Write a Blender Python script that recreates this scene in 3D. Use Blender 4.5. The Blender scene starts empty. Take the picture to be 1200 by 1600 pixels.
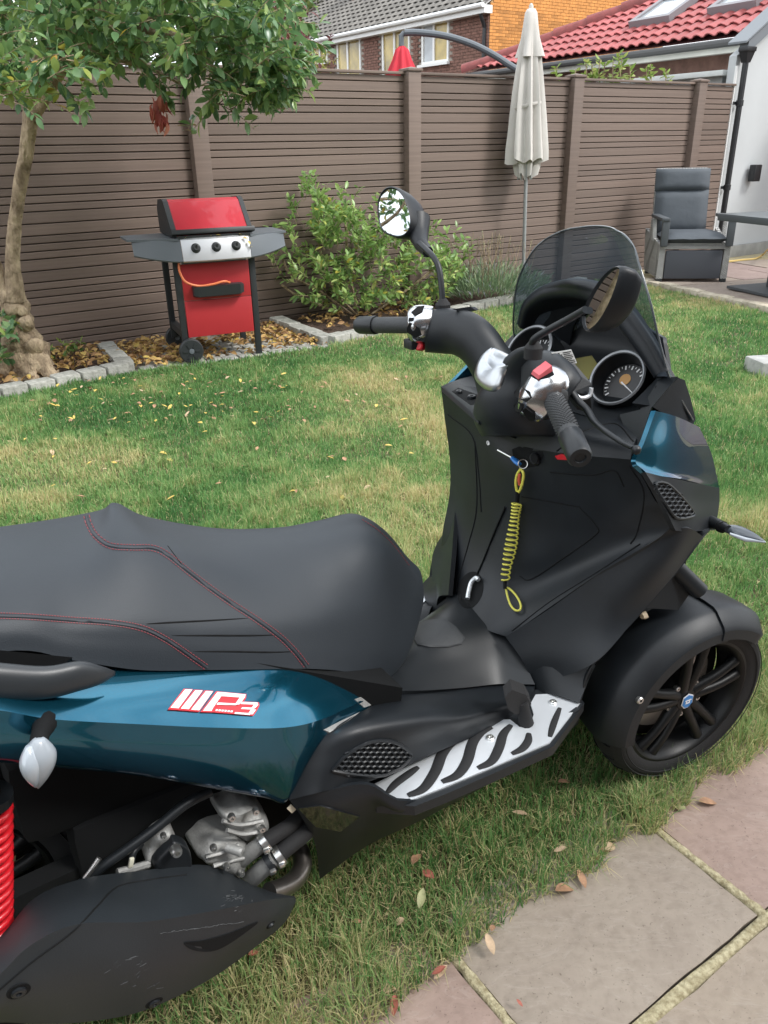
import bpy, bmesh, math, random
import numpy as np
from mathutils import Vector, Matrix, noise
from mathutils.bvhtree import BVHTree
R = math.radians
SC = bpy.context.scene
COL = SC.collection

# ------------------------------------------------------------------ camera, sky, sun, exposure
CAM_H, CAM_PITCH, CAM_ROLL, CAM_F = 1.45, R(24.6), R(1.16), 1247.0      # focal length in photo pixels (1200 x 1600)
cam_d = bpy.data.cameras.new('camera')
cam = bpy.data.objects.new('camera', cam_d)
COL.objects.link(cam)
cam_d.sensor_fit = 'VERTICAL'
cam_d.sensor_height = 24.0
cam_d.lens = 24.0 * CAM_F / 1600.0
cam_d.clip_start, cam_d.clip_end = 0.02, 2000.0
FWD = Vector((0, math.cos(CAM_PITCH), -math.sin(CAM_PITCH)))
_r = Vector((1, 0, 0)); _d = FWD.cross(_r)
RGT = _r * math.cos(CAM_ROLL) + _d * math.sin(CAM_ROLL)
DWN = _d * math.cos(CAM_ROLL) - _r * math.sin(CAM_ROLL)
m = Matrix((RGT, -DWN, -FWD)).transposed().to_4x4()
m.translation = (0, 0, CAM_H)
cam.matrix_world = m
SC.camera = cam
CAMP = Vector((0, 0, CAM_H))

SUN_AZ, SUN_EL = R(-22), R(47)          # direction to the sun, azimuth counted from +X
world = bpy.data.worlds.new('World'); SC.world = world; world.use_nodes = True
nt = world.node_tree; nt.nodes.clear()
wo = nt.nodes.new('ShaderNodeOutputWorld'); bg = nt.nodes.new('ShaderNodeBackground')
sky = nt.nodes.new('ShaderNodeTexSky'); sky.sky_type = 'NISHITA'; sky.sun_disc = False
sky.sun_elevation = SUN_EL; sky.sun_rotation = math.pi / 2 - SUN_AZ
sky.air_density = 1.0; sky.dust_density = 2.5; sky.ozone_density = 1.0
# thin bright cloud: the blue is greyed out evenly and broken up by cloud noise
hs = nt.nodes.new('ShaderNodeHueSaturation'); hs.inputs['Saturation'].default_value = 0.85
tc = nt.nodes.new('ShaderNodeTexCoord')
mp = nt.nodes.new('ShaderNodeMapping'); mp.inputs['Scale'].default_value = (1.0, 1.0, 2.4)
nz = nt.nodes.new('ShaderNodeTexNoise'); nz.inputs['Scale'].default_value = 2.3; nz.inputs['Detail'].default_value = 7; nz.inputs['Roughness'].default_value = 0.6
rp = nt.nodes.new('ShaderNodeValToRGB')
rp.color_ramp.elements[0].position = 0.30; rp.color_ramp.elements[0].color = (0, 0, 0, 1)
rp.color_ramp.elements[1].position = 0.56; rp.color_ramp.elements[1].color = (1, 1, 1, 1)
mx = nt.nodes.new('ShaderNodeMix'); mx.data_type = 'RGBA'
mx.inputs['B'].default_value = (12.0, 12.5, 13.0, 1)
L = nt.links.new
L(sky.outputs[0], hs.inputs['Color']); L(tc.outputs['Generated'], mp.inputs[0]); L(mp.outputs[0], nz.inputs['Vector'])
L(nz.outputs['Fac'], rp.inputs[0]); L(rp.outputs[0], mx.inputs['Factor']); L(hs.outputs[0], mx.inputs['A'])
L(mx.outputs['Result'], bg.inputs['Color']); bg.inputs['Strength'].default_value = 0.13
L(bg.outputs[0], wo.inputs[0])

sun_d = bpy.data.lights.new('sun', 'SUN'); sun = bpy.data.objects.new('sun', sun_d); COL.objects.link(sun)
sun_d.energy = 1.9; sun_d.angle = R(14); sun_d.color = (1.0, 0.985, 0.96)
sdir = Vector((math.cos(SUN_EL) * math.cos(SUN_AZ), math.cos(SUN_EL) * math.sin(SUN_AZ), math.sin(SUN_EL)))
sun.rotation_euler = (-sdir).to_track_quat('-Z', 'Y').to_euler()
sun.location = sdir * 30

SC.view_settings.view_transform = 'Standard'; SC.view_settings.look = 'None'
SC.view_settings.exposure = 0.62; SC.view_settings.gamma = 1.0
SC.view_settings.use_curve_mapping = False
SC.render.resolution_x, SC.render.resolution_y = 768, 1024
SC.cycles.max_bounces = 8
SC.cycles.use_denoising = True

# ------------------------------------------------------------------ small helpers
rnd = random.Random(7)

def ray(u, v):
    return FWD + RGT * ((u - 600) / CAM_F) + DWN * ((v - 800) / CAM_F)
def at_z(u, v, z=0.0):                      # point of height z that the photo shows at (u, v)
    d = ray(u, v); return CAMP + d * ((z - CAM_H) / d.z)
def at_y(u, v, y):
    d = ray(u, v); return CAMP + d * (y / d.y)

def new_mat(name):
    m = bpy.data.materials.new(name); m.use_nodes = True
    n = m.node_tree.nodes; return m, m.node_tree, n['Principled BSDF']

def mat(name, col, rough=0.5, metal=0.0, var=0.0, scale=8.0, bump=0.0, bscale=80.0, coat=0.0, spec=0.5, col2=None, rvar=0.0, detail=5.0, orand=0.0, bdist=0.002, stretch=None):
    """principled material with noise colour variation, fine bump and roughness variation"""
    m, t, b = new_mat(name); N = t.nodes.new; L = t.links.new
    b.inputs['Roughness'].default_value = rough; b.inputs['Metallic'].default_value = metal
    b.inputs['Coat Weight'].default_value = coat; b.inputs['Coat Roughness'].default_value = 0.04
    b.inputs['Specular IOR Level'].default_value = spec
    b.inputs['Base Color'].default_value = (*col, 1)
    tc = N('ShaderNodeTexCoord'); src = tc.outputs['Object']
    if stretch:
        mp = N('ShaderNodeMapping'); mp.inputs['Scale'].default_value = stretch; L(src, mp.inputs[0]); src = mp.outputs[0]
    if var > 0 or col2:
        c2 = col2 or tuple(c * (1 - var) for c in col)
        nz = N('ShaderNodeTexNoise'); nz.inputs['Scale'].default_value = scale; nz.inputs['Detail'].default_value = detail; nz.inputs['Roughness'].default_value = 0.6
        L(src, nz.inputs['Vector'])
        rp = N('ShaderNodeValToRGB'); rp.color_ramp.elements[0].position = 0.35; rp.color_ramp.elements[1].position = 0.65
        rp.color_ramp.elements[0].color = (*c2, 1); rp.color_ramp.elements[1].color = (*col, 1)
        L(nz.outputs['Fac'], rp.inputs[0]); out = rp.outputs[0]
        if orand > 0:
            oi = N('ShaderNodeObjectInfo'); hs = N('ShaderNodeHueSaturation')
            mr = N('ShaderNodeMapRange'); mr.inputs['To Min'].default_value = 1 - orand; mr.inputs['To Max'].default_value = 1 + orand
            L(oi.outputs['Random'], mr.inputs['Value']); L(mr.outputs[0], hs.inputs['Value']); L(out, hs.inputs['Color']); out = hs.outputs[0]
        L(out, b.inputs['Base Color'])
        if rvar > 0:
            mr = N('ShaderNodeMapRange'); mr.inputs['To Min'].default_value = max(0.02, rough - rvar); mr.inputs['To Max'].default_value = min(1, rough + rvar)
            L(nz.outputs['Fac'], mr.inputs['Value']); L(mr.outputs[0], b.inputs['Roughness'])
    if bump > 0:
        n2 = N('ShaderNodeTexNoise'); n2.inputs['Scale'].default_value = bscale; n2.inputs['Detail'].default_value = 4
        L(src, n2.inputs['Vector'])
        bp = N('ShaderNodeBump'); bp.inputs['Strength'].default_value = bump; bp.inputs['Distance'].default_value = bdist
        L(n2.outputs['Fac'], bp.inputs['Height']); L(bp.outputs[0], b.inputs['Normal'])
    return m

def crom(pts, n):
    """Catmull-Rom resample of a list of Vectors to n points per span"""
    pts = [Vector(p) for p in pts]
    if len(pts) < 3 or n <= 1: 
        out = []
        for i in range(len(pts) - 1):
            for k in range(n): out.append(pts[i].lerp(pts[i + 1], k / n))
        return out + [pts[-1]]
    P = [pts[0] * 2 - pts[1]] + pts + [pts[-1] * 2 - pts[-2]]; out = []
    for i in range(1, len(P) - 2):
        a, b, c, d = P[i - 1], P[i], P[i + 1], P[i + 2]
        for k in range(n):
            t = k / n
            out.append(0.5 * ((2 * b) + (c - a) * t + (2 * a - 5 * b + 4 * c - d) * t * t + (3 * b - a - 3 * c + d) * t ** 3))
    return out + [pts[-1]]

def crom_loop(pts, n):
    pts = [Vector(p) for p in pts]; k = len(pts); out = []
    for i in range(k):
        a, b, c, d = pts[i - 1], pts[i], pts[(i + 1) % k], pts[(i + 2) % k]
        for j in range(n):
            t = j / n
            out.append(0.5 * ((2 * b) + (c - a) * t + (2 * a - 5 * b + 4 * c - d) * t * t + (3 * b - a - 3 * c + d) * t ** 3))
    return out

class MB:
    """collects shapes; build() links them as ONE mesh object"""
    def __init__(s): s.v = []; s.f = []
    def add(s, vs, fs):
        o = len(s.v); s.v += [tuple(p) for p in vs]; s.f += [tuple(i + o for i in f) for f in fs]; return s
    def box(s, c, size, rot=None, bev=0.0):
        bm = bmesh.new(); bmesh.ops.create_cube(bm, size=1.0)
        bmesh.ops.scale(bm, vec=Vector(size), verts=bm.verts)
        if bev > 0: bmesh.ops.bevel(bm, geom=bm.edges[:], offset=bev, segments=2, profile=0.6, affect='EDGES')
        M = Matrix.Translation(Vector(c)) @ (rot.to_4x4() if rot else Matrix.Identity(4))
        bm.verts.index_update()
        s.add([M @ v.co for v in bm.verts], [[v.index for v in f.verts] for f in bm.faces]); bm.free(); return s
    def hexa(s, p):                       # eight corners: 0-3 bottom ring, 4-7 top ring
        return s.add(p, [(3, 2, 1, 0), (4, 5, 6, 7), (0, 1, 5, 4), (1, 2, 6, 5), (2, 3, 7, 6), (3, 0, 4, 7)])
    def loft(s, rings, closed=True, caps=True):
        n = len(rings[0]); vs = [p for r in rings for p in r]; fs = []
        for i in range(len(rings) - 1):
            for j in range(n if closed else n - 1):
                a, b = i * n + j, i * n + (j + 1) % n
                fs.append((a, b, b + n, a + n))
        if caps and closed:
            fs.append(tuple(range(n))[::-1]); k = (len(rings) - 1) * n; fs.append(tuple(k + j for j in range(n)))
        return s.add(vs, fs)
    def tube(s, path, r, n=8, caps=True, flat=None):
        path = [Vector(p) for p in path]; rs = r if isinstance(r, (list, tuple)) else [r] * len(path)
        rings = []; prev = None
        for i, p in enumerate(path):
            t = (path[min(i + 1, len(path) - 1)] - path[max(i - 1, 0)])
            t = t.normalized() if t.length > 1e-9 else Vector((0, 0, 1))
            if prev is None:
                x = t.orthogonal().normalized()
                if abs(t.z) < 0.9: x = t.cross(Vector((0, 0, 1))).normalized()
            else:
                x = prev - t * prev.dot(t); x = x.normalized() if x.length > 1e-6 else t.orthogonal().normalized()
            prev = x; y = t.cross(x)
            fx, fy = flat or (1, 1)
            rings.append([p + x * (math.cos(2 * math.pi * k / n) * rs[i] * fx) + y * (math.sin(2 * math.pi * k / n) * rs[i] * fy) for k in range(n)])
        return s.loft(rings, True, caps)
    def lathe(s, prof, o, axis, n=32, caps=True):
        """prof = [(radius, height along axis)]"""
        a = Vector(axis).normalized(); x = a.orthogonal().normalized(); y = a.cross(x); o = Vector(o)
        rings = [[o + a * h + (x * math.cos(2 * math.pi * k / n) + y * math.sin(2 * math.pi * k / n)) * r for k in range(n)] for r, h in prof]
        return s.loft(rings, True, caps)
    def prism(s, poly, vec):
        """closed 3-D polygon pushed along vec"""
        poly = [Vector(p) for p in poly]; vec = Vector(vec)
        return s.loft([poly, [p + vec for p in poly]])
    def sphere(s, c, r, n=12, sc=(1, 1, 1), rot=None):
        c = Vector(c); rings = []
        for i in range(1, n):
            a = math.pi * i / n; ring = []
            for k in range(2 * n):
                b = math.pi * k / n
                p = Vector((r * sc[0] * math.sin(a) * math.cos(b), r * sc[1] * math.sin(a) * math.sin(b), r * sc[2] * math.cos(a)))
                if rot: p = rot @ p
                ring.append(c + p)
            rings.append(ring)
        return s.loft(rings)
    def grid(s, rows, thick=0.0, flip=False):
        """open surface from rows of points, optionally thickened along its normals"""
        nr, nc = len(rows), len(rows[0]); V = [Vector(p) for r in rows for p in r]; F = []
        for i in range(nr - 1):
            for j in range(nc - 1):
                a = i * nc + j; q = (a, a + 1, a + nc + 1, a + nc); F.append(q[::-1] if flip else q)
        if thick:
            nm = [Vector((0, 0, 0)) for _ in V]
            for q in F:
                n = (V[q[2]] - V[q[0]]).cross(V[q[3]] - V[q[1]])
                for k in q: nm[k] += n
            V2 = [p - (n.normalized() if n.length > 1e-12 else Vector((0, 0, 0))) * thick for p, n in zip(V, nm)]
            k = len(V); F2 = [tuple(i + k for i in q[::-1]) for q in F]
            rim = [i for i in range(nc)] + [i * nc + nc - 1 for i in range(1, nr)] + [(nr - 1) * nc + j for j in range(nc - 2, -1, -1)] + [i * nc for i in range(nr - 2, 0, -1)]
            F3 = []
            for i, a in enumerate(rim):
                b = rim[(i + 1) % len(rim)]; q = (b, a, a + k, b + k); F3.append(q[::-1] if flip else q)
            V = V + V2; F = F + F2 + F3
        return s.add(V, F)
    def build(s, name, material, parent=None, smooth=35, props=None):
        me = bpy.data.meshes.new(name); me.from_pydata(s.v, [], s.f); me.update()
        if smooth:
            me.polygons.foreach_set('use_smooth', [True] * len(me.polygons)); me.set_sharp_from_angle(angle=R(smooth))
        if material: me.materials.append(material)
        o = bpy.data.objects.new(name, me); COL.objects.link(o)
        if parent: o.parent = parent
        return o

def patch(ctrl, nu=6, nv=6):
    """rows of control points -> smooth dense rows (Catmull-Rom in both directions)"""
    rows = [crom(r, nv) for r in ctrl]
    cols = [crom([r[j] for r in rows], nu) for j in range(len(rows[0]))]
    return [[cols[j][i] for j in range(len(cols))] for i in range(len(cols[0]))]

def thing(name, label, cat, loc=(0, 0, 0), rotz=0.0, group=None):
    o = bpy.data.objects.new(name, None); COL.objects.link(o)
    o.location = loc; o.rotation_euler = (0, 0, rotz); o.empty_display_size = 0.1
    o['label'] = label; o['category'] = cat
    if group: o['group'] = group
    return o
def tag(o, label=None, cat=None, group=None, kind=None):
    if label: o['label'] = label
    if cat: o['category'] = cat
    if group: o['group'] = group
    if kind: o['kind'] = kind
    return o
def share(name, me, parent=None, loc=(0, 0, 0), rot=None, scale=None):
    o = bpy.data.objects.new(name, me); COL.objects.link(o); o.location = loc
    if rot is not None: o.rotation_euler = rot
    if scale is not None: o.scale = scale
    if parent: o.parent = parent
    return o
# ------------------------------------------------------------------ ground plan
FA = R(33.3); FP = Vector((-1.8, 6.85, 0))                 # fence line
def fpt(s, d=0.0, z=0.0):                                  # s along the fence, d towards the camera
    return FP + Vector((math.cos(FA), math.sin(FA), 0)) * s + Vector((math.sin(FA), -math.cos(FA), 0)) * d + Vector((0, 0, z))
PA = R(33.5); PQ = Vector((0.772, 1.139, 0))               # near patio joints
E1 = Vector((math.cos(PA), math.sin(PA), 0)); E2 = Vector((math.sin(PA), -math.cos(PA), 0))
def ppt(a, b, z=0.0): return PQ + E1 * a + E2 * b + Vector((0, 0, z))

soil = mat('soil', (0.075, 0.052, 0.035), 0.95, var=0.5, scale=14, bump=0.8, bscale=60, bdist=0.01)
lawn_m = mat('lawn_soil', (0.085, 0.082, 0.035), 0.95, col2=(0.13, 0.105, 0.055), scale=3, bump=0.6, bscale=90, bdist=0.01)
g = MB().add([(-400, -400, -0.03), (400, -400, -0.03), (400, 400, -0.03), (-400, 400, -0.03)], [(0, 1, 2, 3)]).build('ground', soil, smooth=0)
tag(g, kind='structure')

LAWN = [Vector(p) for p in [(-5.5, 2.2, 0), (-4.0, 3.6, 0), (-2.48, 5.03, 0), (-1.79, 5.66, 0), (-0.42, 6.36, 0), (1.42, 8.15, 0), (2.72, 9.62, 0), (3.04, 8.72, 0), (3.54, 7.30, 0), (4.6, 4.9, 0), (9, 3, 0)]]
LAWN += [ppt(6, -0.30), ppt(-4, -0.30), Vector((-5.5, -1, 0))]
def lawn_h(x, y): return 0.012 * noise.noise((x * 1.1, y * 1.1, 3.0)) + 0.004 * noise.noise((x * 6, y * 6, 1.0))
bm = bmesh.new(); bf = bm.faces.new([bm.verts.new(p) for p in LAWN]); bmesh.ops.triangulate(bm, faces=[bf])
for _ in range(4): bmesh.ops.subdivide_edges(bm, edges=bm.edges[:], cuts=1, use_grid_fill=True)
for v in bm.verts: v.co.z = 0.0
me = bpy.data.meshes.new('lawn'); bm.to_mesh(me); bm.free(); me.materials.append(lawn_m)
lawn = bpy.data.objects.new('lawn', me); COL.objects.link(lawn); tag(lawn, kind='structure')

def inside(poly, x, y):
    """numpy even-odd test"""
    r = np.zeros(x.shape, bool); n = len(poly)
    for i in range(n):
        x1, y1 = poly[i][0], poly[i][1]; x2, y2 = poly[(i + 1) % n][0], poly[(i + 1) % n][1]
        c = ((y1 > y) != (y2 > y)) & (x < (x2 - x1) * (y - y1) / ((y2 - y1) + 1e-12) + x1)
        r ^= c
    return r
def smooth_noise(x, y, sc, seed):
    """cheap value noise on numpy arrays"""
    rs = np.random.RandomState(seed); tab = rs.rand(64, 64)
    X, Y = x * sc + 100, y * sc + 100; i, j = np.floor(X).astype(int), np.floor(Y).astype(int)
    fx, fy = X - i, Y - j; fx = fx * fx * (3 - 2 * fx); fy = fy * fy * (3 - 2 * fy)
    t = lambda a, b: tab[a % 64, b % 64]
    return (t(i, j) * (1 - fx) + t(i + 1, j) * fx) * (1 - fy) + (t(i, j + 1) * (1 - fx) + t(i + 1, j + 1) * fx) * fy
def in_frame(x, y, margin=0.12):
    d0 = np.stack([x, y, np.zeros_like(x) - CAM_H]); z = FWD.x * d0[0] + FWD.y * d0[1] + FWD.z * d0[2]
    u = (RGT.x * d0[0] + RGT.y * d0[1] + RGT.z * d0[2]) / z * CAM_F; v = (DWN.x * d0[0] + DWN.y * d0[1] + DWN.z * d0[2]) / z * CAM_F
    k = 1 + margin
    return (z > 0.1) & (np.abs(u) < 600 * k + 60) & (np.abs(v) < 800 * k)

# ---- grass blades, one mesh
def attr_mat_grass():
    m, t, b = new_mat('grass_blades'); N = t.nodes.new; L = t.links.new
    a = N('ShaderNodeAttribute'); a.attribute_name = 'tone'
    rp = N('ShaderNodeValToRGB'); e = rp.color_ramp.elements
    e[0].position = 0.0; e[0].color = (0.066, 0.185, 0.055, 1)
    e[1].position = 1.0; e[1].color = (0.66, 0.55, 0.32, 1)
    for p, c in ((0.30, (0.150, 0.315, 0.095, 1)), (0.55, (0.295, 0.415, 0.155, 1)), (0.75, (0.54, 0.50, 0.24, 1))):
        k = e.new(p); k.color = c
    L(a.outputs['Fac'], rp.inputs[0])
    b.inputs['Roughness'].default_value = 0.55; b.inputs['Specular IOR Level'].default_value = 0.35
    L(rp.outputs[0], b.inputs['Base Color'])
    tr = N('ShaderNodeBsdfTranslucent'); L(rp.outputs[0], tr.inputs['Color'])
    mx = N('ShaderNodeMixShader'); mx.inputs[0].default_value = 0.38
    L(b.outputs[0], mx.inputs[1]); L(tr.outputs[0], mx.inputs[2]); L(mx.outputs[0], t.nodes['Material Output'].inputs['Surface'])
    return m

def blades(name, px, py, pz, ln, wd, tone, lean, seed, material):
    rs = np.random.RandomState(seed); n = len(px)
    a = rs.rand(n) * 2 * np.pi; b = a + np.pi / 2 + rs.normal(0, 0.5, n)
    dx, dy = np.cos(a), np.sin(a); sx, sy = np.cos(b), np.sin(b)
    V = np.zeros((n, 5, 3), np.float32)
    base = np.stack([px, py, pz], 1)
    l1 = ln * 0.55; out1 = lean * 0.35 * ln; out2 = lean * ln; h1 = l1 * np.sqrt(np.clip(1 - (lean * .6) ** 2, .1, 1)); h2 = ln * np.sqrt(np.clip(1 - lean ** 2, .06, 1))
    side = np.stack([sx, sy, np.zeros(n)], 1) * (wd / 2)[:, None]
    V[:, 0] = base - side; V[:, 1] = base + side
    mid = base + np.stack([dx * out1, dy * out1, h1], 1)
    V[:, 2] = mid + side * .8; V[:, 3] = mid - side * .8
    V[:, 4] = base + np.stack([dx * out2, dy * out2, h2], 1)
    me = bpy.data.meshes.new(name)
    me.vertices.add(n * 5); me.vertices.foreach_set('co', V.reshape(-1))
    o = (np.arange(n) * 5)[:, None]
    quads = (o + np.array([0, 1, 2, 3])); tris = (o + np.array([3, 2, 4]))
    loops = np.concatenate([quads, tris], 1).reshape(-1).astype(np.int32)
    me.loops.add(len(loops)); me.loops.foreach_set('vertex_index', loops)
    st = (np.arange(n) * 7)[:, None] + np.array([0, 4]); me.polygons.add(n * 2)
    me.polygons.foreach_set('loop_start', st.reshape(-1).astype(np.int32))
    me.update(calc_edges=True)
    at = me.attributes.new('tone', 'FLOAT', 'POINT'); at.data.foreach_set('value', np.repeat(np.clip(tone, 0, 1), 5).astype(np.float32))
    me.materials.append(material)
    ob = bpy.data.objects.new(name, me); COL.objects.link(ob)
    return ob

def grow_lawn():
    rs = np.random.RandomState(3); X = []; Y = []; 
    for (r0, r1, dens) in ((0.9, 2.4, 38000), (2.4, 3.8, 24000), (3.8, 6.0, 13000), (6.0, 12.0, 6000)):
        n = int(dens * 3.1416 * (r1 * r1 - r0 * r0) * 0.306)
        r = np.sqrt(rs.rand(n) * (r1 * r1 - r0 * r0) + r0 * r0); th = np.radians(90 + (rs.rand(n) - .5) * 110.2)
        X.append(r * np.cos(th)); Y.append(r * np.sin(th))
    # tight band just under the camera
    x = np.concatenate(X); y = np.concatenate(Y)
    e2 = (x - PQ.x) * E2.x + (y - PQ.y) * E2.y; e1 = (x - PQ.x) * E1.x + (y - PQ.y) * E1.y
    ragged = -0.292 + 0.042 * (smooth_noise(e1, e1 * 0, 9, 21) - .45) + 0.02 * (smooth_noise(e1, e1 * 0, 31, 22) - .5) + 0.055 * np.clip((-.3 - e1) * 1.2, 0, 1)
    poly = [tuple(p) for p in LAWN]
    big = list(poly); 
    k = inside(big, x, y) | ((e2 > -0.34) & (e2 < -0.15) & (e1 > -4))
    k &= (e2 < ragged) & in_frame(x, y, .75)
    x, y = x[k], y[k]; n = len(x); e1 = e1[k]; e2 = e2[k]
    d = np.sqrt(x * x + y * y)
    p1 = smooth_noise(x, y, 1.3, 5); p2 = smooth_noise(x, y, 4.5, 6); p3 = smooth_noise(x, y, 14, 7); p4 = smooth_noise(x, y, 0.6, 8)
    dry = 0.40 * p1 + 0.30 * p2 + 0.20 * p3 + 0.22 * p4
    edge = np.clip(1 - (ragged[k] - e2) / 0.35, 0, 1)
    near = np.clip((2.6 - d) / 1.4, 0, 1)
    # the worn strip between the scooter and the middle of the lawn
    worn = np.exp(-(((x - 0.25) / .55) ** 2 + ((y - 3.1) / .8) ** 2))
    lush = np.exp(-(((x - 0.6) / 1.2) ** 2 + ((y - 1.5) / .5) ** 2))
    tone = (dry - 0.56) * 1.25 + 0.41 + near * 0.12 + worn * .10 + rs.normal(0, .13, n)
    straw = rs.rand(n) < (0.10 + 0.22 * np.clip((dry - .5) * 3, 0, 1) + .34 * near + .12 * worn)
    tone = np.where(straw, 0.72 + rs.rand(n) * .28, tone)
    tone -= 0.10 * edge * (p3 > .5)
    ln = (0.028 + 0.028 * rs.rand(n)) * (0.65 + 0.7 * p2) * (1 + .7 * (p3 > .74)) + np.where(rs.rand(n) < .05, .02, 0) + 0.030 * edge * p3
    ln = np.where(straw, ln * .85, ln) * (1 - 0.08 * np.clip(d - 2.4, 0, 3))
    lean = np.clip(np.abs(rs.normal(0.35, .28, n)), 0, .97); lean = np.where(straw, np.clip(lean + .4, 0, .98), lean)
    wd = (0.0019 + 0.0012 * rs.rand(n)) * (1 + 0.34 * np.clip(d - 1.8, 0, 6))
    pz = np.zeros(n) - 0.002
    ob = blades('grass', x, y, pz, ln, wd, tone, lean, 4, attr_mat_grass())
    tag(ob, 'green lawn grass with dry straw patches around the scooter', 'grass', kind='stuff')
    return ob
grow_lawn()

# ------------------------------------------------------------------ near patio of riven slabs
def slab_mat(name, c1, c2, seed):
    m, t, b = new_mat(name); N = t.nodes.new; L = t.links.new
    tc = N('ShaderNodeTexCoord'); mp = N('ShaderNodeMapping'); mp.inputs['Location'].default_value = (seed * 3.1, seed * 1.7, 0); L(tc.outputs['Object'], mp.inputs[0])
    n1 = N('ShaderNodeTexNoise'); n1.inputs['Scale'].default_value = 4.5; n1.inputs['Detail'].default_value = 8; n1.inputs['Roughness'].default_value = .62; n1.inputs['Distortion'].default_value = .6
    L(mp.outputs[0], n1.inputs['Vector'])
    rp = N('ShaderNodeValToRGB'); rp.color_ramp.elements[0].position = .25; rp.color_ramp.elements[1].position = .75
    rp.color_ramp.elements[0].color = (*c1, 1); rp.color_ramp.elements[1].color = (*c2, 1); L(n1.outputs['Fac'], rp.inputs[0])
    n2 = N('ShaderNodeTexNoise'); n2.inputs['Scale'].default_value = 48; n2.inputs['Detail'].default_value = 6; L(mp.outputs[0], n2.inputs['Vector'])
    r2 = N('ShaderNodeValToRGB'); r2.color_ramp.elements[0].position = .30; r2.color_ramp.elements[1].position = .55
    r2.color_ramp.elements[0].color = (.72, .70, .68, 1); r2.color_ramp.elements[1].color = (1, 1, 1, 1); L(n2.outputs['Fac'], r2.inputs[0])
    mx = N('ShaderNodeMix'); mx.data_type = 'RGBA'; mx.blend_type = 'MULTIPLY'; mx.inputs['Factor'].default_value = .5
    L(rp.outputs[0], mx.inputs['A']); L(r2.outputs[0], mx.inputs['B'])
    # dark lichen smudges
    n4 = N('ShaderNodeTexNoise'); n4.inputs['Scale'].default_value = 3.1; n4.inputs['Detail'].default_value = 5; m4 = N('ShaderNodeMapping'); m4.inputs['Location'].default_value = (seed * 9.3, 4.4, 0); L(tc.outputs['Object'], m4.inputs[0]); L(m4.outputs[0], n4.inputs['Vector'])
    r4 = N('ShaderNodeValToRGB'); r4.color_ramp.elements[0].position = .64; r4.color_ramp.elements[1].position = .76
    r4.color_ramp.elements[0].color = (1, 1, 1, 1); r4.color_ramp.elements[1].color = (.55, .53, .56, 1); L(n4.outputs['Fac'], r4.inputs[0])
    mx2 = N('ShaderNodeMix'); mx2.data_type = 'RGBA'; mx2.blend_type = 'MULTIPLY'; mx2.inputs['Factor'].default_value = .8
    L(mx.outputs['Result'], mx2.inputs['A']); L(r4.outputs[0], mx2.inputs['B'])
    # thin pale riven ridges
    m3 = N('ShaderNodeMapping'); m3.inputs['Rotation'].default_value = (0, 0, R(62)); m3.inputs['Scale'].default_value = (2.0, 5.5, 4); L(mp.outputs[0], m3.inputs[0])
    n3 = N('ShaderNodeTexNoise'); n3.inputs['Scale'].default_value = 2.3; n3.inputs['Detail'].default_value = 7; n3.inputs['Distortion'].default_value = 2.2; L(m3.outputs[0], n3.inputs['Vector'])
    r3 = N('ShaderNodeValToRGB'); e = r3.color_ramp.elements; e[0].position = .485; e[0].color = (0, 0, 0, 1); e[1].position = .515; e[1].color = (0, 0, 0, 1); k = e.new(.5); k.color = (1, 1, 1, 1)
    L(n3.outputs['Fac'], r3.inputs[0])
    mx3 = N('ShaderNodeMix'); mx3.data_type = 'RGBA'; mx3.blend_type = 'MIX'
    ml = N('ShaderNodeMath'); ml.operation = 'MULTIPLY'; ml.inputs[1].default_value = .10; L(r3.outputs[0], ml.inputs[0]); L(ml.outputs[0], mx3.inputs['Factor'])
    L(mx2.outputs['Result'], mx3.inputs['A']); mx3.inputs['B'].default_value = (.60, .55, .50, 1)
    n6 = N('ShaderNodeTexNoise'); n6.inputs['Scale'].default_value = 170; n6.inputs['Detail'].default_value = 3; L(mp.outputs[0], n6.inputs['Vector'])
    r6 = N('ShaderNodeValToRGB'); r6.color_ramp.elements[0].position = .27; r6.color_ramp.elements[1].position = .36; r6.color_ramp.elements[0].color = (.55, .52, .48, 1); r6.color_ramp.elements[1].color = (1, 1, 1, 1); L(n6.outputs['Fac'], r6.inputs[0])
    mx6 = N('ShaderNodeMix'); mx6.data_type = 'RGBA'; mx6.blend_type = 'MULTIPLY'; mx6.inputs['Factor'].default_value = .8; L(mx3.outputs['Result'], mx6.inputs['A']); L(r6.outputs[0], mx6.inputs['B'])
    L(mx6.outputs['Result'], b.inputs['Base Color']); b.inputs['Roughness'].default_value = .8
    ad = N('ShaderNodeMath'); ad.operation = 'ADD'; L(n3.outputs['Fac'], ad.inputs[0])
    m5 = N('ShaderNodeMath'); m5.operation = 'MULTIPLY'; m5.inputs[1].default_value = .5; L(n2.outputs['Fac'], m5.inputs[0]); L(m5.outputs[0], ad.inputs[1])
    bp = N('ShaderNodeBump'); bp.inputs['Strength'].default_value = .5; bp.inputs['Distance'].default_value = .008; L(ad.outputs[0], bp.inputs['Height']); L(bp.outputs[0], b.inputs['Normal'])
    return m
patio = MB().add([ppt(-4.5, -0.42, -.018), ppt(6, -0.42, -.018), ppt(6, 6, -.018), ppt(-4.5, 6, -.018)], [(0, 3, 2, 1)]).build('patio', mat('mortar_bed', (.07, .06, .045), .95, var=.4, scale=30), smooth=0)
tag(patio, kind='structure')
SM = [slab_mat('slab_grey_buff', (.262, .215, .172), (.352, .298, .24), 1), slab_mat('slab_pink', (.27, .193, .16), (.365, .268, .22), 2), slab_mat('slab_fawn', (.272, .22, .172), (.36, .296, .23), 3)]
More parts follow.
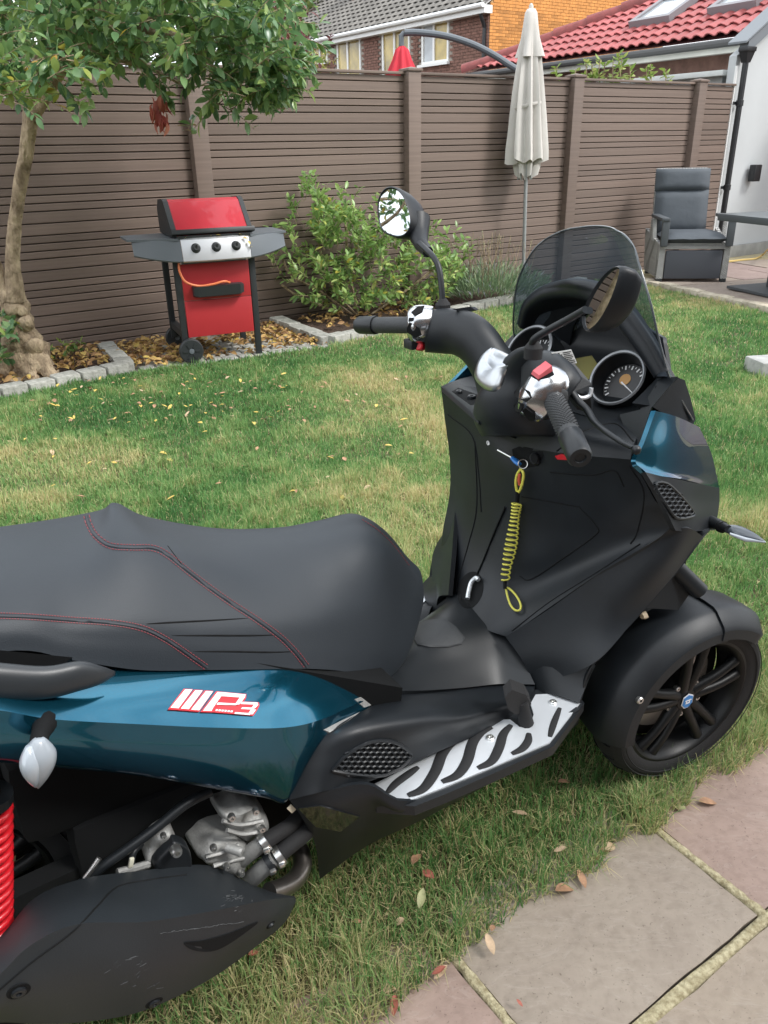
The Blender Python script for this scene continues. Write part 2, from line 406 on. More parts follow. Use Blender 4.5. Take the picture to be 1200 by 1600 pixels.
def slab(a0, a1, b0, b1, m, seed):
    rs = random.Random(seed); n = 12; rows = []
    def wob(k, s): return 0.006 * noise.noise((k * 3.1 + s, s * 7.7, seed))
    for i in range(n + 1):
        r = []
        for j in range(n + 1):
            a = a0 + (a1 - a0) * j / n; b = b0 + (b1 - b0) * i / n
            if j == 0: a += wob(b * 3, 1)
            if j == n: a -= abs(wob(b * 3, 2))
            if i == 0: b += wob(a * 3, 3)
            if i == n: b -= abs(wob(a * 3, 4))
            z = 0.003 + .0035 * noise.noise((a * 5, b * 9, seed)) + .002 * noise.noise((a * 14, b * 20, seed))
            if i in (0, n) or j in (0, n): z -= .006
            r.append(ppt(a, b, z))
        rows.append(r)
    return MB().grid(rows, thick=.035, flip=True).build('paving_slab', m, patio, smooth=50)
sl = [(-1.78, -1.20, -.62, -.0135, 2), (-1.172, -.595, -.62, -.0135, 1), (-.573, -.0115, -.62, -.0135, 0), (.0115, .60, -.62, -.0135, 1), (.63, 1.2, -.62, -.0135, 2), (1.23, 1.8, -.62, -.0135, 0),
      (-1.75, -1.16, .0135, .6, 0), (-1.13, -.56, .0135, .6, 1), (-.536, .60, .0135, .6, 2), (.63, 1.2, .0135, .6, 0), (-.9, -.3, .63, 1.2, 2), (-.27, .3, .63, 1.2, 1), (.33, .9, .63, 1.2, 0), (.93, 1.5, .63, 1.2, 1)]
for i, (a0, a1, b0, b1, k) in enumerate(sl): slab(a0, a1, max(b0, -.40), b1, SM[k], i + 1)
mortar = mat('pale_mortar', (.54, .48, .31), .95, col2=(.27, .225, .125), scale=85, bump=1.0, bscale=150, bdist=.006, detail=8)
def joint(p0, p1, w, seed):
    n = 60; rows = []
    p0, p1 = Vector(p0), Vector(p1); t = (p1 - p0).normalized(); sd = Vector((t.y, -t.x, 0))
    for i in range(n + 1):
        p = p0.lerp(p1, i / n) + sd * .003 * noise.noise((i * .35, seed, 0)); r = []
        ww = w * (.93 + .3 * noise.noise((i * .22, seed, 5)))
        for k, (q, h) in enumerate(((-.36, -.014), (-.31, .0005), (-.05, .0035), (.25, .003), (.42, -.001), (.47, -.012))):
            r.append(p + sd * ww * q + Vector((0, 0, h + .0018 * noise.noise((i * .9, k * 1.3, seed)))))
        rows.append(r)
    MB().grid(rows).build('mortar_joint', mortar, patio, smooth=60)
joint(ppt(0, -.36), ppt(0, .0), .025, 1); joint(ppt(-.584, -.36), ppt(-.584, .0), .025, 2)
joint(ppt(-1.8, 0), ppt(1.8, 0), .030, 3); joint(ppt(-.548, .017), ppt(-.548, .6), .025, 4); joint(ppt(.615, -.3), ppt(.615, 0), .03, 5)
joint(ppt(.615, .017), ppt(.615, .6), .03, 6)

# ------------------------------------------------------------------ composite fence
fence_m = mat('brown_composite', (.182, .133, .107), .62, var=.24, scale=1.6, bump=.25, bscale=18, stretch=(.6, 6, 30), orand=.11, bdist=.002)
fence_d = mat('brown_groove', (.045, .033, .027), .85)
fence = thing('garden_fence', 'tall brown composite board fence with square posts behind the lawn', 'fence', FP, FA)
W_, N_ = 0.0845, 0.0555
slat_me = {}
def slat(length, h, x, z):
    k = (round(length, 3), h)
    if k not in slat_me:
        b = MB(); c = .004; hh = h - .0055
        hh -= .0015; prof = [(0, 0), (-.012, 0.0), (-.017, c), (-.017, hh - c), (-.012, hh), (0, hh)]
        b.loft([[(xx, y, zz) for (y, zz) in prof] for xx in (0, length)])
        o = b.build('slat', fence_m, fence, smooth=0); slat_me[k] = o.data
        o.location = (x, 0, z)
    else: share('slat', slat_me[k], fence, (x, 0, z))
posts = [-1.67, .425, 2.52, 4.615, 6.64]
post_me = None
for x in posts:
    if post_me is None:
        b = MB().box((0, -.03, 1.015), (.14, .13, 2.09), bev=.006)
        o = b.build('post', fence_m, fence); post_me = o.data; o.location = (x, 0, 0)
        c = MB().box((0, -.03, 2.072), (.165, .155, .022), bev=.006).add([(-.08, -.105, 2.083), (.08, -.105, 2.083), (.08, .045, 2.083), (-.08, .045, 2.083), (0, -.03, 2.10)], [(0, 1, 4), (1, 2, 4), (2, 3, 4), (3, 0, 4)])
        oc = c.build('post_cap', fence_m, fence, smooth=0); cap_me = oc.data; oc.location = (x, 0, 0)
    else:
        share('post', post_me, fence, (x, 0, 0)); share('post_cap', cap_me, fence, (x, 0, 0))
ends = [(-3.7, -1.74), (-1.60, .355), (.495, 2.45), (2.59, 4.545), (4.685, 6.57), (6.71, 7.33)]
rail_me = {}
for x0, x1 in ends:
    Ln = x1 - x0; z = 1.981; hs = []
    seq = [W_, N_, N_, N_, W_]; i = 0
    while z > 0.02:
        h = seq[i % 5]; z0 = z - h
        slat(Ln, h, x0, z0); z = z0; i += 1
    slat(Ln, N_, x0, 1.981)
    k = round(Ln, 3)
    if k not in rail_me:
        o = MB().box((Ln / 2, -.004, 2.048), (Ln, .075, .022), bev=.004).build('cap_rail', fence_m, fence); rail_me[k] = o.data; o.location = (x0, 0, 0)
        o = MB().box((Ln / 2, .01, 1.02), (Ln, .018, 2.02)).build('backing_board', fence_d, fence, smooth=0); rail_me[(k,)] = o.data; o.location = (x0, 0, 0)
    else:
        share('cap_rail', rail_me[k], fence, (x0, 0, 0)); share('backing_board', rail_me[(k,)], fence, (x0, 0, 0))

# ------------------------------------------------------------------ planting beds and kerbs of granite setts
sett_m = mat('granite_sett', (.42, .41, .37), .85, col2=(.25, .25, .22), scale=22, bump=.9, bscale=55, bdist=.008, orand=.16)
def kerb(name, label, pts, w, h, step, seed):
    root = thing(name, label, 'kerb', pts[0]); rs = random.Random(seed)
    for p0, p1 in zip(pts[:-1], pts[1:]):
        p0, p1 = Vector(p0), Vector(p1); t = (p1 - p0); n = max(1, round(t.length / step)); ang = math.atan2(t.y, t.x); q = t / n
        for i in range(n):
            c = p0 + q * (i + .5); b = MB().box((0, 0, h / 2 - .03), (q.length - .012, w * rs.uniform(.92, 1.05), h + .06), bev=.014)
            b.v = [(x + .006 * noise.noise((x * 20 + i, y * 20, seed)), y + .007 * noise.noise((x * 20, y * 20 + i, seed + 2)), z + .006 * noise.noise((x * 14 + i * 3, y * 14, seed + 4))) for x, y, z in b.v]
            o = b.build('sett', sett_m, root, smooth=40); o.location = c - Vector(root.location) + Vector((0, 0, rs.uniform(-.008, .006))); o.rotation_euler = (0, 0, ang + rs.uniform(-.03, .03))
    return root
kerb('kerb_edging', 'pale granite sett kerb round the bed under the tree', [(-4.4, 3.2, 0), (-2.50, 5.08, 0), (-1.84, 5.70, 0), (-2.22, 6.42, 0)], .13, .07, .2, 1)
kerb('kerb_edging', 'grey granite sett kerb round the shrub bed beside the barbecue', [(-.95, 7.32, 0), (-.42, 6.44, 0), (.5, 7.42, 0), (1.45, 8.3, 0), (2.3, 9.3, 0)], .13, .07, .2, 2)
mulch = mat('bark_mulch', (.085, .05, .033), .95, var=.6, scale=45, bump=1, bscale=80, bdist=.02)
def bed(name, pts, z, m, seed):
    bm = bmesh.new(); f = bm.faces.new([bm.verts.new(p) for p in pts]); bmesh.ops.triangulate(bm, faces=[f])
    for _ in range(4): bmesh.ops.subdivide_edges(bm, edges=bm.edges[:], cuts=1, use_grid_fill=True)
    for v in bm.verts: v.co.z = z + .02 * noise.noise((v.co.x * 6, v.co.y * 6, seed))
    me = bpy.data.meshes.new(name); bm.to_mesh(me); bm.free(); me.materials.append(m)
    o = bpy.data.objects.new(name, me); COL.objects.link(o); tag(o, kind='structure'); return o
bed('planting_bed', [(-4.6, 3.3, 0), (-2.52, 5.15, 0), (-1.9, 5.72, 0), (-2.25, 6.46, 0), (-5.2, 4.6, 0)], .03, mulch, 1)
bed('planting_bed', [(-.95, 7.38, 0), (-.42, 6.52, 0), (.5, 7.5, 0), (1.45, 8.38, 0), (2.3, 9.38, 0)], .03, mulch, 2)
# paved strip below the barbecue: small grey setts laid flat
strip = bed('barbecue_hardstanding', [(-1.80, 5.70, 0), (-.45, 6.38, 0), (-.97, 7.35, 0), (-2.2, 6.5, 0)], -.012, mat('grit', (.22, .20, .17), .95, var=.4, scale=40), 3)
u1 = Vector((.893, .45, 0)).normalized(); u2 = Vector((-.45, .893, 0)).normalized(); rs = random.Random(5)
for i in range(12):
    for j in range(6):
        p = Vector((-1.72, 5.80, 0)) + u1 * (.125 * i + (.06 if j % 2 else 0)) + u2 * (.125 * j)
        if not inside([(-1.80, 5.70), (-.45, 6.38), (-.97, 7.35), (-2.2, 6.5)], np.array([p.x]), np.array([p.y]))[0]: continue
        b = MB().box((0, 0, 0), (.115, .115, .06), bev=.012); o = b.build('sett', sett_m, strip, smooth=40); o.location = p + Vector((0, 0, -.024 + rs.uniform(-.004, .004))); o.rotation_euler = (rs.uniform(-.03, .03), rs.uniform(-.03, .03), math.atan2(u1.y, u1.x) + rs.uniform(-.04, .04))

# ------------------------------------------------------------------ far patio
fpm = [slab_mat('far_slab_pink', (.25, .185, .17), (.33, .25, .22), 7), slab_mat('far_slab_buff', (.27, .22, .185), (.35, .29, .24), 8)]
FQ = Vector((3.09, 8.72, 0)); G1 = Vector((.345, -.939, 0)).normalized(); G2 = Vector((.939, .345, 0)).normalized()
far_patio = MB().add([FQ - G1 * 2.2 + Vector((0, 0, .012)), FQ + G1 * 5 + Vector((0, 0, .012)), FQ + G1 * 5 + G2 * 8 + Vector((0, 0, .012)), FQ - G1 * 2.2 + G2 * 8 + Vector((0, 0, .012))], [(0, 1, 2, 3)]).build('far_patio', mortar, smooth=0)
tag(far_patio, kind='structure'); rs = random.Random(9)
for i in range(-4, 8):
    for j in range(7):
        a0 = i * .60; b0 = .13 + j * .6 - (.3 if i % 2 else 0); b1 = b0 + .585; b0 = max(b0, .13)
        if b1 - b0 < .1: continue
        P = [FQ + G1 * a + G2 * b for a, b in ((a0, b0), (a0 + .585, b0), (a0 + .585, b1), (a0, b1))]
        if (P[0] - FP).dot(Vector((math.sin(FA), -math.cos(FA), 0))) < .1: continue
        z = .032 + rs.uniform(-.003, .003); b = MB().hexa([p + Vector((0, 0, z - .03)) for p in P] + [p + Vector((0, 0, z)) for p in P])
        b.build('paving_slab', fpm[rs.random() < .35], far_patio, smooth=0)
kerb('kerb_edging', 'pale cream sett edging along the far patio in front of the recliner chair', [FQ - G1 * 1.2 + G2 * .06, FQ + G1 * 3.5 + G2 * .06], .12, .05, .2, 4)
sett_cream = mat('cream_sett', (.55, .50, .40), .85, col2=(.36, .31, .23), scale=18, bump=.8, bscale=50, bdist=.006, orand=.15)
for o in COL.objects:
    if o.parent and o.parent.get('label', '').startswith('pale cream sett'): o.data.materials[0] = sett_cream

# ------------------------------------------------------------------ rendered house on the right
render_m = mat('white_render', (.50, .52, .525), .9, var=.08, scale=1.2, bump=.3, bscale=120, bdist=.002)
grey_m = mat('grey_plinth', (.33, .33, .31), .9, var=.2, scale=8, bump=.3)
blackp = mat('black_pvc', (.018, .019, .021), .38)
anth = mat('grey_fascia', (.16, .175, .19), .5)
trim_l = mat('pale_roof_edge', (.60, .62, .60), .6, var=.15, scale=3)
house = thing('rendered_house', 'white rendered house wall with grey plinth at the right end of the fence', 'house', fpt(7.34), FA)
b = MB(); b.loft([[(0, .02, .16), (5, .02, .16), (5, .02, 5.4), (0, .02, 2.36)], [(0, .12, .16), (5, .12, .16), (5, .12, 5.4), (0, .12, 2.36)]]); b.build('wall', render_m, house, smooth=0)
MB().box((2.55, 2.2, 1.16), (4.9, 3.9, 1.999)).build('rear_wall', render_m, house, smooth=0)
MB().box((2.5, 2.2, 2.19), (5.1, 4.1, .06), bev=.005).build('flat_roof', trim_l, house)
MB().box((2.5, 2.0, .08), (5.05, 4.04, .158), bev=.004).build('plinth', grey_m, house)
b = MB(); b.hexa([(.02, -.10, 2.37), (5, -.10, 5.42), (5, .015, 5.42), (.02, .015, 2.37), (.02, -.10, 2.50), (5, -.10, 5.55), (5, .015, 5.55), (.02, .015, 2.50)]); b.build('fascia', anth, house, smooth=0)
b = MB(); b.hexa([(-.05, -.12, 2.478), (5, -.12, 5.552), (5, .13, 5.552), (-.05, .13, 2.478), (-.05, -.12, 2.50), (5, -.12, 5.575), (5, .13, 5.575), (-.05, .13, 2.50)]); b.build('coping', anth, house, smooth=0)
MB().box((-.015, -.012, 1.2), (.02, .03, 2.1)).build('corner_bead', mat('white_trim', (.75, .75, .73), .5), house, smooth=0)
pipe = thing('drainpipe', 'black plastic drainpipe with hopper at the corner of the white house', 'drainpipe', fpt(7.40, .07), FA)
MB().tube([(0, 0, .06), (0, 0, 2.34)], .035, 14).build('pipe', blackp, pipe)
b = MB(); b.box((0, 0, 2.42), (.17, .13, .05), bev=.006); b.loft([[(-.075, -.055, 2.395), (.075, -.055, 2.395), (.075, .055, 2.395), (-.075, .055, 2.395)], [(-.037, -.037, 2.28), (.037, -.037, 2.28), (.037, .037, 2.28), (-.037, .037, 2.28)]]); b.build('hopper', blackp, pipe, smooth=20)
for z in (1.85, .9):
    MB().lathe([(.036, -.035), (.045, -.03), (.045, .03), (.036, .035)], (0, 0, z), (0, 0, 1), 16).box((0, .035, z), (.15, .015, .035), bev=.004).build('pipe_clip', blackp, pipe)
lamp = thing('wall_box', 'small dark box fixed to the white house wall above the table', 'wall box', fpt(7.34 + .62, .03, 1.05), FA)
MB().box((0, -.03, 0), (.14, .09, .20), bev=.012).build('housing', blackp, lamp)
hose = MB().tube(crom([at_z(1135, 409, .03), at_z(1160, 406, .03), at_z(1180, 404, .03), at_z(1192, 398, .05), at_y(1200, 390, 10.2), at_y(1216, 384, 10.3)], 6), .011, 8).build('garden_hose', mat('yellow_hose', (.62, .45, .16), .5))
tag(hose, 'thin yellow hose trailing across the far patio below the white wall', 'hose')

# ------------------------------------------------------------------ neighbour with the red pantiled roof
eave_a = at_z(766, 106, 2.8); eave_d = Vector((.53, -.848, 0)).normalized(); up_h = Vector((eave_d.y * -1, eave_d.x, 0))
RS = math.tan(R(27)); roof_n = (eave_d.cross(up_h + Vector((0, 0, RS)))).normalized()
def on_roof(u, v):
    d = ray(u, v); return CAMP + d * ((eave_a - CAMP).dot(roof_n) / d.dot(roof_n))
bung = thing('red_roofed_extension', 'low neighbouring building with a red pantile roof beyond the fence', 'house', eave_a)
EA = Vector(eave_a)
tile_m = mat('red_pantile', (.37, .088, .085), .55, var=.35, scale=5, bump=.2, bscale=40, orand=.13, detail=6)
tile_dk = mat('roof_underlay', (.10, .035, .035), .9)
up = (up_h + Vector((0, 0, RS))).normalized()
tw, th = .205, .29
hipA, hipB = on_roof(790, 90) - EA, on_roof(1000, 10) - EA
hip_dir = hipB - hipA; hu = hip_dir.dot(up); ha = hip_dir.dot(eave_d)
def hip_a(q): return hipA.dot(eave_d) + (q - hipA.dot(up)) * ha / hu       # where the hip stands at slope distance q
Q = 5.6; 
rb = MB(); rb.add([eave_d * hip_a(0) - Vector((0, 0, .03)), eave_d * 9.5 - Vector((0, 0, .03)), eave_d * 9.5 + up * Q - Vector((0, 0, .03)), eave_d * hip_a(Q) + up * Q - Vector((0, 0, .03))], [(0, 1, 2, 3)])
rb.build('roof', tile_dk, bung, smooth=0)
prof = [(0, .0), (.04, .032), (.09, .040), (.14, .022), (.17, .0), (.205, -.004)]
tmesh = None; nrm = roof_n if roof_n.z > 0 else -roof_n; rest = MB(); cnt = 0
for i in range(int(Q / th)):
    for j in range(-2, 46):
        q = i * th; a = j * tw
        if a + tw * .3 < hip_a(q): continue
        if a > 8.3: continue
        base = eave_d * a + up * q + nrm * .012
        rows = [[eave_d * x + nrm * (z + lift) + up * s for x, z in prof] for s, lift in ((-.03, .035), (th, .0))]
        if cnt < 290 and q < 3.2:
            if tmesh is None:
                o = MB().grid(rows, thick=.015).build('roof_tile', tile_m, bung, smooth=50); tmesh = o.data; o.location = base
            else: share('roof_tile', tmesh, bung, base)
        else: rest.grid([[p + base for p in r] for r in rows], thick=.015)
        cnt += 1
if rest.v:
    o = rest.build('roof_tiles', tile_m, bung, smooth=50); o['kind'] = 'stuff'
ridge_m = mat('dark_red_hip', (.23, .05, .045), .6, orand=.12, var=.3)
for k in range(15):
    q0 = k * .36 - .1; p0 = eave_d * hip_a(q0) + up * q0 + nrm * .07; q1 = q0 + .40; p1 = eave_d * hip_a(q1) + up * q1 + nrm * .055
    t = (p1 - p0).normalized(); sd = t.cross(nrm).normalized()
    rows = [[p + sd * (.13 * math.cos(x)) + nrm * (.11 * math.sin(x) - .04) for x in [math.pi * m / 6 for m in range(7)]] for p in (p0 + nrm * .02, p1)]
    MB().grid(rows, thick=.012).build('hip_tile', ridge_m, bung, smooth=50)
trim_w = mat('weathered_white_board', (.66, .66, .60), .6, var=.15, scale=3)
gut = MB(); gp = [eave_d * x + Vector((0, 0, -.10)) - up_h * .03 for x in (hip_a(0) - .05, 9.4)]
gut.hexa([gp[0] + Vector((0, 0, -.12)), gp[1] + Vector((0, 0, -.12)), gp[1] + up_h * .03 + Vector((0, 0, -.12)), gp[0] + up_h * .03 + Vector((0, 0, -.12)), gp[0] + Vector((0, 0, .06)), gp[1] + Vector((0, 0, .06)), gp[1] + up_h * .03 + Vector((0, 0, .06)), gp[0] + up_h * .03 + Vector((0, 0, .06))]); gut.build('fascia_board', trim_w, bung, smooth=0)
gut = MB().tube([gp[0] - up_h * .07 + Vector((0, 0, .0)), gp[1] - up_h * .07], .055, 10).build('gutter', mat('dark_gutter', (.05, .05, .05), .5), bung)
brick_dk = mat('brown_brick_wall', (.20, .11, .085), .9, var=.35, scale=6, bump=.3)
w0 = [eave_d * x + up_h * .32 for x in (hip_a(0) + .3, 9.3)]
MB().hexa([w0[0] + Vector((0, 0, -2.8)), w0[1] + Vector((0, 0, -2.8)), w0[1] + up_h * 4 + Vector((0, 0, -2.8)), w0[0] + up_h * 4 + Vector((0, 0, -2.8)), w0[0] + Vector((0, 0, -.1)), w0[1] + Vector((0, 0, -.1)), w0[1] + up_h * 4 + Vector((0, 0, -.1)), w0[0] + up_h * 4 + Vector((0, 0, -.1))]).build('wall', brick_dk, bung, smooth=0)
# soffit
MB().add([gp[0] + up_h * .03 + Vector((0, 0, -.1)), gp[1] + up_h * .03 + Vector((0, 0, -.1)), gp[1] + up_h * .4 + Vector((0, 0, -.1)), gp[0] + up_h * .4 + Vector((0, 0, -.1))], [(0, 1, 2, 3)]).build('soffit', trim_w, bung, smooth=0)
glass_dark = mat('roof_glass', (.30, .33, .35), .08, spec=.8)
for (u0, v0), (u1_, v1_) in (((985, 49), (1080, 15)), ((1120, 27), (1210, -12))):
    pa, pb = on_roof(u0, v0) - EA, on_roof(u1_, v1_) - EA; 
    q0, q1 = pa.dot(up), pb.dot(up); a0, a1 = pa.dot(eave_d), pb.dot(eave_d); am = (a0 + a1) / 2; w = .42
    if q1 < q0: q0, q1 = q1, q0
    q1 = max(q1, q0 + .9)
    def rp(a, q, h): return eave_d * a + up * q + nrm * h
    fr = MB()
    for (x0, x1, y0, y1) in ((am - w, am + w, q0, q0 + .09), (am - w, am + w, q1 - .09, q1), (am - w, am - w + .09, q0 + .09, q1 - .09), (am + w - .09, am + w, q0 + .09, q1 - .09)):
        fr.hexa([rp(x0, y0, .02), rp(x1, y0, .02), rp(x1, y1, .02), rp(x0, y1, .02), rp(x0, y0, .15), rp(x1, y0, .15), rp(x1, y1, .15), rp(x0, y1, .15)])
    f = fr.build('skylight', mat('skylight_frame', (.20, .19, .20), .5), bung, smooth=0)
    MB().hexa([rp(am - w + .09, q0 + .09, .06), rp(am + w - .09, q0 + .09, .06), rp(am + w - .09, q1 - .09, .06), rp(am - w + .09, q1 - .09, .06), rp(am - w + .09, q0 + .09, .12), rp(am + w - .09, q0 + .09, .12), rp(am + w - .09, q1 - .09, .12), rp(am - w + .09, q1 - .09, .12)]).build('pane', glass_dark, f, smooth=0)

# ------------------------------------------------------------------ brick house further back
HZ = 4.8; HC = at_z(765, 3, HZ); HC.z = 0
HA = R(124.8); hd = Vector((math.cos(HA), math.sin(HA), 0)); hg = Vector((hd.y, -hd.x, 0))     # hd along the front, hg along the gable
bh = thing('brick_house', 'semi-detached brick house with grey tiled roof and orange gable beyond the fence', 'house', HC)
brick_red = mat('red_brown_brick', (.24, .125, .095), .9, var=.45, scale=9, bump=.3, orand=.28)
brick_or = mat('orange_brick', (.62, .27, .075), .9, var=.28, scale=6, bump=.3, orand=.22)
mort_r = mat('grey_mortar', (.33, .29, .25), .95); mort_o = mat('buff_mortar', (.55, .36, .17), .95)
def hpt(s, g, z): return hd * s + hg * g + Vector((0, 0, z))
# front wall core with window openings left recessed
def wall_s(u):                                   # distance along the front wall of pixel column u (at the window height)
    d = ray(u, 70); n = hg; t = (HC - CAMP).dot(n) / d.dot(n); p = CAMP + d * t; return (p - HC).dot(hd)
def wall_z(u, v):
    d = ray(u, v); t = (HC - CAMP).dot(hg) / d.dot(hg); return (CAMP + d * t).z
wins = [(wall_s(701), wall_s(659), wall_z(680, 99), wall_z(680, 22)), (wall_s(640), wall_s(597), wall_z(618, 125), wall_z(618, 40)), (wall_s(563), wall_s(526), wall_z(545, 125), wall_z(545, 58)), (wall_s(511), wall_s(487), wall_z(500, 98), wall_z(500, 68))]
cells = []; xs = sorted([0, 16] + [w[0] for w in wins] + [w[1] for w in wins])
core = MB()
def wallbox(s0, s1, z0, z1):
    if s1 - s0 < .01 or z1 - z0 < .01: return
    core.hexa([hpt(s0, .02, z0), hpt(s1, .02, z0), hpt(s1, .32, z0), hpt(s0, .32, z0), hpt(s0, .02, z1), hpt(s1, .02, z1), hpt(s1, .32, z1), hpt(s0, .32, z1)])
prev = 0.0
for s0, s1, z0, z1 in wins:
    wallbox(prev, s0, 0, HZ); wallbox(s0, s1, 0, z0); wallbox(s0, s1, z1, HZ); prev = s1
wallbox(prev, 16, 0, HZ)
core.build('front_wall', mort_r, bh, smooth=0)
gz = HZ + 3.6 * math.tan(R(32))
gb = MB(); gb.loft([[hpt(0, .03, 0), hpt(0, 7.2, 0), hpt(0, 7.2, HZ), hpt(0, 3.6, gz), hpt(0, .03, HZ)], [hpt(-.0, .03, 0) + hd * .3, hpt(.3, 7.2, 0), hpt(.3, 7.2, HZ), hpt(.3, 3.6, gz), hpt(.3, .03, HZ)]]); gb.build('gable_wall', mort_o, bh, smooth=0)
# bricks laid in stretcher bond: singles where they show largest, the rest in one mesh per wall
BL, BHt, MJ = .215, .065, .010
bmesh_cache = {}
def lay(origin, along, out, s0, s1, z0, z1, m, holes, single, name, zslope=None):
    rs = random.Random(int(s1 * 100)); rest = MB(); n1 = 0
    key = m.name
    if key not in bmesh_cache:
        b = MB().hexa([along * 0 + out * 0, along * BL, along * BL + out * .016, out * .016, Vector((0, 0, BHt)), along * BL + Vector((0, 0, BHt)), along * BL + out * .016 + Vector((0, 0, BHt)), out * .016 + Vector((0, 0, BHt))])
        bmesh_cache[key] = b
    tmpl = bmesh_cache[key]; sm = None
    r0 = int(z0 / (BHt + MJ)); r1 = int(z1 / (BHt + MJ))
    for r in range(r0, r1):
        z = r * (BHt + MJ); off = 0 if r % 2 else -(BL + MJ) / 2
        k = 0; s = s0 + off
        while s < s1:
            a, b_ = max(s, s0), min(s + BL, s1)
            bad = any(a < h[1] + .02 and b_ > h[0] - .02 and z < h[3] + .02 and z + BHt > h[2] - .02 for h in holes)
            if zslope and z + BHt > zslope((a + b_) / 2): bad = True
            if not bad and b_ - a > .05:
                p = origin + along * a + Vector((0, 0, z)); sx = (b_ - a) / BL
                if single(a, z) and n1 < 280 and sx > .99:
                    if sm is None: o = MB().add(tmpl.v, tmpl.f).build(name, m, bh, smooth=0); sm = o.data; o.location = p
                    else: share(name, sm, bh, p)
                    n1 += 1
                else:
                    e = rs.uniform(0, .003)
                    rest.add([Vector(v) - along * Vector(v).dot(along) * (1 - sx) + p + out * e for v in tmpl.v], tmpl.f)
            s += BL + MJ
    if rest.v:
        o = rest.build(name + 's', m, bh, smooth=0); o['kind'] = 'stuff'
lay(Vector((0, 0, 0)), hd, -hg, 0.0, 13, 2.2, HZ - .12, brick_red, wins, lambda s, z: False, 'wall_brick')
lay(-hd * .002, hg, -hd, 0.02, 7.1, 2.4, gz, brick_or, [], lambda s, z: 3.0 < z < 5.6 and .2 < s < 3.2 , 'gable_brick', lambda s: HZ + min(s, 7.2 - s) * math.tan(R(32)) - .05)
white = mat('white_upvc', (.78, .78, .76), .4); pane_m = mat('window_pane', (.58, .44, .15), .12, spec=.35, var=.6, scale=1.2, col2=(.22, .17, .08)); pane_m.node_tree.nodes['Principled BSDF'].inputs['Coat Weight'].default_value = .3
curtain = mat('net_curtain', (.55, .58, .60), .9, var=.2, scale=3)
for i, (s0, s1, z0, z1) in enumerate(wins):
    f = MB(); wf = .07; mid = s0 + (s1 - s0) * (.55 if i != 3 else .5)
    def hb(a, b, c, d, o0=-.01, o1=.09): f.hexa([hpt(a, o0, c), hpt(b, o0, c), hpt(b, o1, c), hpt(a, o1, c), hpt(a, o0, d), hpt(b, o0, d), hpt(b, o1, d), hpt(a, o1, d)])
    hb(s0, s1, z0, z0 + wf); hb(s0, s1, z1 - wf, z1); hb(s0, s0 + wf, z0 + wf, z1 - wf); hb(s1 - wf, s1, z0 + wf, z1 - wf); hb(mid - .04, mid + .04, z0 + wf, z1 - wf)
    fo = f.build('window', white, bh, smooth=0)
    f = MB(); hb(s0 + wf, s1 - wf, z0 + wf, z1 - wf, .03, .04); f.build('pane', pane_m, fo, smooth=0)
    f = MB(); hb(s0 - .08, s1 + .08, z0 - .07, z0 - .002, -.12, .05); f.build('sill', white, fo, smooth=0)
    if i == 0:
        f = MB(); hb(mid + .05, s1 - wf - .02, z0 + wf, z1 - wf, .022, .028); f.build('curtain', curtain, fo, smooth=0)
# roof of interlocking grey tiles in courses
tile_g = mat('grey_roof_tile', (.20, .185, .165), .9, var=.45, scale=8, bump=.4, orand=.2)
rt = MB(); sl_ = math.tan(R(32)); rup = (hg + Vector((0, 0, sl_))).normalized(); rn = hd.cross(rup).normalized(); rn = rn if rn.z > 0 else -rn
eo = -hg * .28 + Vector((0, 0, HZ - .06)); courses = MB(); tm = None; nt1 = 0; rs = random.Random(4)
for c in range(14):
    for j in range(48):
        s = -.1 + j * .30 + (.15 if c % 2 else 0)
        p = eo + hd * s + rup * (c * .32)
        rows = [[hd * x + rn * (z + lf) + rup * q for x, z in ((0, 0), (.08, .03), (.16, .035), (.24, .02), (.295, 0))] for q, lf in ((-.02, .04), (.33, .01))]
        if 0 <= c < 7 and j < 42 and nt1 < 290:
            if tm is None: o = MB().grid(rows, thick=.015).build('roof_tile', tile_g, bh, smooth=30); tm = o.data; o.location = p
            else: share('roof_tile', tm, bh, p)
            nt1 += 1
        else: courses.grid([[q + p for q in r] for r in rows], thick=.012)
o = courses.build('roof_tiles', tile_g, bh, smooth=30); o['kind'] = 'stuff'
MB().hexa([eo + hd * a + q for q in (Vector((0, 0, -.02)), rup * 4.7 + Vector((0, 0, -.02))) for a in (-.12, 15)][:2] + [eo + hd * 15 + rup * 4.7 + Vector((0, 0, -.02)), eo + hd * -.12 + rup * 4.7 + Vector((0, 0, -.02))] + [eo + hd * -.12, eo + hd * 15, eo + hd * 15 + rup * 4.7, eo + hd * -.12 + rup * 4.7]).build('roof', tile_g, bh, smooth=0)
MB().tube([eo - hg * .05 + hd * -.12 + Vector((0, 0, -.03)), eo - hg * .05 + hd * 15 + Vector((0, 0, -.03))], .06, 8).build('gutter', white, bh)
b = MB(); b.hexa([hpt(-.1, -.26, HZ - .26), hpt(15, -.26, HZ - .26), hpt(15, .015, HZ - .26), hpt(-.1, .015, HZ - .26), hpt(-.1, -.26, HZ - .08), hpt(15, -.26, HZ - .08), hpt(15, .015, HZ - .08), hpt(-.1, .015, HZ - .08)]); b.build('eaves_board', white, bh, smooth=0)
MB().tube(crom([hpt(.12, -.2, HZ - .1), hpt(.12, -.18, HZ - .3), hpt(.12, -.05, HZ - .55), hpt(.12, -.05, HZ - .9), hpt(.12, -.05, 1)], 5), .05, 10).build('downpipe', blackp, bh)
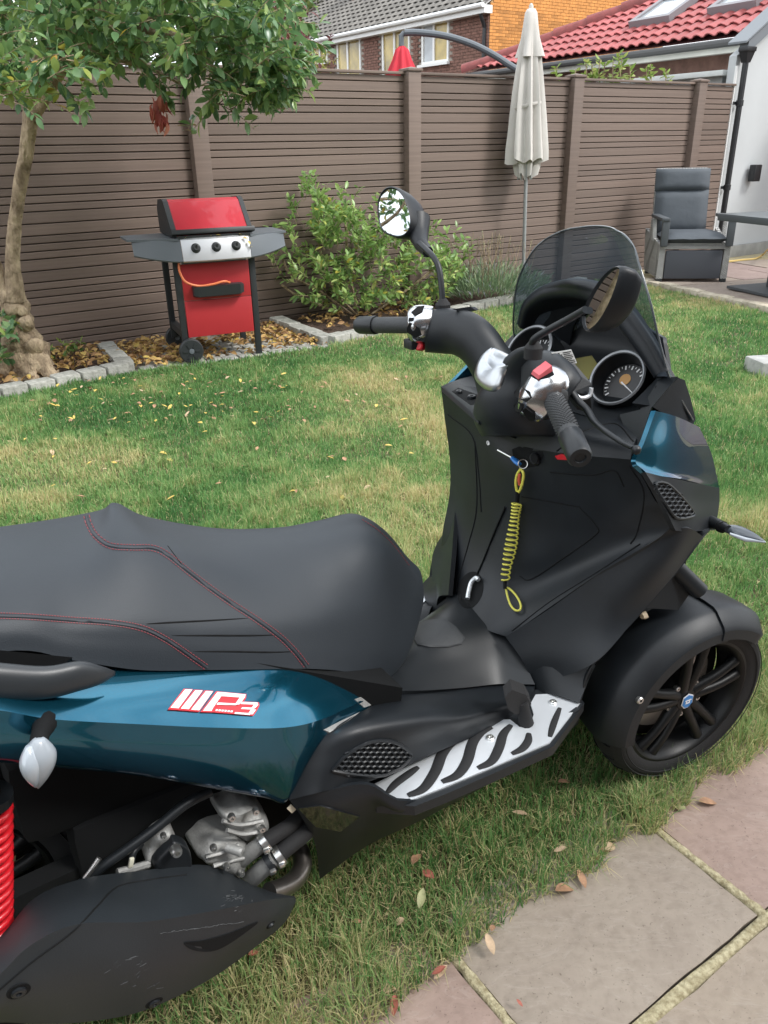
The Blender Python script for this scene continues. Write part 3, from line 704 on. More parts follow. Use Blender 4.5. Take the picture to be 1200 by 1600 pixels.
MB().hexa([hpt(-.06, -.32, HZ - .16) , hpt(-.03, -.32, HZ - .16), hpt(-.03, 3.6, gz - .04), hpt(-.06, 3.6, gz - .04), hpt(-.06, -.32, HZ + .08), hpt(-.03, -.32, HZ + .08), hpt(-.03, 3.6, gz + .2), hpt(-.06, 3.6, gz + .2)]).build('verge_board', white, bh, smooth=0)
stk = MB().box(hpt(9.2, 2.2, HZ + 1.7), (.6, .6, 1.9)).build('chimney', brick_red, bh, smooth=0)
# ------------------------------------------------------------------ leaves, tree, shrubs
def leaf_mat(name, ramp, rough=.42, trans=.3):
    m, t, b = new_mat(name); N = t.nodes.new; L = t.links.new
    a = N('ShaderNodeAttribute'); a.attribute_name = 'tone'; oi = N('ShaderNodeObjectInfo')
    ad = N('ShaderNodeMath'); ad.operation = 'ADD'; L(a.outputs['Fac'], ad.inputs[0]); L(oi.outputs['Random'], ad.inputs[1])
    fr = N('ShaderNodeMath'); fr.operation = 'FRACT'; L(ad.outputs[0], fr.inputs[0])
    rp = N('ShaderNodeValToRGB'); e = rp.color_ramp.elements
    e[0].position = ramp[0][0]; e[0].color = (*ramp[0][1], 1); e[1].position = ramp[-1][0]; e[1].color = (*ramp[-1][1], 1)
    for p, c in ramp[1:-1]: e.new(p).color = (*c, 1)
    L(fr.outputs[0], rp.inputs[0]); L(rp.outputs[0], b.inputs['Base Color']); b.inputs['Roughness'].default_value = rough
    if trans:
        tr = N('ShaderNodeBsdfTranslucent'); L(rp.outputs[0], tr.inputs['Color']); mx = N('ShaderNodeMixShader'); mx.inputs[0].default_value = trans
        L(b.outputs[0], mx.inputs[1]); L(tr.outputs[0], mx.inputs[2]); L(mx.outputs[0], t.nodes['Material Output'].inputs['Surface'])
    return m
def leaf_tmpl(ln, wd, fold=.25, curl=.25, n=4, tip=1.0):
    """pointed leaf along +X folded along the midrib, curling down"""
    V = []; F = []
    for i in range(n + 1):
        t = i / n; w = wd / 2 * math.sin(math.pi * min(1, t * .96 + .02) ** tip) ** .8 if 0 < i < n else wd * .02
        x = ln * t; z = -curl * ln * t * t
        V += [(x, -w, z + fold * w), (x, 0, z), (x, w, z + fold * w)]
    for i in range(n):
        a = i * 3; F += [(a, a + 1, a + 4, a + 3), (a + 1, a + 2, a + 5, a + 4)]
    return np.array(V, np.float32), np.array(F, np.int32)
def rot_to(d, roll):
    d = Vector(d).normalized(); q = d.to_track_quat('X', 'Z'); return (q.to_matrix() @ Matrix.Rotation(roll, 3, 'X'))
def joined_leaves(name, places, tmpl, m, parent=None):
    """places = list of (pos, 3x3, scale, tone)"""
    V, F = tmpl; n = len(places); nv = len(V)
    P = np.array([p[0][:] for p in places], np.float32); Rm = np.array([[r[:] for r in p[1]] for p in places], np.float32); S = np.array([p[2] for p in places], np.float32)
    co = np.einsum('nij,vj->nvi', Rm, V) * S[:, None, None] + P[:, None, :]
    me = bpy.data.meshes.new(name); me.vertices.add(n * nv); me.vertices.foreach_set('co', co.reshape(-1))
    loops = (F[None] + (np.arange(n) * nv)[:, None, None]).reshape(-1).astype(np.int32); k = n * len(F)
    me.loops.add(len(loops)); me.loops.foreach_set('vertex_index', loops); me.polygons.add(k); me.polygons.foreach_set('loop_start', (np.arange(k) * 4).astype(np.int32))
    me.update(calc_edges=True); me.polygons.foreach_set('use_smooth', np.ones(k, bool))
    at = me.attributes.new('tone', 'FLOAT', 'POINT'); at.data.foreach_set('value', np.repeat(np.array([p[3] for p in places], np.float32), nv))
    me.materials.append(m); o = bpy.data.objects.new(name, me); COL.objects.link(o)
    if parent: o.parent = parent
    return o
def tmpl_mesh(name, tmpl, m):
    me = bpy.data.meshes.new(name); me.from_pydata([tuple(v) for v in tmpl[0]], [], [tuple(f) for f in tmpl[1]]); me.update(); me.materials.append(m)
    me.polygons.foreach_set('use_smooth', [True] * len(me.polygons)); return me
def foliage(root, places, tmpl, m, singles=280, name='leaf'):
    """nearest leaves in view as parts, the rest joined (positions local to root)"""
    o0 = Vector(root.location); vis = []; rest = []
    P = np.array([(p[0] + o0)[:] for p in places]); vfr = in_frame_3d(P); order = np.argsort(np.linalg.norm(P - np.array(CAMP), axis=1))
    me = tmpl_mesh(name, tmpl, m); c = 0
    for i in order:
        p = places[i]
        if c < singles and vfr[i]:
            o = bpy.data.objects.new(name, me); COL.objects.link(o); o.parent = root
            o.matrix_local = Matrix.Translation(p[0]) @ p[1].to_4x4() @ Matrix.Scale(p[2], 4); c += 1
        else: rest.append(p)
    if rest:
        r = joined_leaves('leaves', rest, tmpl, m, root); r['kind'] = 'stuff'
def in_frame_3d(P):
    d = P - np.array(CAMP); z = d @ np.array(FWD); u = d @ np.array(RGT) / z * CAM_F; v = d @ np.array(DWN) / z * CAM_F
    return (z > 0) & (np.abs(u) < 600) & (np.abs(v) < 800)
def rdir(rs, zlo=-1, zhi=1):
    z = rs.uniform(zlo, zhi); a = rs.uniform(0, 2 * math.pi); r = math.sqrt(max(0, 1 - z * z)); return Vector((r * math.cos(a), r * math.sin(a), z))
def sprig(rs, mb, places, p0, d, ln, nl, lsize, o0, tones, spread=1.0, droop=.25, rad=.003):
    """a twig with leaves set along it"""
    path = []; d = Vector(d).normalized()
    for i in range(5):
        t = i / 4; path.append(p0 + d * ln * t + Vector((0, 0, -droop * ln * t * t)))
    if mb is not None: mb.tube([p - o0 for p in path], [rad, rad * .9, rad * .8, rad * .6, rad * .4], 4)
    for k in range(nl):
        t = .15 + .85 * (k + rs.random() * .6) / nl; t = min(t, 1); i = min(3, int(t * 4)); p = path[i].lerp(path[i + 1], t * 4 - i)
        side = rdir(rs); side = (side - d * side.dot(d)); 
        if side.length < 1e-3: continue
        ld = (d * rs.uniform(.25, .9) + side.normalized() * rs.uniform(.5, 1.0) * spread + Vector((0, 0, rs.uniform(-.35, .35)))).normalized()
        places.append((p - o0, rot_to(ld, rs.gauss(0, .5)), lsize * rs.uniform(.65, 1.15), rs.choice(tones) + rs.uniform(-.06, .06)))

bark = mat('grey_brown_bark', (.50, .385, .255), .92, col2=(.19, .135, .085), scale=17, bump=1.0, bscale=30, bdist=.035, stretch=(1, 1, .5), detail=9)
tree_leaf = leaf_mat('tree_leaf', [(0, (.075, .165, .075)), (.35, (.14, .26, .11)), (.7, (.23, .37, .14)), (.9, (.36, .48, .14)), (.965, (.30, .32, .06)), (.985, (.55, .36, .05)), (1.0, (.45, .28, .06))], .28, .36)
rs = random.Random(11)
TB = Vector((-2.40, 5.58, 0)); tree = thing('garden_tree', 'small broad-leaved tree with a gnarled pale trunk at the left fence bed', 'tree', TB)
def T(u, v, y): return at_y(u, v, y) - TB
def gnarl(path, radii, seed, n=20, amp=.22, k=6):
    pth = crom(path, k); rr = crom([Vector((r, 0, 0)) for r in radii], k); b = MB(); b.tube(pth, [r.x for r in rr], n)
    out = []
    for i, v in enumerate(b.v):
        j = i // n; c = pth[min(j, len(pth) - 1)]; d = Vector(v) - c; rr_ = rr[min(j, len(rr) - 1)].x; q = Vector(v)
        s = 1 + amp * (noise.noise(q * 9 + Vector((seed, 0, 0))) + .8 * noise.noise(q * 21 + Vector((0, seed, 0))))
        out.append(tuple(c + d * s))
    b.v = out; return b
tk = MB()
base = gnarl([T(52, 596, 5.55), T(46, 565, 5.55), T(34, 525, 5.55), T(24, 490, 5.55), T(19, 462, 5.55)], [.17, .145, .12, .098, .08], 1, 28, .34)
tk.add(base.v, base.f)
for px in ([(-5, 590), (15, 570), (30, 540)], [(88, 592), (68, 572), (48, 545)], [(50, 606), (48, 582), (40, 552)]):
    g_ = gnarl([T(px[0][0], px[0][1], 5.42), T(px[1][0], px[1][1], 5.47), T(px[2][0], px[2][1], 5.52)], [.035, .06, .075], 7, 14, .3); tk.add(g_.v, g_.f)
for c, r in (((40, 505), .055), ((22, 520), .06), ((52, 540), .062), ((20, 482), .055), ((34, 486), .04), ((30, 560), .07), ((66, 572), .06), ((14, 548), .05)):
    q = T(c[0], c[1], 5.46); s_ = MB().sphere(q, r, 9, (1, .8, 1))
    s_.v = [tuple(q + (Vector(v) - q) * (1 + .35 * noise.noise(Vector(v) * 16))) for v in s_.v]; tk.add(s_.v, s_.f)
tk.build('trunk', bark, tree, smooth=80)
for pth, rad in (([(24, 470), (20, 400), (27, 320), (40, 245), (49, 170), (62, 110), (75, 40), (80, -40)], [.068, .047, .042, .044, .045, .042, .038, .03]),
                 ([(16, 470), (3, 440), (-15, 400), (-45, 330), (-70, 220), (-90, 80)], [.06, .05, .045, .04, .035, .03]),
                 ([(46, 190), (70, 150), (95, 110), (130, 70), (190, 40), (260, 20)], [.045, .038, .034, .03, .025, .018]),
                 ([(60, 110), (100, 70), (150, 10), (200, -60)], [.04, .034, .028, .02]),
                 ([(190, 40), (270, 55), (350, 70), (420, 95)], [.022, .017, .013, .008]),
                 ([(130, 70), (180, 90), (240, 110), (280, 130)], [.02, .016, .012, .007])):
    gnarl([T(u, v, 5.50 - .0006 * max(0, u) ) for u, v in pth], rad, 3, 12, .13).build('limb', bark, tree, smooth=80)
tw_b = MB(); places = []
TON = [.05, .15, .25, .35, .45, .5, .55, .6, .65, .7, .75, .8]
def blob(u0, u1, v0, v1, y0, y1, n, ln=.2, nl=11, ls=1.0, down=.2, tones=TON):
    for _ in range(n):
        u, v, y = rs.uniform(u0, u1), rs.uniform(v0, v1), rs.uniform(y0, y1)
        p = at_y(u, v, y); d = rdir(rs, -.5, .5); sprig(rs, tw_b, places, p, d, ln * rs.uniform(.7, 1.3), nl, ls, TB, tones, droop=rs.uniform(.0, .5))
blob(-60, 150, -60, 75, 4.7, 6.0, 125); blob(120, 300, -60, 75, 4.7, 6.1, 145); blob(280, 440, -60, 85, 4.8, 6.2, 135)
blob(200, 330, 50, 115, 4.9, 5.8, 26); blob(320, 455, 60, 140, 5.0, 5.8, 76); blob(380, 470, 105, 170, 5.1, 5.6, 18, ln=.16)
blob(-30, 130, 85, 135, 4.5, 5.0, 30, tones=[.6, .7, .75, .8, .86, .9]); blob(0, 60, 125, 160, 4.5, 4.8, 5, tones=[.7, .8, .88])
blob(60, 210, 50, 105, 4.8, 5.6, 30); blob(100, 150, 125, 150, 4.8, 5.1, 3, tones=[.7, .85, .97]); blob(330, 400, 130, 165, 5.0, 5.4, 8); blob(430, 470, 20, 60, 5.3, 6, 5); blob(415, 475, 70, 160, 5.1, 5.6, 22, ln=.16)
blob(-100, 480, -420, -60, 4.6, 6.3, 150)
tw_b.build('twigs', bark, tree)['kind'] = 'stuff'
foliage(tree, places, leaf_tmpl(.080, .037, .25, .22), tree_leaf, 285)
# yellowed and red leaves hanging from the twigs
red_leaf = leaf_mat('red_brown_leaf', [(0, (.30, .06, .045)), (.5, (.42, .10, .075)), (1, (.50, .20, .13))], .6, .2)
lt = leaf_tmpl(.075, .035, .5, .5); lm = tmpl_mesh('hanging_leaf', lt, red_leaf); 
hb = thing('red_leaf_spray', 'drooping spray of dry red leaves hanging below the tree in front of the fence', 'leaves', at_y(250, 150, 5.1))
for k in range(22):
    o = share('leaf', lm, hb, at_y(249 + rs.uniform(-13, 13), 148 + k * 2.0, 5.1 + rs.uniform(-.05, .05)) - Vector(hb.location)); o.rotation_euler = rot_to(Vector((rs.uniform(-.6, .6), rs.uniform(-.6, .2), -1)), rs.uniform(-1, 1)).to_euler()
MB().tube([Vector((0, 0, .25)), Vector((0.01, 0, .1)), Vector((-.02, 0, -.15))], .003, 5).build('twig', bark, hb)

# shrub by the barbecue
def shrub(name, label, base, stems, places_fn, lt, m, singles, cat='shrub'):
    root = thing(name, label, cat, base); b = MB(); pl = []
    places_fn(root, b, pl); 
    if b.v: b.build('stems', bark, root)['kind'] = 'stuff'
    foliage(root, pl, lt, m, singles); return root
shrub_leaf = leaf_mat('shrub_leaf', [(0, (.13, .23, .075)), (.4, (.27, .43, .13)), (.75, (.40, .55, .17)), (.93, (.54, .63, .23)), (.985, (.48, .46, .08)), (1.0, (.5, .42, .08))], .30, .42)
def shrub_fn(root, b, pl):
    rs = random.Random(21); o0 = Vector(root.location)
    outline = [(455, 465), (430, 440), (445, 385), (470, 330), (500, 300), (530, 320), (575, 335), (625, 355), (680, 385), (725, 400), (725, 430), (690, 465), (640, 490), (560, 490), (500, 480)]
    def ok(u, v): return bool(inside(outline, np.array([u]), np.array([v]))[0])
    k = 0
    while k < 440:
        u, v = rs.uniform(425, 730), rs.uniform(298, 492)
        if not ok(u, v): continue
        if u < 490 and rs.random() < .62: continue
        if noise.noise((u * .022, v * .03, 2.0)) < -.22: continue
        yb = 7.42 + (u - 520) / 300 * .75; y = yb + rs.uniform(-.42, .30)
        p = at_y(u, v, y)
        if p.z < .12: continue
        ctr = at_y(560, 470, yb); d = (p - ctr).normalized() + rdir(rs) * .5 + Vector((0, 0, .35))
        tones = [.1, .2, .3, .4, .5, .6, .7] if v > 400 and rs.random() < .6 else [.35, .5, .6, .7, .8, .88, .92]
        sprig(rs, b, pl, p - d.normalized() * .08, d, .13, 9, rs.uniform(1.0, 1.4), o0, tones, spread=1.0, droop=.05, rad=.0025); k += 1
    for u, v in [(u_ + rs.uniform(-9, 9), v_ + rs.uniform(-8, 8)) for u_, v_ in ((488, 302), (500, 306), (481, 320), (716, 398), (704, 388), (730, 412), (440, 392), (432, 420), (450, 372), (545, 322), (598, 338), (640, 352), (668, 372), (470, 345)) for _ in range(3)]:
        p = at_y(u, v, 7.42 + (u - 520) / 300 * .75 + rs.uniform(-.15, .15)); sprig(rs, b, pl, p, Vector((rs.uniform(-.5, .5), rs.uniform(-.3, .3), 1)), .17, 8, rs.uniform(1.0, 1.4), o0, [.5, .7, .85, .92], droop=.0, rad=.0028)
    for px in ([(560, 495), (520, 450), (500, 390), (488, 320)], [(555, 495), (500, 455), (455, 430), (440, 400)], [(570, 495), (590, 440), (600, 380)], [(575, 495), (640, 450), (690, 410)], [(545, 495), (470, 465), (440, 445)], [(560, 495), (545, 420), (540, 350)]):
        b.tube(crom([at_y(u, v, 7.45 + (u - 520) / 300 * .7) - o0 for u, v in px], 5), .011, 6)
shrub('evergreen_shrub', 'glossy green evergreen shrub against the fence right of the barbecue', Vector((.0, 7.45, .03)), 6, shrub_fn, leaf_tmpl(.062, .024, .25, .12), shrub_leaf, 285)

# lavender
lav = leaf_mat('lavender_grey_green', [(0, (.12, .19, .10)), (.6, (.20, .29, .15)), (.9, (.30, .38, .22)), (1, (.34, .33, .42))], .7, .15)
def lav_fn(root, b, pl):
    rs = random.Random(31); o0 = Vector(root.location)
    for _ in range(3600):
        a = rs.uniform(0, 2 * math.pi); r = math.sqrt(rs.random()) * .5; d = Vector((math.cos(a) * r * 1.25, math.sin(a) * r * .8, .55)).normalized(); h = rs.uniform(.22, .42) * (1 - .3 * r)
        p = o0 + Vector((math.cos(a) * r * .75, math.sin(a) * r * .5, 0)); s = p + d * h * rs.uniform(.35, 1)
        pl.append((s - o0, rot_to((d + rdir(rs) * .35), rs.uniform(0, 6)), rs.uniform(.7, 1.3), rs.random() * .93))
    for _ in range(60):
        a = rs.uniform(0, 6.28); r = rs.random() * .45; p = Vector((math.cos(a) * r, math.sin(a) * r * .6, .1)); t = p + Vector((rs.gauss(0, .12), rs.gauss(0, .1), rs.uniform(.38, .58)))
        b.tube([p, (p + t) / 2 + rdir(rs) * .02, t], .0025, 4)
        for q in range(5): pl.append((t - Vector((0, 0, .015 * q)), rot_to(rdir(rs), 0), .35, .97))
shrub('lavender_bush', 'grey-green lavender bush with thin stalks beside the parasol pole', Vector((1.08, 8.12, .02)), 0, lav_fn, leaf_tmpl(.075, .008, .2, .2, 3), lav, 0, 'plant')
# low green plant at the foot of the tree, ferny plant at the left edge
low_leaf = leaf_mat('low_plant_leaf', [(0, (.07, .14, .03)), (.6, (.14, .24, .05)), (1, (.30, .38, .10))], .45)
def low_fn(pts, n, s):
    def fn(root, b, pl):
        rs = random.Random(n); o0 = Vector(root.location)
        for _ in range(n):
            u, v, y = rs.choice(pts); p = at_y(u + rs.uniform(-14, 14), v + rs.uniform(-12, 10), y + rs.uniform(-.08, .08)); 
            if p.z < .03: p.z = .04
            sprig(rs, b, pl, p, rdir(rs, .1, .8), .07, 6, s, o0, [.2, .5, .7, .9], droop=.2, rad=.002)
    return fn
shrub('leafy_seedling', 'small bright green plant growing beside the gnarled trunk base', at_z(95, 575), 0, low_fn([(85, 560, 5.9), (100, 552, 5.95), (115, 548, 6.0)], 14, 1.0), leaf_tmpl(.05, .022), low_leaf, 60, 'plant')
shrub('leafy_ground_plant', 'dark green leafy plant at the left edge beside the trunk', at_z(0, 580), 0, low_fn([(0, 545, 5.35), (8, 525, 5.35), (-10, 560, 5.3), (5, 500, 5.4)], 26, 1.2), leaf_tmpl(.06, .03), tree_leaf, 60, 'plant')
# weeds that show over the fence, and the planting beyond it
weed_leaf = leaf_mat('weed_leaf', [(0, (.16, .26, .05)), (.6, (.28, .38, .08)), (1, (.42, .46, .14))], .5, .4)
def weed_fn(root, b, pl):
    rs = random.Random(5); o0 = Vector(root.location)
    for u, vt in ((915, 95), (925, 100), (938, 92), (945, 98), (958, 95), (967, 84), (972, 90), (984, 102), (1010, 104), (1016, 100), (1040, 108), (870, 104), (900, 108)):
        y = 10.6; t = at_y(u, vt, y); f = at_y(u + rs.uniform(-6, 6), 150, y); b.tube([f - o0, (f + t) / 2 - o0 + rdir(rs) * .02, t - o0], .006, 5)
        for k in range(18):
            q = f.lerp(t, rs.uniform(.35, 1)); pl.append((q - o0, rot_to(rdir(rs, -.2, .8), rs.uniform(0, 3)), rs.uniform(.5, 1.1), rs.random() * .95))
shrub('climbing_weed', 'pale green weed tops showing over the fence in front of the red roof', at_y(950, 150, 10.6), 0, weed_fn, leaf_tmpl(.10, .035), weed_leaf, 120, 'plant')
dark_leaf = leaf_mat('hedge_leaf', [(0, (.12, .17, .03)), (.5, (.25, .30, .05)), (1, (.45, .42, .08))], .5, .3)
purple_leaf = leaf_mat('purple_leaf', [(0, (.10, .03, .035)), (.6, (.20, .06, .06)), (1, (.32, .11, .09))], .5, .3)
def cloud_fn(pts, n, ln, nl, s, seed, tones=(.2, .5, .7, .9)):
    def fn(root, b, pl):
        rs = random.Random(seed); o0 = Vector(root.location)
        for _ in range(n):
            u, v, y, sp = rs.choice(pts); p = at_y(u + rs.gauss(0, sp), v + rs.gauss(0, sp * .8), y + rs.gauss(0, .3)); sprig(rs, b, pl, p, rdir(rs, -.3, .8), ln, nl, s, o0, tones)
    return fn
shrub('conifer_shrub', 'yellow-green conifer tops peeping over the fence left of the brick house', at_y(470, 160, 9.6), 0, cloud_fn([(450, 105, 9.6, 14), (475, 100, 9.6, 12), (495, 98, 9.7, 9), (430, 95, 9.6, 14)], 110, .13, 10, .6, 41), leaf_tmpl(.08, .02), dark_leaf, 150)
shrub('purple_leaved_shrub', 'dark red leaved shrub beyond the fence at the end of the tree crown', at_y(460, 150, 8.9), 0, cloud_fn([(458, 60, 8.9, 14), (465, 35, 8.9, 12), (470, 80, 8.9, 9), (455, 15, 8.9, 12)], 60, .16, 9, .9, 42), leaf_tmpl(.08, .035), purple_leaf, 150)
far_leaf = leaf_mat('far_tree_leaf', [(0, (.08, .13, .04)), (.5, (.16, .22, .06)), (1, (.30, .32, .10))], .5, .3)
shrub('far_tree', 'green tree far behind the brick house roof', at_y(470, 150, 38), 0, cloud_fn([(500, -12, 38, 16), (530, -22, 39, 16), (470, -2, 38, 16), (440, 10, 36, 20), (560, -38, 38, 14)], 420, 1.1, 12, 1.0, 43), leaf_tmpl(.45, .22), far_leaf, 0, 'tree')
shrub('neighbour_tree', 'dense green tree beyond the fence behind the garden tree', at_y(150, 150, 11.5), 0, cloud_fn([(40, 30, 11.5, 50), (180, 0, 11.5, 60), (300, 10, 12, 55), (400, 20, 12, 26), (-60, 60, 11, 60), (120, 90, 11.5, 30)], 520, .40, 12, 1.0, 44, (.0, .1, .2, .3, .45)), leaf_tmpl(.16, .07), tree_leaf, 0, 'tree')

# ---- leaf litter in the beds, fallen leaves on the lawn
litter = leaf_mat('litter_leaf', [(0, (.16, .085, .04)), (.3, (.30, .17, .07)), (.6, (.44, .27, .10)), (.85, (.55, .37, .13)), (1, (.62, .46, .12))], .75, .15)
lt = leaf_tmpl(.062, .030, .55, .35)
def scatter(poly, n, seed, z=.03, dens=None):
    rs = random.Random(seed); out = []; xs = [p[0] for p in poly]; ys = [p[1] for p in poly]
    while len(out) < n:
        x, y = rs.uniform(min(xs), max(xs)), rs.uniform(min(ys), max(ys))
        if not inside(poly, np.array([x]), np.array([y]))[0]: continue
        if dens and rs.random() > dens(x, y): continue
        out.append((Vector((x, y, z + rs.uniform(0, .03))), rot_to((math.cos(a := rs.uniform(0, 6.28)), math.sin(a), rs.uniform(-.4, .4)), rs.gauss(0, .7)), rs.uniform(.6, 1.15), rs.random() * .95))
    return out
li = scatter([(-1.85, 5.78), (-1.2, 6.05), (-1.5, 6.95), (-2.2, 6.5)], 620, 1, .02, lambda x, y: max(.12, min(1, 1.3 - ((x + 1.95) ** 2 + (y - 6.2) ** 2) * 2.2)))
li += scatter([(-1.3, 6.5), (-.45, 6.42), (-.95, 7.28), (-1.45, 7.0)], 520, 2, .02)
li += scatter([(-2.6, 5.2), (-1.98, 5.78), (-2.3, 6.4), (-2.9, 5.9)], 420, 3, .06)
li += scatter([(-.8, 7.3), (-.35, 6.75), (.5, 7.7), (.2, 8.0)], 160, 4, .05)
li += scatter([(-1.7, 5.78), (-.5, 6.35), (-.6, 6.6), (-1.75, 6.1)], 110, 6, .012)
o = joined_leaves('leaf_litter', li, lt, litter); tag(o, 'brown and yellow leaf litter on the beds and around the barbecue', 'leaf litter', kind='stuff')
fl_m = {'tan': mat('tan_leaf', (.46, .26, .15), .7, var=.45, scale=40, bump=.4, bscale=90), 'yellow': mat('yellow_leaf', (.66, .48, .12), .6, var=.3, scale=40), 'green': mat('faded_green_leaf', (.40, .40, .20), .6, var=.3, scale=40), 'red': mat('russet_leaf', (.42, .13, .09), .65, var=.4, scale=40), 'pale': mat('pale_dry_leaf', (.58, .42, .27), .7, var=.35, scale=40)}
fl_t = [leaf_tmpl(.060, .034, .25, .15, 6), leaf_tmpl(.066, .030, .6, -.3, 6), leaf_tmpl(.052, .034, .35, .3, 6)]
fl_me = {}
def fallen(u, v, kind, shape, rot, sc, z, label, group):
    k = (kind, shape)
    if k not in fl_me: fl_me[k] = tmpl_mesh('fallen_leaf', fl_t[shape], fl_m[kind])
    o = share('fallen_leaf', fl_me[k], None, at_z(u, v, z)); o.rotation_euler = (rs.uniform(-.25, .25), rs.uniform(-.25, .25), R(rot)); sc *= .74; o.scale = (sc, sc, sc)
    tag(o, label, 'leaf', group); return o
NEARL = [(872, 1222, 'tan', 0, 20, .85, .035, 'tan leaf on the grass below the silver footboard'), (800, 1268, 'pale', 1, -30, .75, .03, 'thin pale leaf in the dry grass left of the tan leaf row'), (995, 1260, 'tan', 0, 10, .85, .035, 'tan leaf in the grass below the front wheel'),
         (1092, 1252, 'tan', 0, 5, 1.05, .014, 'orange tan leaf lying on the pink slab edge'), (1072, 1264, 'green', 2, 150, .75, .014, 'small faded green leaf at the top of the mortar joint'), (945, 1328, 'pale', 0, 40, .9, .018, 'pale dry leaf on the grass edge of the grey slab'),
         (935, 1345, 'red', 2, 100, .6, .016, 'small russet leaf just below the pale dry leaf'), (868, 1392, 'tan', 2, 20, 1.15, .02, 'crumpled tan leaf at the grass edge of the grey slab'), (915, 1388, 'tan', 1, 105, .85, .012, 'narrow tan leaf standing up on the grey slab edge'),
         (645, 1350, 'tan', 2, 60, .85, .035, 'rust coloured leaf in the straw, upper one of a close pair'), (660, 1360, 'red', 0, -40, .7, .03, 'rust coloured leaf in the straw, lower one of a close pair'), (655, 1420, 'green', 1, 75, .8, .035, 'long faded green leaf lying in the lawn below the scooter'), (632, 1435, 'pale', 2, 200, .6, .03, 'small pale leaf beside the long green leaf'),
         (550, 1440, 'tan', 0, 15, .5, .03, 'small tan leaf in the grass right of the exhaust cover'), (388, 1492, 'red', 0, 30, .5, .03, 'small reddish leaf tucked against the exhaust cover'), (772, 1492, 'pale', 1, 110, .8, .02, 'pale leaf at the grass edge above the left mortar joint'), (768, 1455, 'tan', 2, 70, .45, .03, 'tiny tan leaf in the grass above the left mortar joint'),
         (675, 1522, 'red', 1, 10, .6, .022, 'curled russet leaf beside the left slab, upper of two'), (678, 1530, 'pale', 1, 40, .7, .018, 'pale curled leaf beside the left slab, lower of two'), (600, 1552, 'pale', 2, 50, 1.0, .025, 'crumpled pale leaf in the bottom grass edge'), (615, 1588, 'red', 1, 80, .7, .014, 'russet leaf at the bottom edge of the photo'),
         (817, 1573, 'red', 1, 140, .32, .012, 'tiny crimson leaf scrap on the grey slab'), (955, 1330, 'tan', 1, 170, .5, .012, 'small curled tan leaf next to the pale dry leaf'), (865, 1330, 'pale', 1, 0, .6, .03, 'grey brown leaf flat in the grass')]
for a in NEARL: fallen(*a, 'fallen leaves near the patio edge')
rs = random.Random(77); 
for k in range(190):
    u, v = rs.uniform(20, 690), 585 + 200 * rs.random() ** 1.7
    if k > 85: u, v = rs.uniform(40, 480), 585 + 75 * rs.random() ** 1.3
    p = at_z(u, v, .035)
    if not inside([tuple(q) for q in LAWN], np.array([p.x]), np.array([p.y]))[0]: continue
    kd = rs.choice(['yellow', 'pale', 'tan', 'tan', 'yellow', 'tan'])
    where = 'near the tree kerb' if u < 200 and v < 690 else 'in front of the barbecue' if u < 440 and v < 690 else 'in front of the shrub' if v < 690 else 'on the middle of the lawn beyond the seat'
    what = {'yellow': 'yellow fallen leaf', 'pale': 'pale dry fallen leaf', 'tan': 'tan fallen leaf', 'green': 'faded green fallen leaf'}[kd]
    fallen(u, v, kd, rs.randrange(3), rs.uniform(0, 360), rs.uniform(.55, 1.0), .032, what + ' on the grass ' + where, what.replace('leaf', 'leaves') + ' ' + where)
# ------------------------------------------------------------------ barbecue
red_en = mat('red_enamel', (.50, .018, .035), .28, coat=.4, var=.12, scale=3)
red_mat = mat('red_panel_paint', (.42, .028, .035), .42, var=.08, scale=3)
blk = mat('black_steel', (.022, .025, .027), .5, bump=.15, bscale=200)
dgrey = mat('dark_grey_steel', (.115, .13, .145), .45)
silver = mat('silver_panel', (.60, .61, .62), .35, metal=.6)
bq = thing('gas_barbecue', 'red and black gas barbecue with three knobs standing before the fence', 'barbecue', (-1.455, 5.925, .005), R(24))
def bx(name, c, size, m, bev=.004, parent=None): return MB().box(c, size, bev=bev).build(name, m, parent or bq)
for x, y, z0 in ((.01, .02, .10), (.565, .02, 0), (.01, .47, .10), (.565, .47, 0)):
    MB().box((x, y, (z0 + .80) / 2), (.045, .035, .80 - z0), bev=.004).build('leg', blk, bq)
MB().box((.285, .47, .17), (.5, .03, .03)).build('rear_rail', blk, bq)
MB().box((.285, .25, .19), (.55, .46, .015)).build('bottom_shelf', blk, bq); MB().box((.02, .25, .20), (.05, .45, .05)).build('side_rail', blk, bq)
for y in (-.035, .50):
    w = MB().lathe([(.03, -.022), (.082, -.022), (.09, -.012), (.09, .012), (.082, .022), (.03, .022)], (.035, y, .09), (0, 1, 0), 28).build('wheel', blk, bq)
    MB().lathe([(.0, -.03), (.018, -.028), (.020, -.02)], (.035, y, .09), (0, 1, 0), 16).build('hub_cap', dgrey, w)
    for k in range(6):
        a = k * math.pi / 3; MB().box((0.035 + .045 * math.cos(a), y - .024, .09 + .045 * math.sin(a)), (.035, .008, .012), Matrix.Rotation(-a, 3, 'Y')).build('spoke', blk, w)
door = MB().box((.285, .005, .575), (.50, .022, .255), bev=.004).build('upper_panel', red_mat, bq)
MB().box((.285, .005, .3125), (.50, .022, .263), bev=.004).build('lower_panel', red_mat, bq)
MB().box((.285, .012, .715), (.47, .02, .022)).build('door_rail', dgrey, bq)
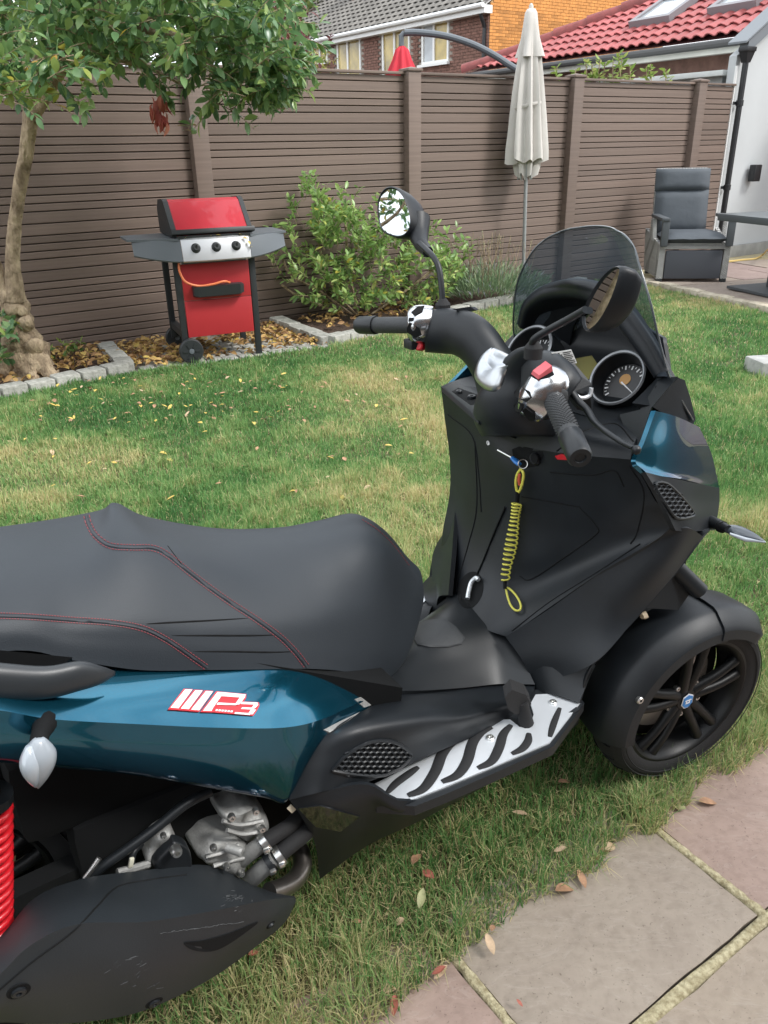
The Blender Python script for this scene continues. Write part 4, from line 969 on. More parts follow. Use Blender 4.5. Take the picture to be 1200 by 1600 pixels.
b = MB(); b.loft([[(.10, -.01, .475), (.10, -.06, .488), (.10, -.065, .545), (.10, -.01, .55)], [(.13, -.012, .465), (.13, -.075, .478), (.13, -.085, .55), (.13, -.012, .553)], [(.44, -.012, .465), (.44, -.075, .478), (.44, -.085, .55), (.44, -.012, .553)], [(.47, -.01, .475), (.47, -.06, .488), (.47, -.065, .545), (.47, -.01, .55)]]); b.build('handle', blk, bq, smooth=20)
# bowed front fascia: silver in the middle, grey shelves at the sides
def fas(x0, x1, n=10):
    rows = []
    for z, pull in ((.725, .055), (.735, .066), (.80, .055), (.875, .03), (.885, .01)):
        r = []
        for i in range(n + 1):
            x = x0 + (x1 - x0) * i / n; c = (x - .285) / .56; y = -(pull + .055 * (1 - c * c)); 
            lift = .12 * max(0, abs(c) - .45) ** 1.5 * (1 if z < .8 else 0)
            r.append((x, y + .10 * abs(c) ** 3, z + lift))
        rows.append(r)
    return rows
MB().grid(fas(.045, .535), thick=.012, flip=False).build('control_panel', silver, bq, smooth=40)
for name_x in ((-.27, .042), (.538, .84)):
    s_ = MB().grid(fas(*name_x), thick=.012).build('side_shelf', dgrey, bq, smooth=40)
    x0, x1 = name_x; o = -1 if x0 < 0 else 1
    pts = [(x0 if o < 0 else x1, .02, .887), (x0 if o < 0 else x1, .40, .887), (.03 if o < 0 else .55, .44, .887), (.03 if o < 0 else .55, -.06, .887)]
    if o < 0: pts = [(-.30, .06, .872), (-.30, .40, .872), (.03, .44, .872), (.03, -.08, .872)]
    else: pts = [(.55, -.07, .872), (.55, .44, .872), (.86, .40, .872), (.86, .06, .872)]
    MB().prism(pts, (0, 0, .014)).build('shelf_top', dgrey, s_, smooth=0)
for x in (.14, .285, .43):
    c = (x - .285) / .56; y = -(.045 + .055 * (1 - c * c)); ax = Vector((0, -1, .28)).normalized(); o = Vector((x, y, .818))
    MB().lathe([(.033, 0), (.034, .006), (.030, .012), (.024, .014), (.022, .03), (.019, .034), (.0, .034)], o, ax, 20).build('knob', blk, bq)
    k_ = [c for c in bq.children if c.name.startswith('knob')][-1]
    MB().box(o + ax * .036, (.008, .006, .04), Matrix.Rotation(R(16), 3, 'X')).build('knob_grip', blk, k_)
MB().lathe([(.011, 0), (.011, .008), (.0, .01)], (.075, -.085, .80), (0, -1, .28), 12).build('ignition_button', blk, bq)
# lid: black end plates, red hood
prof = [(-.035, .895), (.42, .895), (.43, 1.06), (.36, 1.125), (.20, 1.135), (.155, 1.12), (-.03, .945)]
b = MB(); b.loft([[(x, y, z) for y, z in prof] for x in (-.005, .03)]); b.build('lid_end', blk, bq, smooth=20)
b = MB(); b.loft([[(x, y, z) for y, z in prof] for x in (.542, .575)]); b.build('lid_end', blk, bq, smooth=20)
ip = [(y * .99 + .002, z - .006) for y, z in prof]
b = MB(); b.loft([[(x, y, z) for y, z in ip] for x in (.03, .542)], caps=False); b.build('lid', red_en, bq, smooth=20)
MB().box((.29, -.042, .922), (.60, .05, .034), Matrix.Rotation(R(-18), 3, 'X'), bev=.008).build('lid_handle', blk, bq)
MB().box((.29, .18, .885), (.53, .48, .03)).build('firebox', blk, bq)
MB().tube(crom([(.02, -.04, .72), (.018, -.05, .66), (.05, -.06, .59), (.14, -.06, .555), (.24, -.07, .56), (.32, -.075, .575), (.37, -.05, .56)], 6), .0085, 8).build('gas_hose', mat('orange_hose', (.72, .19, .07), .5), bq)
for k, (x, y, z, r) in enumerate(((.50, -.085, .875, 30), (.47, -.075, .888, 80), (.52, -.095, .84, -40), (.535, -.09, .80, -60), (.485, -.09, .868, 10), (.30, -.06, .888, 20), (.27, -.065, .89, 150), (.40, -.06, .888, 70), (.10, -.055, .888, 200), (.0, .02, .89, 90), (.12, .0, .889, 10))):
    o = share('fallen_leaf', fl_me.get(('yellow', k % 3)) or tmpl_mesh('fallen_leaf', fl_t[k % 3], fl_m['yellow']), None, bq.matrix_basis @ Vector((x, y, z + .005))); o.rotation_euler = (rs.uniform(-.4, .4), rs.uniform(-.2, .7), R(r)); s = rs.uniform(.5, .75); o.scale = (s, s, s)
    tag(o, 'small yellow leaf fallen on the front of the barbecue', 'leaf', 'yellow leaves on the barbecue')

# ------------------------------------------------------------------ closed beige parasol
cloth = mat('beige_canvas', (.60, .57, .53), .9, var=.10, scale=4, bump=.5, bscale=300, bdist=.001)
PB = Vector((1.47, 8.72, 0)); par = thing('closed_parasol', 'closed beige garden parasol with furled canvas on a grey pole', 'parasol', PB)
gpole = mat('grey_pole', (.33, .34, .34), .4, metal=.4)
MB().tube([(.06, 0, 0), (.03, 0, 1.2), (-.005, 0, 2.5)], .019, 14).build('pole', gpole, par)
MB().lathe([(.0, 0), (.24, 0), (.24, .03), (.05, .06), (.035, .30), (.0, .30)], (.06, 0, 0), (0, 0, 1), 28).build('base', gpole, par)
MB().lathe([(.032, -.05), (.036, -.03), (.036, .03), (.032, .05)], (.055, 0, .24), (0, 0, 1), 14).tube([(.055, -.03, .24), (.055, -.09, .24)], .008, 8).build('crank', blk, par)
n = 72; rows = []; rs2 = random.Random(3); fold = [rs2.uniform(.7, 1.3) for _ in range(8)]
def canopy(prof, lean, nf, ragged, name, seed):
    rows = []
    for (z, r, f) in prof:
        ring = []
        for k in range(n + 1):
            a = 2 * math.pi * k / n; w = math.cos(a * nf + .5 * math.sin(a * 2 + seed) + .9 * z); rr = r * (1 + f * .36 * (w if w > 0 else w * 1.05) * fold[k * 8 // (n + 1)]) ; zz = z + (ragged * (noise.noise((math.cos(a) * 2, math.sin(a) * 2, seed)) * .07 + .018 * w) if z < 1.4 else 0)
            ring.append((rr * math.cos(a) + lean * (2.6 - z), rr * math.sin(a) * .9, zz))
        rows.append(ring)
    return MB().grid(rows, thick=.004, flip=True).build(name, cloth, par, smooth=60)
cp = [(2.57, .012, 0), (2.55, .045, .2), (2.45, .060, .4), (2.3, .075, .75), (2.1, .096, .9), (1.9, .115, 1), (1.7, .132, 1), (1.5, .147, 1), (1.40, .155, 1), (1.29, .158, 1)]
canopy(cp, .015, 9, 1, 'canopy', 1)
canopy([(1.45, .10, 1), (1.33, .105, 1), (1.22, .095, 1.1), (1.15, .08, 1.2)], .02, 6, 1, 'valance', 4)
top = [(2.60, .010, 0), (2.592, .04, .1), (2.56, .058, .15), (2.46, .072, .2), (2.36, .082, .45), (2.27, .095, .9), (2.20, .105, 1.2)]
canopy(top, .015, 4, 0, 'vent_cap', 9)
MB().lathe([(.0, 0), (.02, .0), (.022, .03), (.012, .05), (.0, .055)], (-.002, 0, 2.585), (0, 0, 1), 14).build('finial', cloth, par)
for k in range(8):
    a = k * math.pi / 4; MB().tube([(.02 + .07 * math.cos(a), .07 * math.sin(a), 1.12), (.02 + .09 * math.cos(a), .09 * math.sin(a), 1.5)], .006, 6).build('rib', gpole, par)
MB().tube([(.15 * math.cos(a) * .85 + .012, .15 * math.sin(a) * .80, 1.78 + .03 * math.sin(a + 2)) for a in [2 * math.pi * k / 30 for k in range(31)]], .006, 6, flat=(1, 2.4)).build('strap', cloth, par)

# ------------------------------------------------------------------ neighbour's red cantilever parasol
red_c = mat('red_canvas', (.58, .03, .05), .8, var=.2, scale=5)
rc = thing('cantilever_parasol', 'furled red cantilever parasol hanging from a dark curved arm beyond the fence', 'parasol', (2.6, 11.6, 0))
o0 = Vector(rc.location)
arm = [at_y(u, v, 12) - o0 for u, v in ((860, 160), (830, 122), (800, 104), (770, 85), (735, 68), (695, 56), (655, 51), (632, 51))]
MB().tube(crom(arm, 5), .042, 10).build('arm', dgrey, rc)
MB().tube([arm[0], arm[0] + Vector((.1, 0, -2.1))], .05, 10).build('mast', dgrey, rc)
MB().tube([arm[-1], at_y(627, 56, 12) - o0, at_y(627, 72, 12) - o0], .035, 10).build('hanger', dgrey, rc)
rows = []
cx = at_y(628, 72, 12) - o0
for z, r in ((0, .03), (-.04, .075), (-.15, .11), (-.33, .19), (-.6, .24), (-1.1, .26)):
    rows.append([cx + Vector((r * (1 + .16 * math.cos(8 * a)) * math.cos(a), r * (1 + .16 * math.cos(8 * a)) * math.sin(a), z)) for a in [2 * math.pi * k / 64 for k in range(65)]])
MB().grid(rows, thick=.004, flip=True).build('canopy', red_c, rc, smooth=60)

# ------------------------------------------------------------------ rattan recliner
rat = mat('grey_rattan', (.42, .42, .40), .7)
def weave(m, sx=70, sz=90):
    t = m.node_tree; N = t.nodes.new; L = t.links.new; b = t.nodes['Principled BSDF']
    tc = N('ShaderNodeTexCoord'); w = N('ShaderNodeTexBrick'); w.inputs['Scale'].default_value = 30; w.inputs['Color1'].default_value = (.66, .66, .63, 1); w.inputs['Color2'].default_value = (.46, .46, .44, 1); w.inputs['Mortar'].default_value = (.10, .10, .10, 1)
    w.inputs['Mortar Size'].default_value = .09; w.inputs['Brick Width'].default_value = .9; w.inputs['Row Height'].default_value = .36
    mp = N('ShaderNodeMapping'); mp.inputs['Rotation'].default_value = (R(90), 0, 0); L(tc.outputs['Object'], mp.inputs[0]); L(mp.outputs[0], w.inputs['Vector']); L(w.outputs['Color'], b.inputs['Base Color'])
    bp = N('ShaderNodeBump'); bp.inputs['Strength'].default_value = .8; bp.inputs['Distance'].default_value = .006; L(w.outputs['Fac'], bp.inputs['Height']); bp.invert = True; L(bp.outputs[0], b.inputs['Normal'])
weave(rat)
cush = mat('slate_cushion', (.066, .077, .089), .75, var=.1, scale=4, bump=.35, bscale=14, bdist=.012)
armm = mat('dark_grey_frame', (.07, .078, .085), .55)
foot_m = mat('dark_slate_panel', (.055, .06, .072), .7)
ch = thing('recliner_chair', 'grey rattan recliner garden chair with slate cushions on the far patio', 'chair', at_z(1024, 441, .03), R(-7))
for x, n_ in ((.035, 0), (.715, 1)):
    MB().hexa([(x - .035, .0, .04), (x + .035, .0, .04), (x + .035, .07, .04), (x - .035, .07, .04), (x - .03, .0, .385), (x + .03, .0, .385), (x + .03, .07, .385), (x - .03, .07, .385)]).build('front_post', rat, ch, smooth=0)
    s = -1 if n_ == 0 else 1
    b = MB(); b.hexa([(x - .02, .07, .04), (x + .02, .07, .04), (x + .02 + .02 * s, .72, .04), (x - .02 + .02 * s, .72, .04), (x - .02, .07, .385), (x + .02, .07, .385), (x + .02 + .05 * s, .72, .50), (x - .02 + .05 * s, .72, .50)]); b.build('side_panel', rat, ch, smooth=0)
    b = MB(); b.hexa([(x - .02 + .03 * s, .33, .40), (x + .02 + .03 * s, .33, .40), (x + .02 + .05 * s, .42, .42), (x - .02 + .05 * s, .42, .42), (x - .02 + .04 * s, .38, .63), (x + .02 + .04 * s, .38, .63), (x + .02 + .05 * s, .45, .63), (x - .02 + .05 * s, .45, .63)]); b.build('arm_support', rat, ch, smooth=0)
    MB().box((x + .01 * s, .25, .655), (.085, .62, .035), bev=.01).build('armrest', armm, ch)
    MB().box((x, -.025, .515), (.075, .05, .27), bev=.008).build('arm_post', armm, ch)
    for y in (.03, .68): MB().box((x, y, .02), (.06, .06, .04)).build('foot', blk, ch)
MB().box((.375, .05, .365), (.62, .09, .035)).build('front_rail', rat, ch)
MB().box((.375, .02, .185), (.60, .06, .30), bev=.02).build('footrest_panel', foot_m, ch)
MB().box((.375, .3, .39), (.64, .56, .04)).build('seat_base', rat, ch)
def pillow(c, sx, sy, sz, rot=None, n=10, puff=.5):
    b = MB(); rings = []
    for face in (1, -1):
        rows = []
        for i in range(n + 1):
            r = []
            for j in range(n + 1):
                a, e = i / n * 2 - 1, j / n * 2 - 1; h = (max(0, (1 - a ** 6) * (1 - e ** 6))) ** .5
                p = Vector((e * sx / 2, a * sy / 2, face * sz / 2 * (h * .85 + .15 * (1 - max(abs(a), abs(e)) ** 2)) + .006 * noise.noise((a * 3, e * 3, face))))
                r.append(Vector(c) + (rot @ p if rot else p))
            rows.append(r)
        b.grid(rows, flip=face < 0)
    return b
pillow((.375, .26, .455), .66, .60, .13).build('seat_cushion', cush, ch, smooth=80)
rb_ = Matrix.Rotation(R(78), 3, 'X')
pillow((.30, .565, .69), .58, .46, .13, rb_).build('back_cushion', cush, ch, smooth=80)
pillow((.295, .635, 1.02), .59, .235, .14, rb_).build('head_cushion', cush, ch, smooth=80)
MB().box((.30, .68, .74), (.57, .05, .82), Matrix.Rotation(R(-12), 3, 'X'), bev=.02).build('back_frame', rat, ch)

# ------------------------------------------------------------------ garden table (only its end shows), stone block
tb = thing('garden_table', 'dark grey garden table with flat steel base at the right edge of the patio', 'table', at_z(1122, 334, 0.78) * 1.0, R(18))
tb.location.z = .035; 
tm_ = mat('grey_glass_top', (.10, .112, .12), .32)
MB().box((.85, -.60, .71), (1.7, 1.2, .055), bev=.006).build('frame', armm, tb)
MB().box((.85, -.60, .742), (1.69, 1.19, .010), bev=.003).build('tabletop', tm_, tb)
fo = at_z(1150, 462, 0) - Vector(tb.location); fo.z = 0; ro = Matrix.Rotation(-R(18), 3, 'Z'); f0 = ro @ fo
MB().box((f0.x + .42, f0.y - .12, .022), (.78, .62, .028), bev=.004).build('base_plate', armm, tb)
MB().box((f0.x + .36, f0.y - .10, .37), (.10, .10, .66), bev=.006).build('leg', armm, tb)
for dx, dy in ((.10, -.30), (.10, .10), (.72, -.3)): MB().lathe([(.02, 0), (.02, .012), (.0, .012)], (f0.x + dx, f0.y + dy, -.004), (0, 0, 1), 10).build('foot', blk, tb)
blkm = mat('pale_stone_block', (.42, .42, .40), .9, var=.25, scale=14, bump=.6, bscale=60, bdist=.006)
sb = MB().box((.14, .06, .05), (.30, .22, .12), bev=.012); sb.v = [(x + .004 * noise.noise((x * 20, y * 20, z * 20)), y, z + .004 * noise.noise((x * 9, y * 9, 4))) for x, y, z in sb.v]
o = sb.build('stone_block', blkm); o.location = at_z(1184, 590, 0); o.rotation_euler = (0, 0, R(8)); tag(o, 'pale grey stone block on the lawn at the right edge', 'stone block')
# ------------------------------------------------------------------ three-wheeled scooter (own frame: x forward, y left, z up)
SYAW = R(31.0); SFW = Vector((math.cos(SYAW), math.sin(SYAW), 0)); SLF = Vector((-math.sin(SYAW), math.cos(SYAW), 0))
SO = SFW * 1.34 + SLF * 1.265
CL = Vector(((CAMP - SO).dot(SFW), (CAMP - SO).dot(SLF), CAM_H))
def sray(u, v): d = ray(u, v); return Vector((d.dot(SFW), d.dot(SLF), d.z))
def P(u, v, y):  d = sray(u, v); return CL + d * ((y - CL.y) / d.y)         # photo sight line met at a known half width
def PZ(u, v, z): d = sray(u, v); return CL + d * ((z - CL.z) / d.z)         # ... at a known height
def PX(u, v, x): d = sray(u, v); return CL + d * ((x - CL.x) / d.x)
def PN(u, v, o, n): d = sray(u, v); return CL + d * ((Vector(o) - CL).dot(n) / d.dot(n))
scoot = thing('three_wheeled_scooter', 'black and dark blue three-wheeled scooter parked on the grass', 'scooter', SO, SYAW)

plastic = mat('black_plastic', (.0115, .0145, .0180), .47, spec=.42, var=.42, scale=7, bump=.35, bscale=420, bdist=.0006, rvar=.05)
plastic2 = mat('satin_black_plastic', (.0115, .0138, .0162), .42, spec=.42, var=.15, scale=3, bump=.2, bscale=300, bdist=.0004)
deep = mat('deep_black_and_shade', (.007, .0075, .008), .8, spec=.2)  # black plastic parts, and the painted shade of slots, recesses and creases
vinyl = mat('seat_vinyl', (.023, .029, .036), .56, spec=.45, var=.12, scale=3, bump=.5, bscale=520, bdist=.0006, rvar=.05)
blue = mat('petrol_blue_paint', (.014, .130, .205), .16, metal=.85, coat=.8, var=.12, scale=900, detail=1)
blue.node_tree.nodes['Principled BSDF'].inputs['Specular Tint'].default_value = (.03, .11, .16, 1)
gloss = mat('gloss_black_paint', (.010, .011, .012), .12, coat=1.0)
chrome = mat('chrome', (.56, .57, .58), .20, metal=1.0)
alu = mat('cast_aluminium', (.38, .38, .365), .56, metal=.45, var=.3, scale=22, bump=.8, bscale=240, bdist=.0012)
brushed = mat('brushed_aluminium', (.79, .82, .85), .38, metal=.55, bump=.15, bscale=60, stretch=(1, 30, 1))
rubber = mat('tyre_rubber', (.012, .012, .013), .8, var=.25, scale=9, bump=.3, bscale=160)
grip_m = mat('grip_rubber', (.030, .032, .034), .6, bump=.4, bscale=150)
rimm = mat('black_wheel_paint', (.005, .0055, .006), .42, spec=.3)
red_p = mat('red_plastic', (.62, .02, .03), .32)
pink_p = mat('faded_red_switch', (.62, .12, .14), .4)
white_p = mat('white_lettering', (.80, .80, .80), .35)
red_spring = mat('red_spring_paint', (.58, .012, .02), .3, coat=.5)
steel = mat('bright_steel', (.62, .62, .60), .28, metal=.95)
thread = mat('red_thread', (.24, .04, .048), .7)
clear = mat('clear_lens', (.36, .40, .44), .15, spec=.9, coat=.5)
BV = {}
def part(name, mb, m, parent=None, smooth=35, key=None, label=None):
    o = mb.build(name, m, parent or scoot, smooth)
    if key: BV[key] = BVHTree.FromPolygons([Vector(v) for v in mb.v], mb.f)
    if label: o['label'] = label
    return o
def hit(key, u, v):
    d = sray(u, v).normalized(); best = None
    for k in ([key] if isinstance(key, str) else key):
        h = BV[k].ray_cast(CL, d)
        if h[0] is not None and (best is None or h[3] < best[3]): best = h
    if best is None: return None
    n = best[1]; n = n if n.dot(d) < 0 else -n
    return best[0], n
def hits(key, pts, off=0.0):
    out = []
    for u, v in pts:
        h = hit(key, u, v)
        if h: out.append(h[0] + h[1] * off)
    return out
def dense(poly, step=5.0):
    out = []
    for i, (a, b) in enumerate(poly):
        c, d = poly[(i + 1) % len(poly)]; n = max(1, int(math.hypot(c - a, d - b) / step))
        out += [(a + (c - a) * k / n, b + (d - b) * k / n) for k in range(n)]
    return out
def plate(mb, key, poly, off, th, step=6.0):
    """thin raised plate lying on a surface, outline given in the photo"""
    pts = dense(poly, step); h = [hit(key, u, v) for u, v in pts]; h = [x for x in h if x]
    if len(h) < 3: return
    n = sum((x[1] for x in h), Vector()).normalized()
    lo = [x[0] + n * (off - .004) for x in h]; hi = [x[0] + n * (off + th) for x in h]
    if (hi[1] - hi[0]).cross(hi[2] - hi[1]).dot(n) < 0: lo.reverse(); hi.reverse()
    k = len(hi); mb.add(lo + hi, [tuple(range(k))[::-1], tuple(range(k, 2 * k))] + [(i, (i + 1) % k, (i + 1) % k + k, i + k) for i in range(k)])
def pad(key, poly, off, edge=.93, step=5.0):
    """convex raised pad that follows the surface under it"""
    pts = dense(poly, step); cu = sum(p[0] for p in pts) / len(pts); cv = sum(p[1] for p in pts) / len(pts); rings = []
    for f, o in ((1.02, -.003), (1.0, off * .6), (edge, off), (.7, off), (.4, off), (.1, off)):
        r = [hit(key, cu + (u - cu) * f, cv + (v - cv) * f) for u, v in pts]; last = next((x for x in r if x), None)
        q = []
        for x in r:
            last = x or last; q.append(last[0] + last[1] * o)
        rings.append(q)
    return MB().loft(rings)
def mirror(mb):
    m2 = MB(); m2.v = [(x, -y, z) for x, y, z in mb.v]; m2.f = [f[::-1] for f in mb.f]; return m2
def bolt(o, n, r, m, parent=None, name='bolt', h=.004):
    n = Vector(n).normalized(); mb = MB().lathe([(r, -.003), (r, h * .6), (r * .8, h), (r * .42, h), (r * .38, h * .35), (0, h * .3)], o, n, 16); return part(name, mb, m, parent)

# ---------------------------------------------------------------- wheels
def tyre_prof(Ro, w, ri):
    h = w / 2
    return [(ri - .004, -h * .72), (ri + .006, -h * .86), (ri + (Ro - ri) * .45, -h * 1.0), (Ro - .018, -h * .86), (Ro - .006, -h * .55), (Ro, -h * .18), (Ro, h * .18), (Ro - .006, h * .55), (Ro - .018, h * .86), (ri + (Ro - ri) * .45, h * 1.0), (ri + .006, h * .86), (ri - .004, h * .72)]
def wheel(c, ax, Ro, w, ri, spokes=True, badge=None, parent=scoot):
    """ax points to the outer face"""
    c = Vector(c); ax = Vector(ax).normalized(); up = Vector((0, 0, 1)); up = (up - ax * up.dot(ax)).normalized(); fx = up.cross(ax)
    def pol(r, a, h): return c + ax * h + (fx * math.cos(a) + up * math.sin(a)) * r
    root = bpy.data.objects.new('wheel', None); COL.objects.link(root); root.parent = scoot
    t = MB().lathe(tyre_prof(Ro, w, ri), c, ax, 72, caps=False)
    # tread grooves as slanted dark strips, their shade put into the colour
    ty = part('tyre', t, rubber, root, 50)
    g_ = MB()
    for k in range(26):
        a = 2 * math.pi * k / 26
        for s in (-1, 1):
            q = [pol(Ro - dr, a + .14 * e * s, s * e * w) for e, dr in ((.05, .0006), (.15, .0012), (.25, .0045), (.31, .0085))]
            g_.tube(q, [.0025, .003, .003, .002], 4)
    go = part('tread_groove_shade', g_, deep, root, 0); go['kind'] = 'stuff'
    for rr_ in (.40, .62):
        part('sidewall_ring', MB().lathe([(ri + (Ro - ri) * rr_ - .0012, w / 2 * .985), (ri + (Ro - ri) * rr_, w / 2 * 1.012), (ri + (Ro - ri) * rr_ + .0012, w / 2 * .975)], c, ax, 64, caps=False), rubber, root)
    h = w / 2
    rm = MB().lathe([(ri - .002, h * .62), (ri + .004, h * .80), (ri - .004, h * .82), (ri - .012, h * .70), (ri - .016, h * .3), (ri - .026, -h * .2), (ri - .016, -h * .6), (ri + .002, -h * .82), (ri - .002, -h * .62)], c, ax, 64, caps=False)
    part('rim', rm, rimm, root, 40)
    part('wheel_backing', MB().lathe([(.03, -h * .74), (ri - .012, -h * .70), (ri - .012, -h * .76), (.03, -h * .78)], c, ax, 48, caps=False), deep, root)
    if spokes:
        for k in range(5):
            a0 = 2 * math.pi * k / 5 + .32; sp = MB()
            for s in (-1, 1):
                path = []
                for t_ in range(6):
                    f = t_ / 5; r = .030 + (ri - .045) * f; off = s * (.008 + .017 * f ** .8); aa = a0 + off / max(r, .03) * 1.0
                    path.append(pol(r, aa, h * (.34 + .26 * math.sin(f * 2.2) - .10 * f)))
                sp.tube(path, [.016, .014, .0125, .012, .0125, .016], 8, flat=(1.0, 1.0))
            part('spoke', sp, rimm, root, 60)
        part('hub', MB().lathe([(.0, h * .62), (.026, h * .60), (.033, h * .5), (.036, h * .2), (.05, -h * .3), (.05, -h * .7), (0, -h * .7)], c, ax, 28), rimm, root)
        for k in range(5): bolt(pol(.047, 2 * math.pi * k / 5 + .95, h * .36), ax, .0075, steel, root, 'wheel_bolt', .008)
        part('brake_disc', MB().lathe([(.06, -h * .55), (.125, -h * .55), (.125, -h * .63), (.06, -h * .63)], c, ax, 40, caps=False), steel, root)
        part('brake_caliper', MB().box(pol(.105, 1.9, -h * .45), (.07, .045, .05), bev=.008), plastic2, root)
    if badge:
        hexa = [(0, 1.05), (.72, .66), (.80, -.45), (.30, -1.0), (-.30, -1.0), (-.80, -.45), (-.72, .66)]
        def bp(x, y, hh): return c + ax * hh + fx * x + up * y
        for m_, s, hh, nm in ((white_p, .021, h * .64, 'badge_rim'), (badge, .018, h * .64 + .0015, 'badge')):
            part(nm, MB().prism([bp(x * s, y * s, hh) for x, y in hexa], ax * .0014), m_, root, 0)
        b = MB()                                     # pale device on the blue shield
        for (x, y, wd, hg_) in ((0, .004, .018, .0035), (0, -.004, .012, .0035), (-.005, .0, .0035, .013), (.004, .001, .0035, .012)):
            b.prism([bp(x + sx * wd / 2, y + sy * hg_ / 2, h * .64 + .003) for sx, sy in ((-1, -1), (1, -.6), (1, 1), (-1, .6))], ax * .0008)
        part('badge_device', b, white_p, root, 0)
    return root
badge_blue = mat('badge_blue', (.03, .20, .52), .3)
STW = R(-7.0); TL = R(4.0)
FWX = Vector((math.cos(STW), math.sin(STW), 0))                     # wheel heading, steered a little to the right
AXR = Vector((math.sin(STW), -math.cos(STW), -math.tan(TL))).normalized()
HR = PZ(1077, 1098, .236); WC = HR - AXR * .043
wheel(WC, AXR, .233, .112, .172, True, badge_blue)
WL = Vector((WC.x + .03, WC.y + .52, .236)); wheel(WL, -AXR, .233, .112, .172, True, badge_blue)
RWC = Vector((-1.50, .0, .276)); wheel(RWC, (0, -1, 0), .276, .14, .180, True)

# front mudguards: swept round each wheel
def guard(c, ax, a0, a1, prof, name, m, n=26, taper=None):
    c = Vector(c); ax = Vector(ax).normalized(); up = Vector((0, 0, 1)); up = (up - ax * up.dot(ax)).normalized(); fx = ax.cross(up); fx = fx if fx.x > 0 else -fx
    rows = []
    for i in range(n + 1):
        t = i / n; a = a0 + (a1 - a0) * t; k = taper(t) if taper else (1, 1)
        rows.append([c + ax * (h * k[1]) + (fx * math.cos(a) + up * math.sin(a)) * (.235 + (r - .235) * k[0]) for r, h in prof])
    return MB().grid(rows, thick=.004, flip=(fx.cross(up)).dot(ax) < 0), (c, ax, fx, up)
def guards(c, ax, side):
    pf = [(.234, -.050), (.248, -.044), (.253, 0), (.253, .028), (.249, .038), (.226, .066), (.219, .070), (.196, .072)]
    def tap(t): return (1.0, 1.0)
    g1, fr = guard(c, ax, R(43), R(86), [(r + .006, h * 1.04) for r, h in pf], 'f', plastic, taper=lambda t: (1 - .75 * max(0, (.22 - t) / .22) ** 2, 1 - .25 * max(0, (.2 - t) / .2)))
    part('front_mudguard', g1, plastic, None, 24)
    g2, fr = guard(c, ax, R(80), R(186), [(r, h * (1.0)) for r, h in pf], 'r', plastic, taper=lambda t: (1, 1 + .12 * t))
    part('rear_mudguard', g2, plastic, None, 24)
    c_, ax_, fx_, up_ = fr; a = R(152); p = c_ + ax_ * .074 + (fx_ * math.cos(a) + up_ * math.sin(a)) * .224
    bolt(p, ax_, .009, steel, None, 'mudguard_bolt', .006)
guards(WC, AXR, -1); guards(WL, -AXR, 1)
# linkage arms across the front
for z, x in ((.40, .07), (.20, .05)):
    arm_b = MB().box((x, 0, z), (.06, .50, .045), bev=.01); part('suspension_arm', arm_b, deep)
part('linkage_tower', MB().loft([crom_loop([(x, sy, z) for x, z in ((-.02, .15), (.17, .15), (.20, .62), (.05, .66))], 1) for sy in (-.16, .16)]), deep, None, 20)
lp = [P(1005, 950, -.285), P(1060, 953, -.30), P(1086, 916, -.30), P(1058, 893, -.285), P(1015, 915, -.275)]
part('link_bracket', MB().prism([p + Vector((0, .0, 0)) for p in lp], (-.02, .10, .0)), plastic2, None, 0)
a_, b_ = P(1062, 893, -.285), P(1094, 924, -.315); part('link_joint', MB().tube([a_ - (b_ - a_) * .8, a_, b_], .0195, 18), plastic2)
h0 = P(1006, 962, -.295); part('reflector', MB().tube([h0 - Vector((.006, 0, 0)), h0, h0 + Vector((.006, -.003, .003))], [.006, .008, .008], 8), mat('cream_reflector', (.60, .50, .36), .3))

# ---------------------------------------------------------------- leg shield, tunnel, footboards
sh = [[P(689, 604, .28), P(742, 652, .14), P(800, 692, .02), P(880, 708, -.14), P(985, 718, -.295)],
      [P(695, 655, .28), P(744, 690, .14), P(803, 735, .0), P(890, 745, -.145), P(1002, 742, -.31)],
      [P(703, 720, .275), P(742, 760, .14), P(803, 800, .0), P(893, 805, -.145), P(1022, 780, -.325)],
      [P(702, 775, .27), P(736, 825, .14), P(793, 862, .0), P(880, 862, -.135), P(1046, 826, -.338)],
      [P(690, 850, .265), P(724, 885, .13), P(775, 915, .0), P(845, 915, -.10), P(925, 903, -.24)],
      [P(697, 945, .25), P(708, 948, .11), P(735, 968, .0), P(763, 985, -.06), P(793, 995, -.11)]]
part('leg_shield', MB().grid(patch(sh, 6, 6), thick=.012, flip=True), plastic, None, 60, 'shield')
fl = [[P(1048, 826, -.338), P(1000, 857, -.30), P(925, 905, -.24), P(850, 957, -.17), P(790, 995, -.11)],
      [P(1078, 826, -.348), P(1032, 885, -.335), P(962, 945, -.29), P(890, 1000, -.235), P(815, 1030, -.16)],
      [P(1098, 838, -.33), P(1052, 900, -.33), P(992, 968, -.315), P(925, 1038, -.295), P(835, 1070, -.19)]]
flm = MB().grid(patch(fl, 6, 8), thick=.012, flip=False); part('lower_flank', flm, plastic, None, 60, 'flank'); part('lower_flank', mirror(flm), plastic, None, 60)
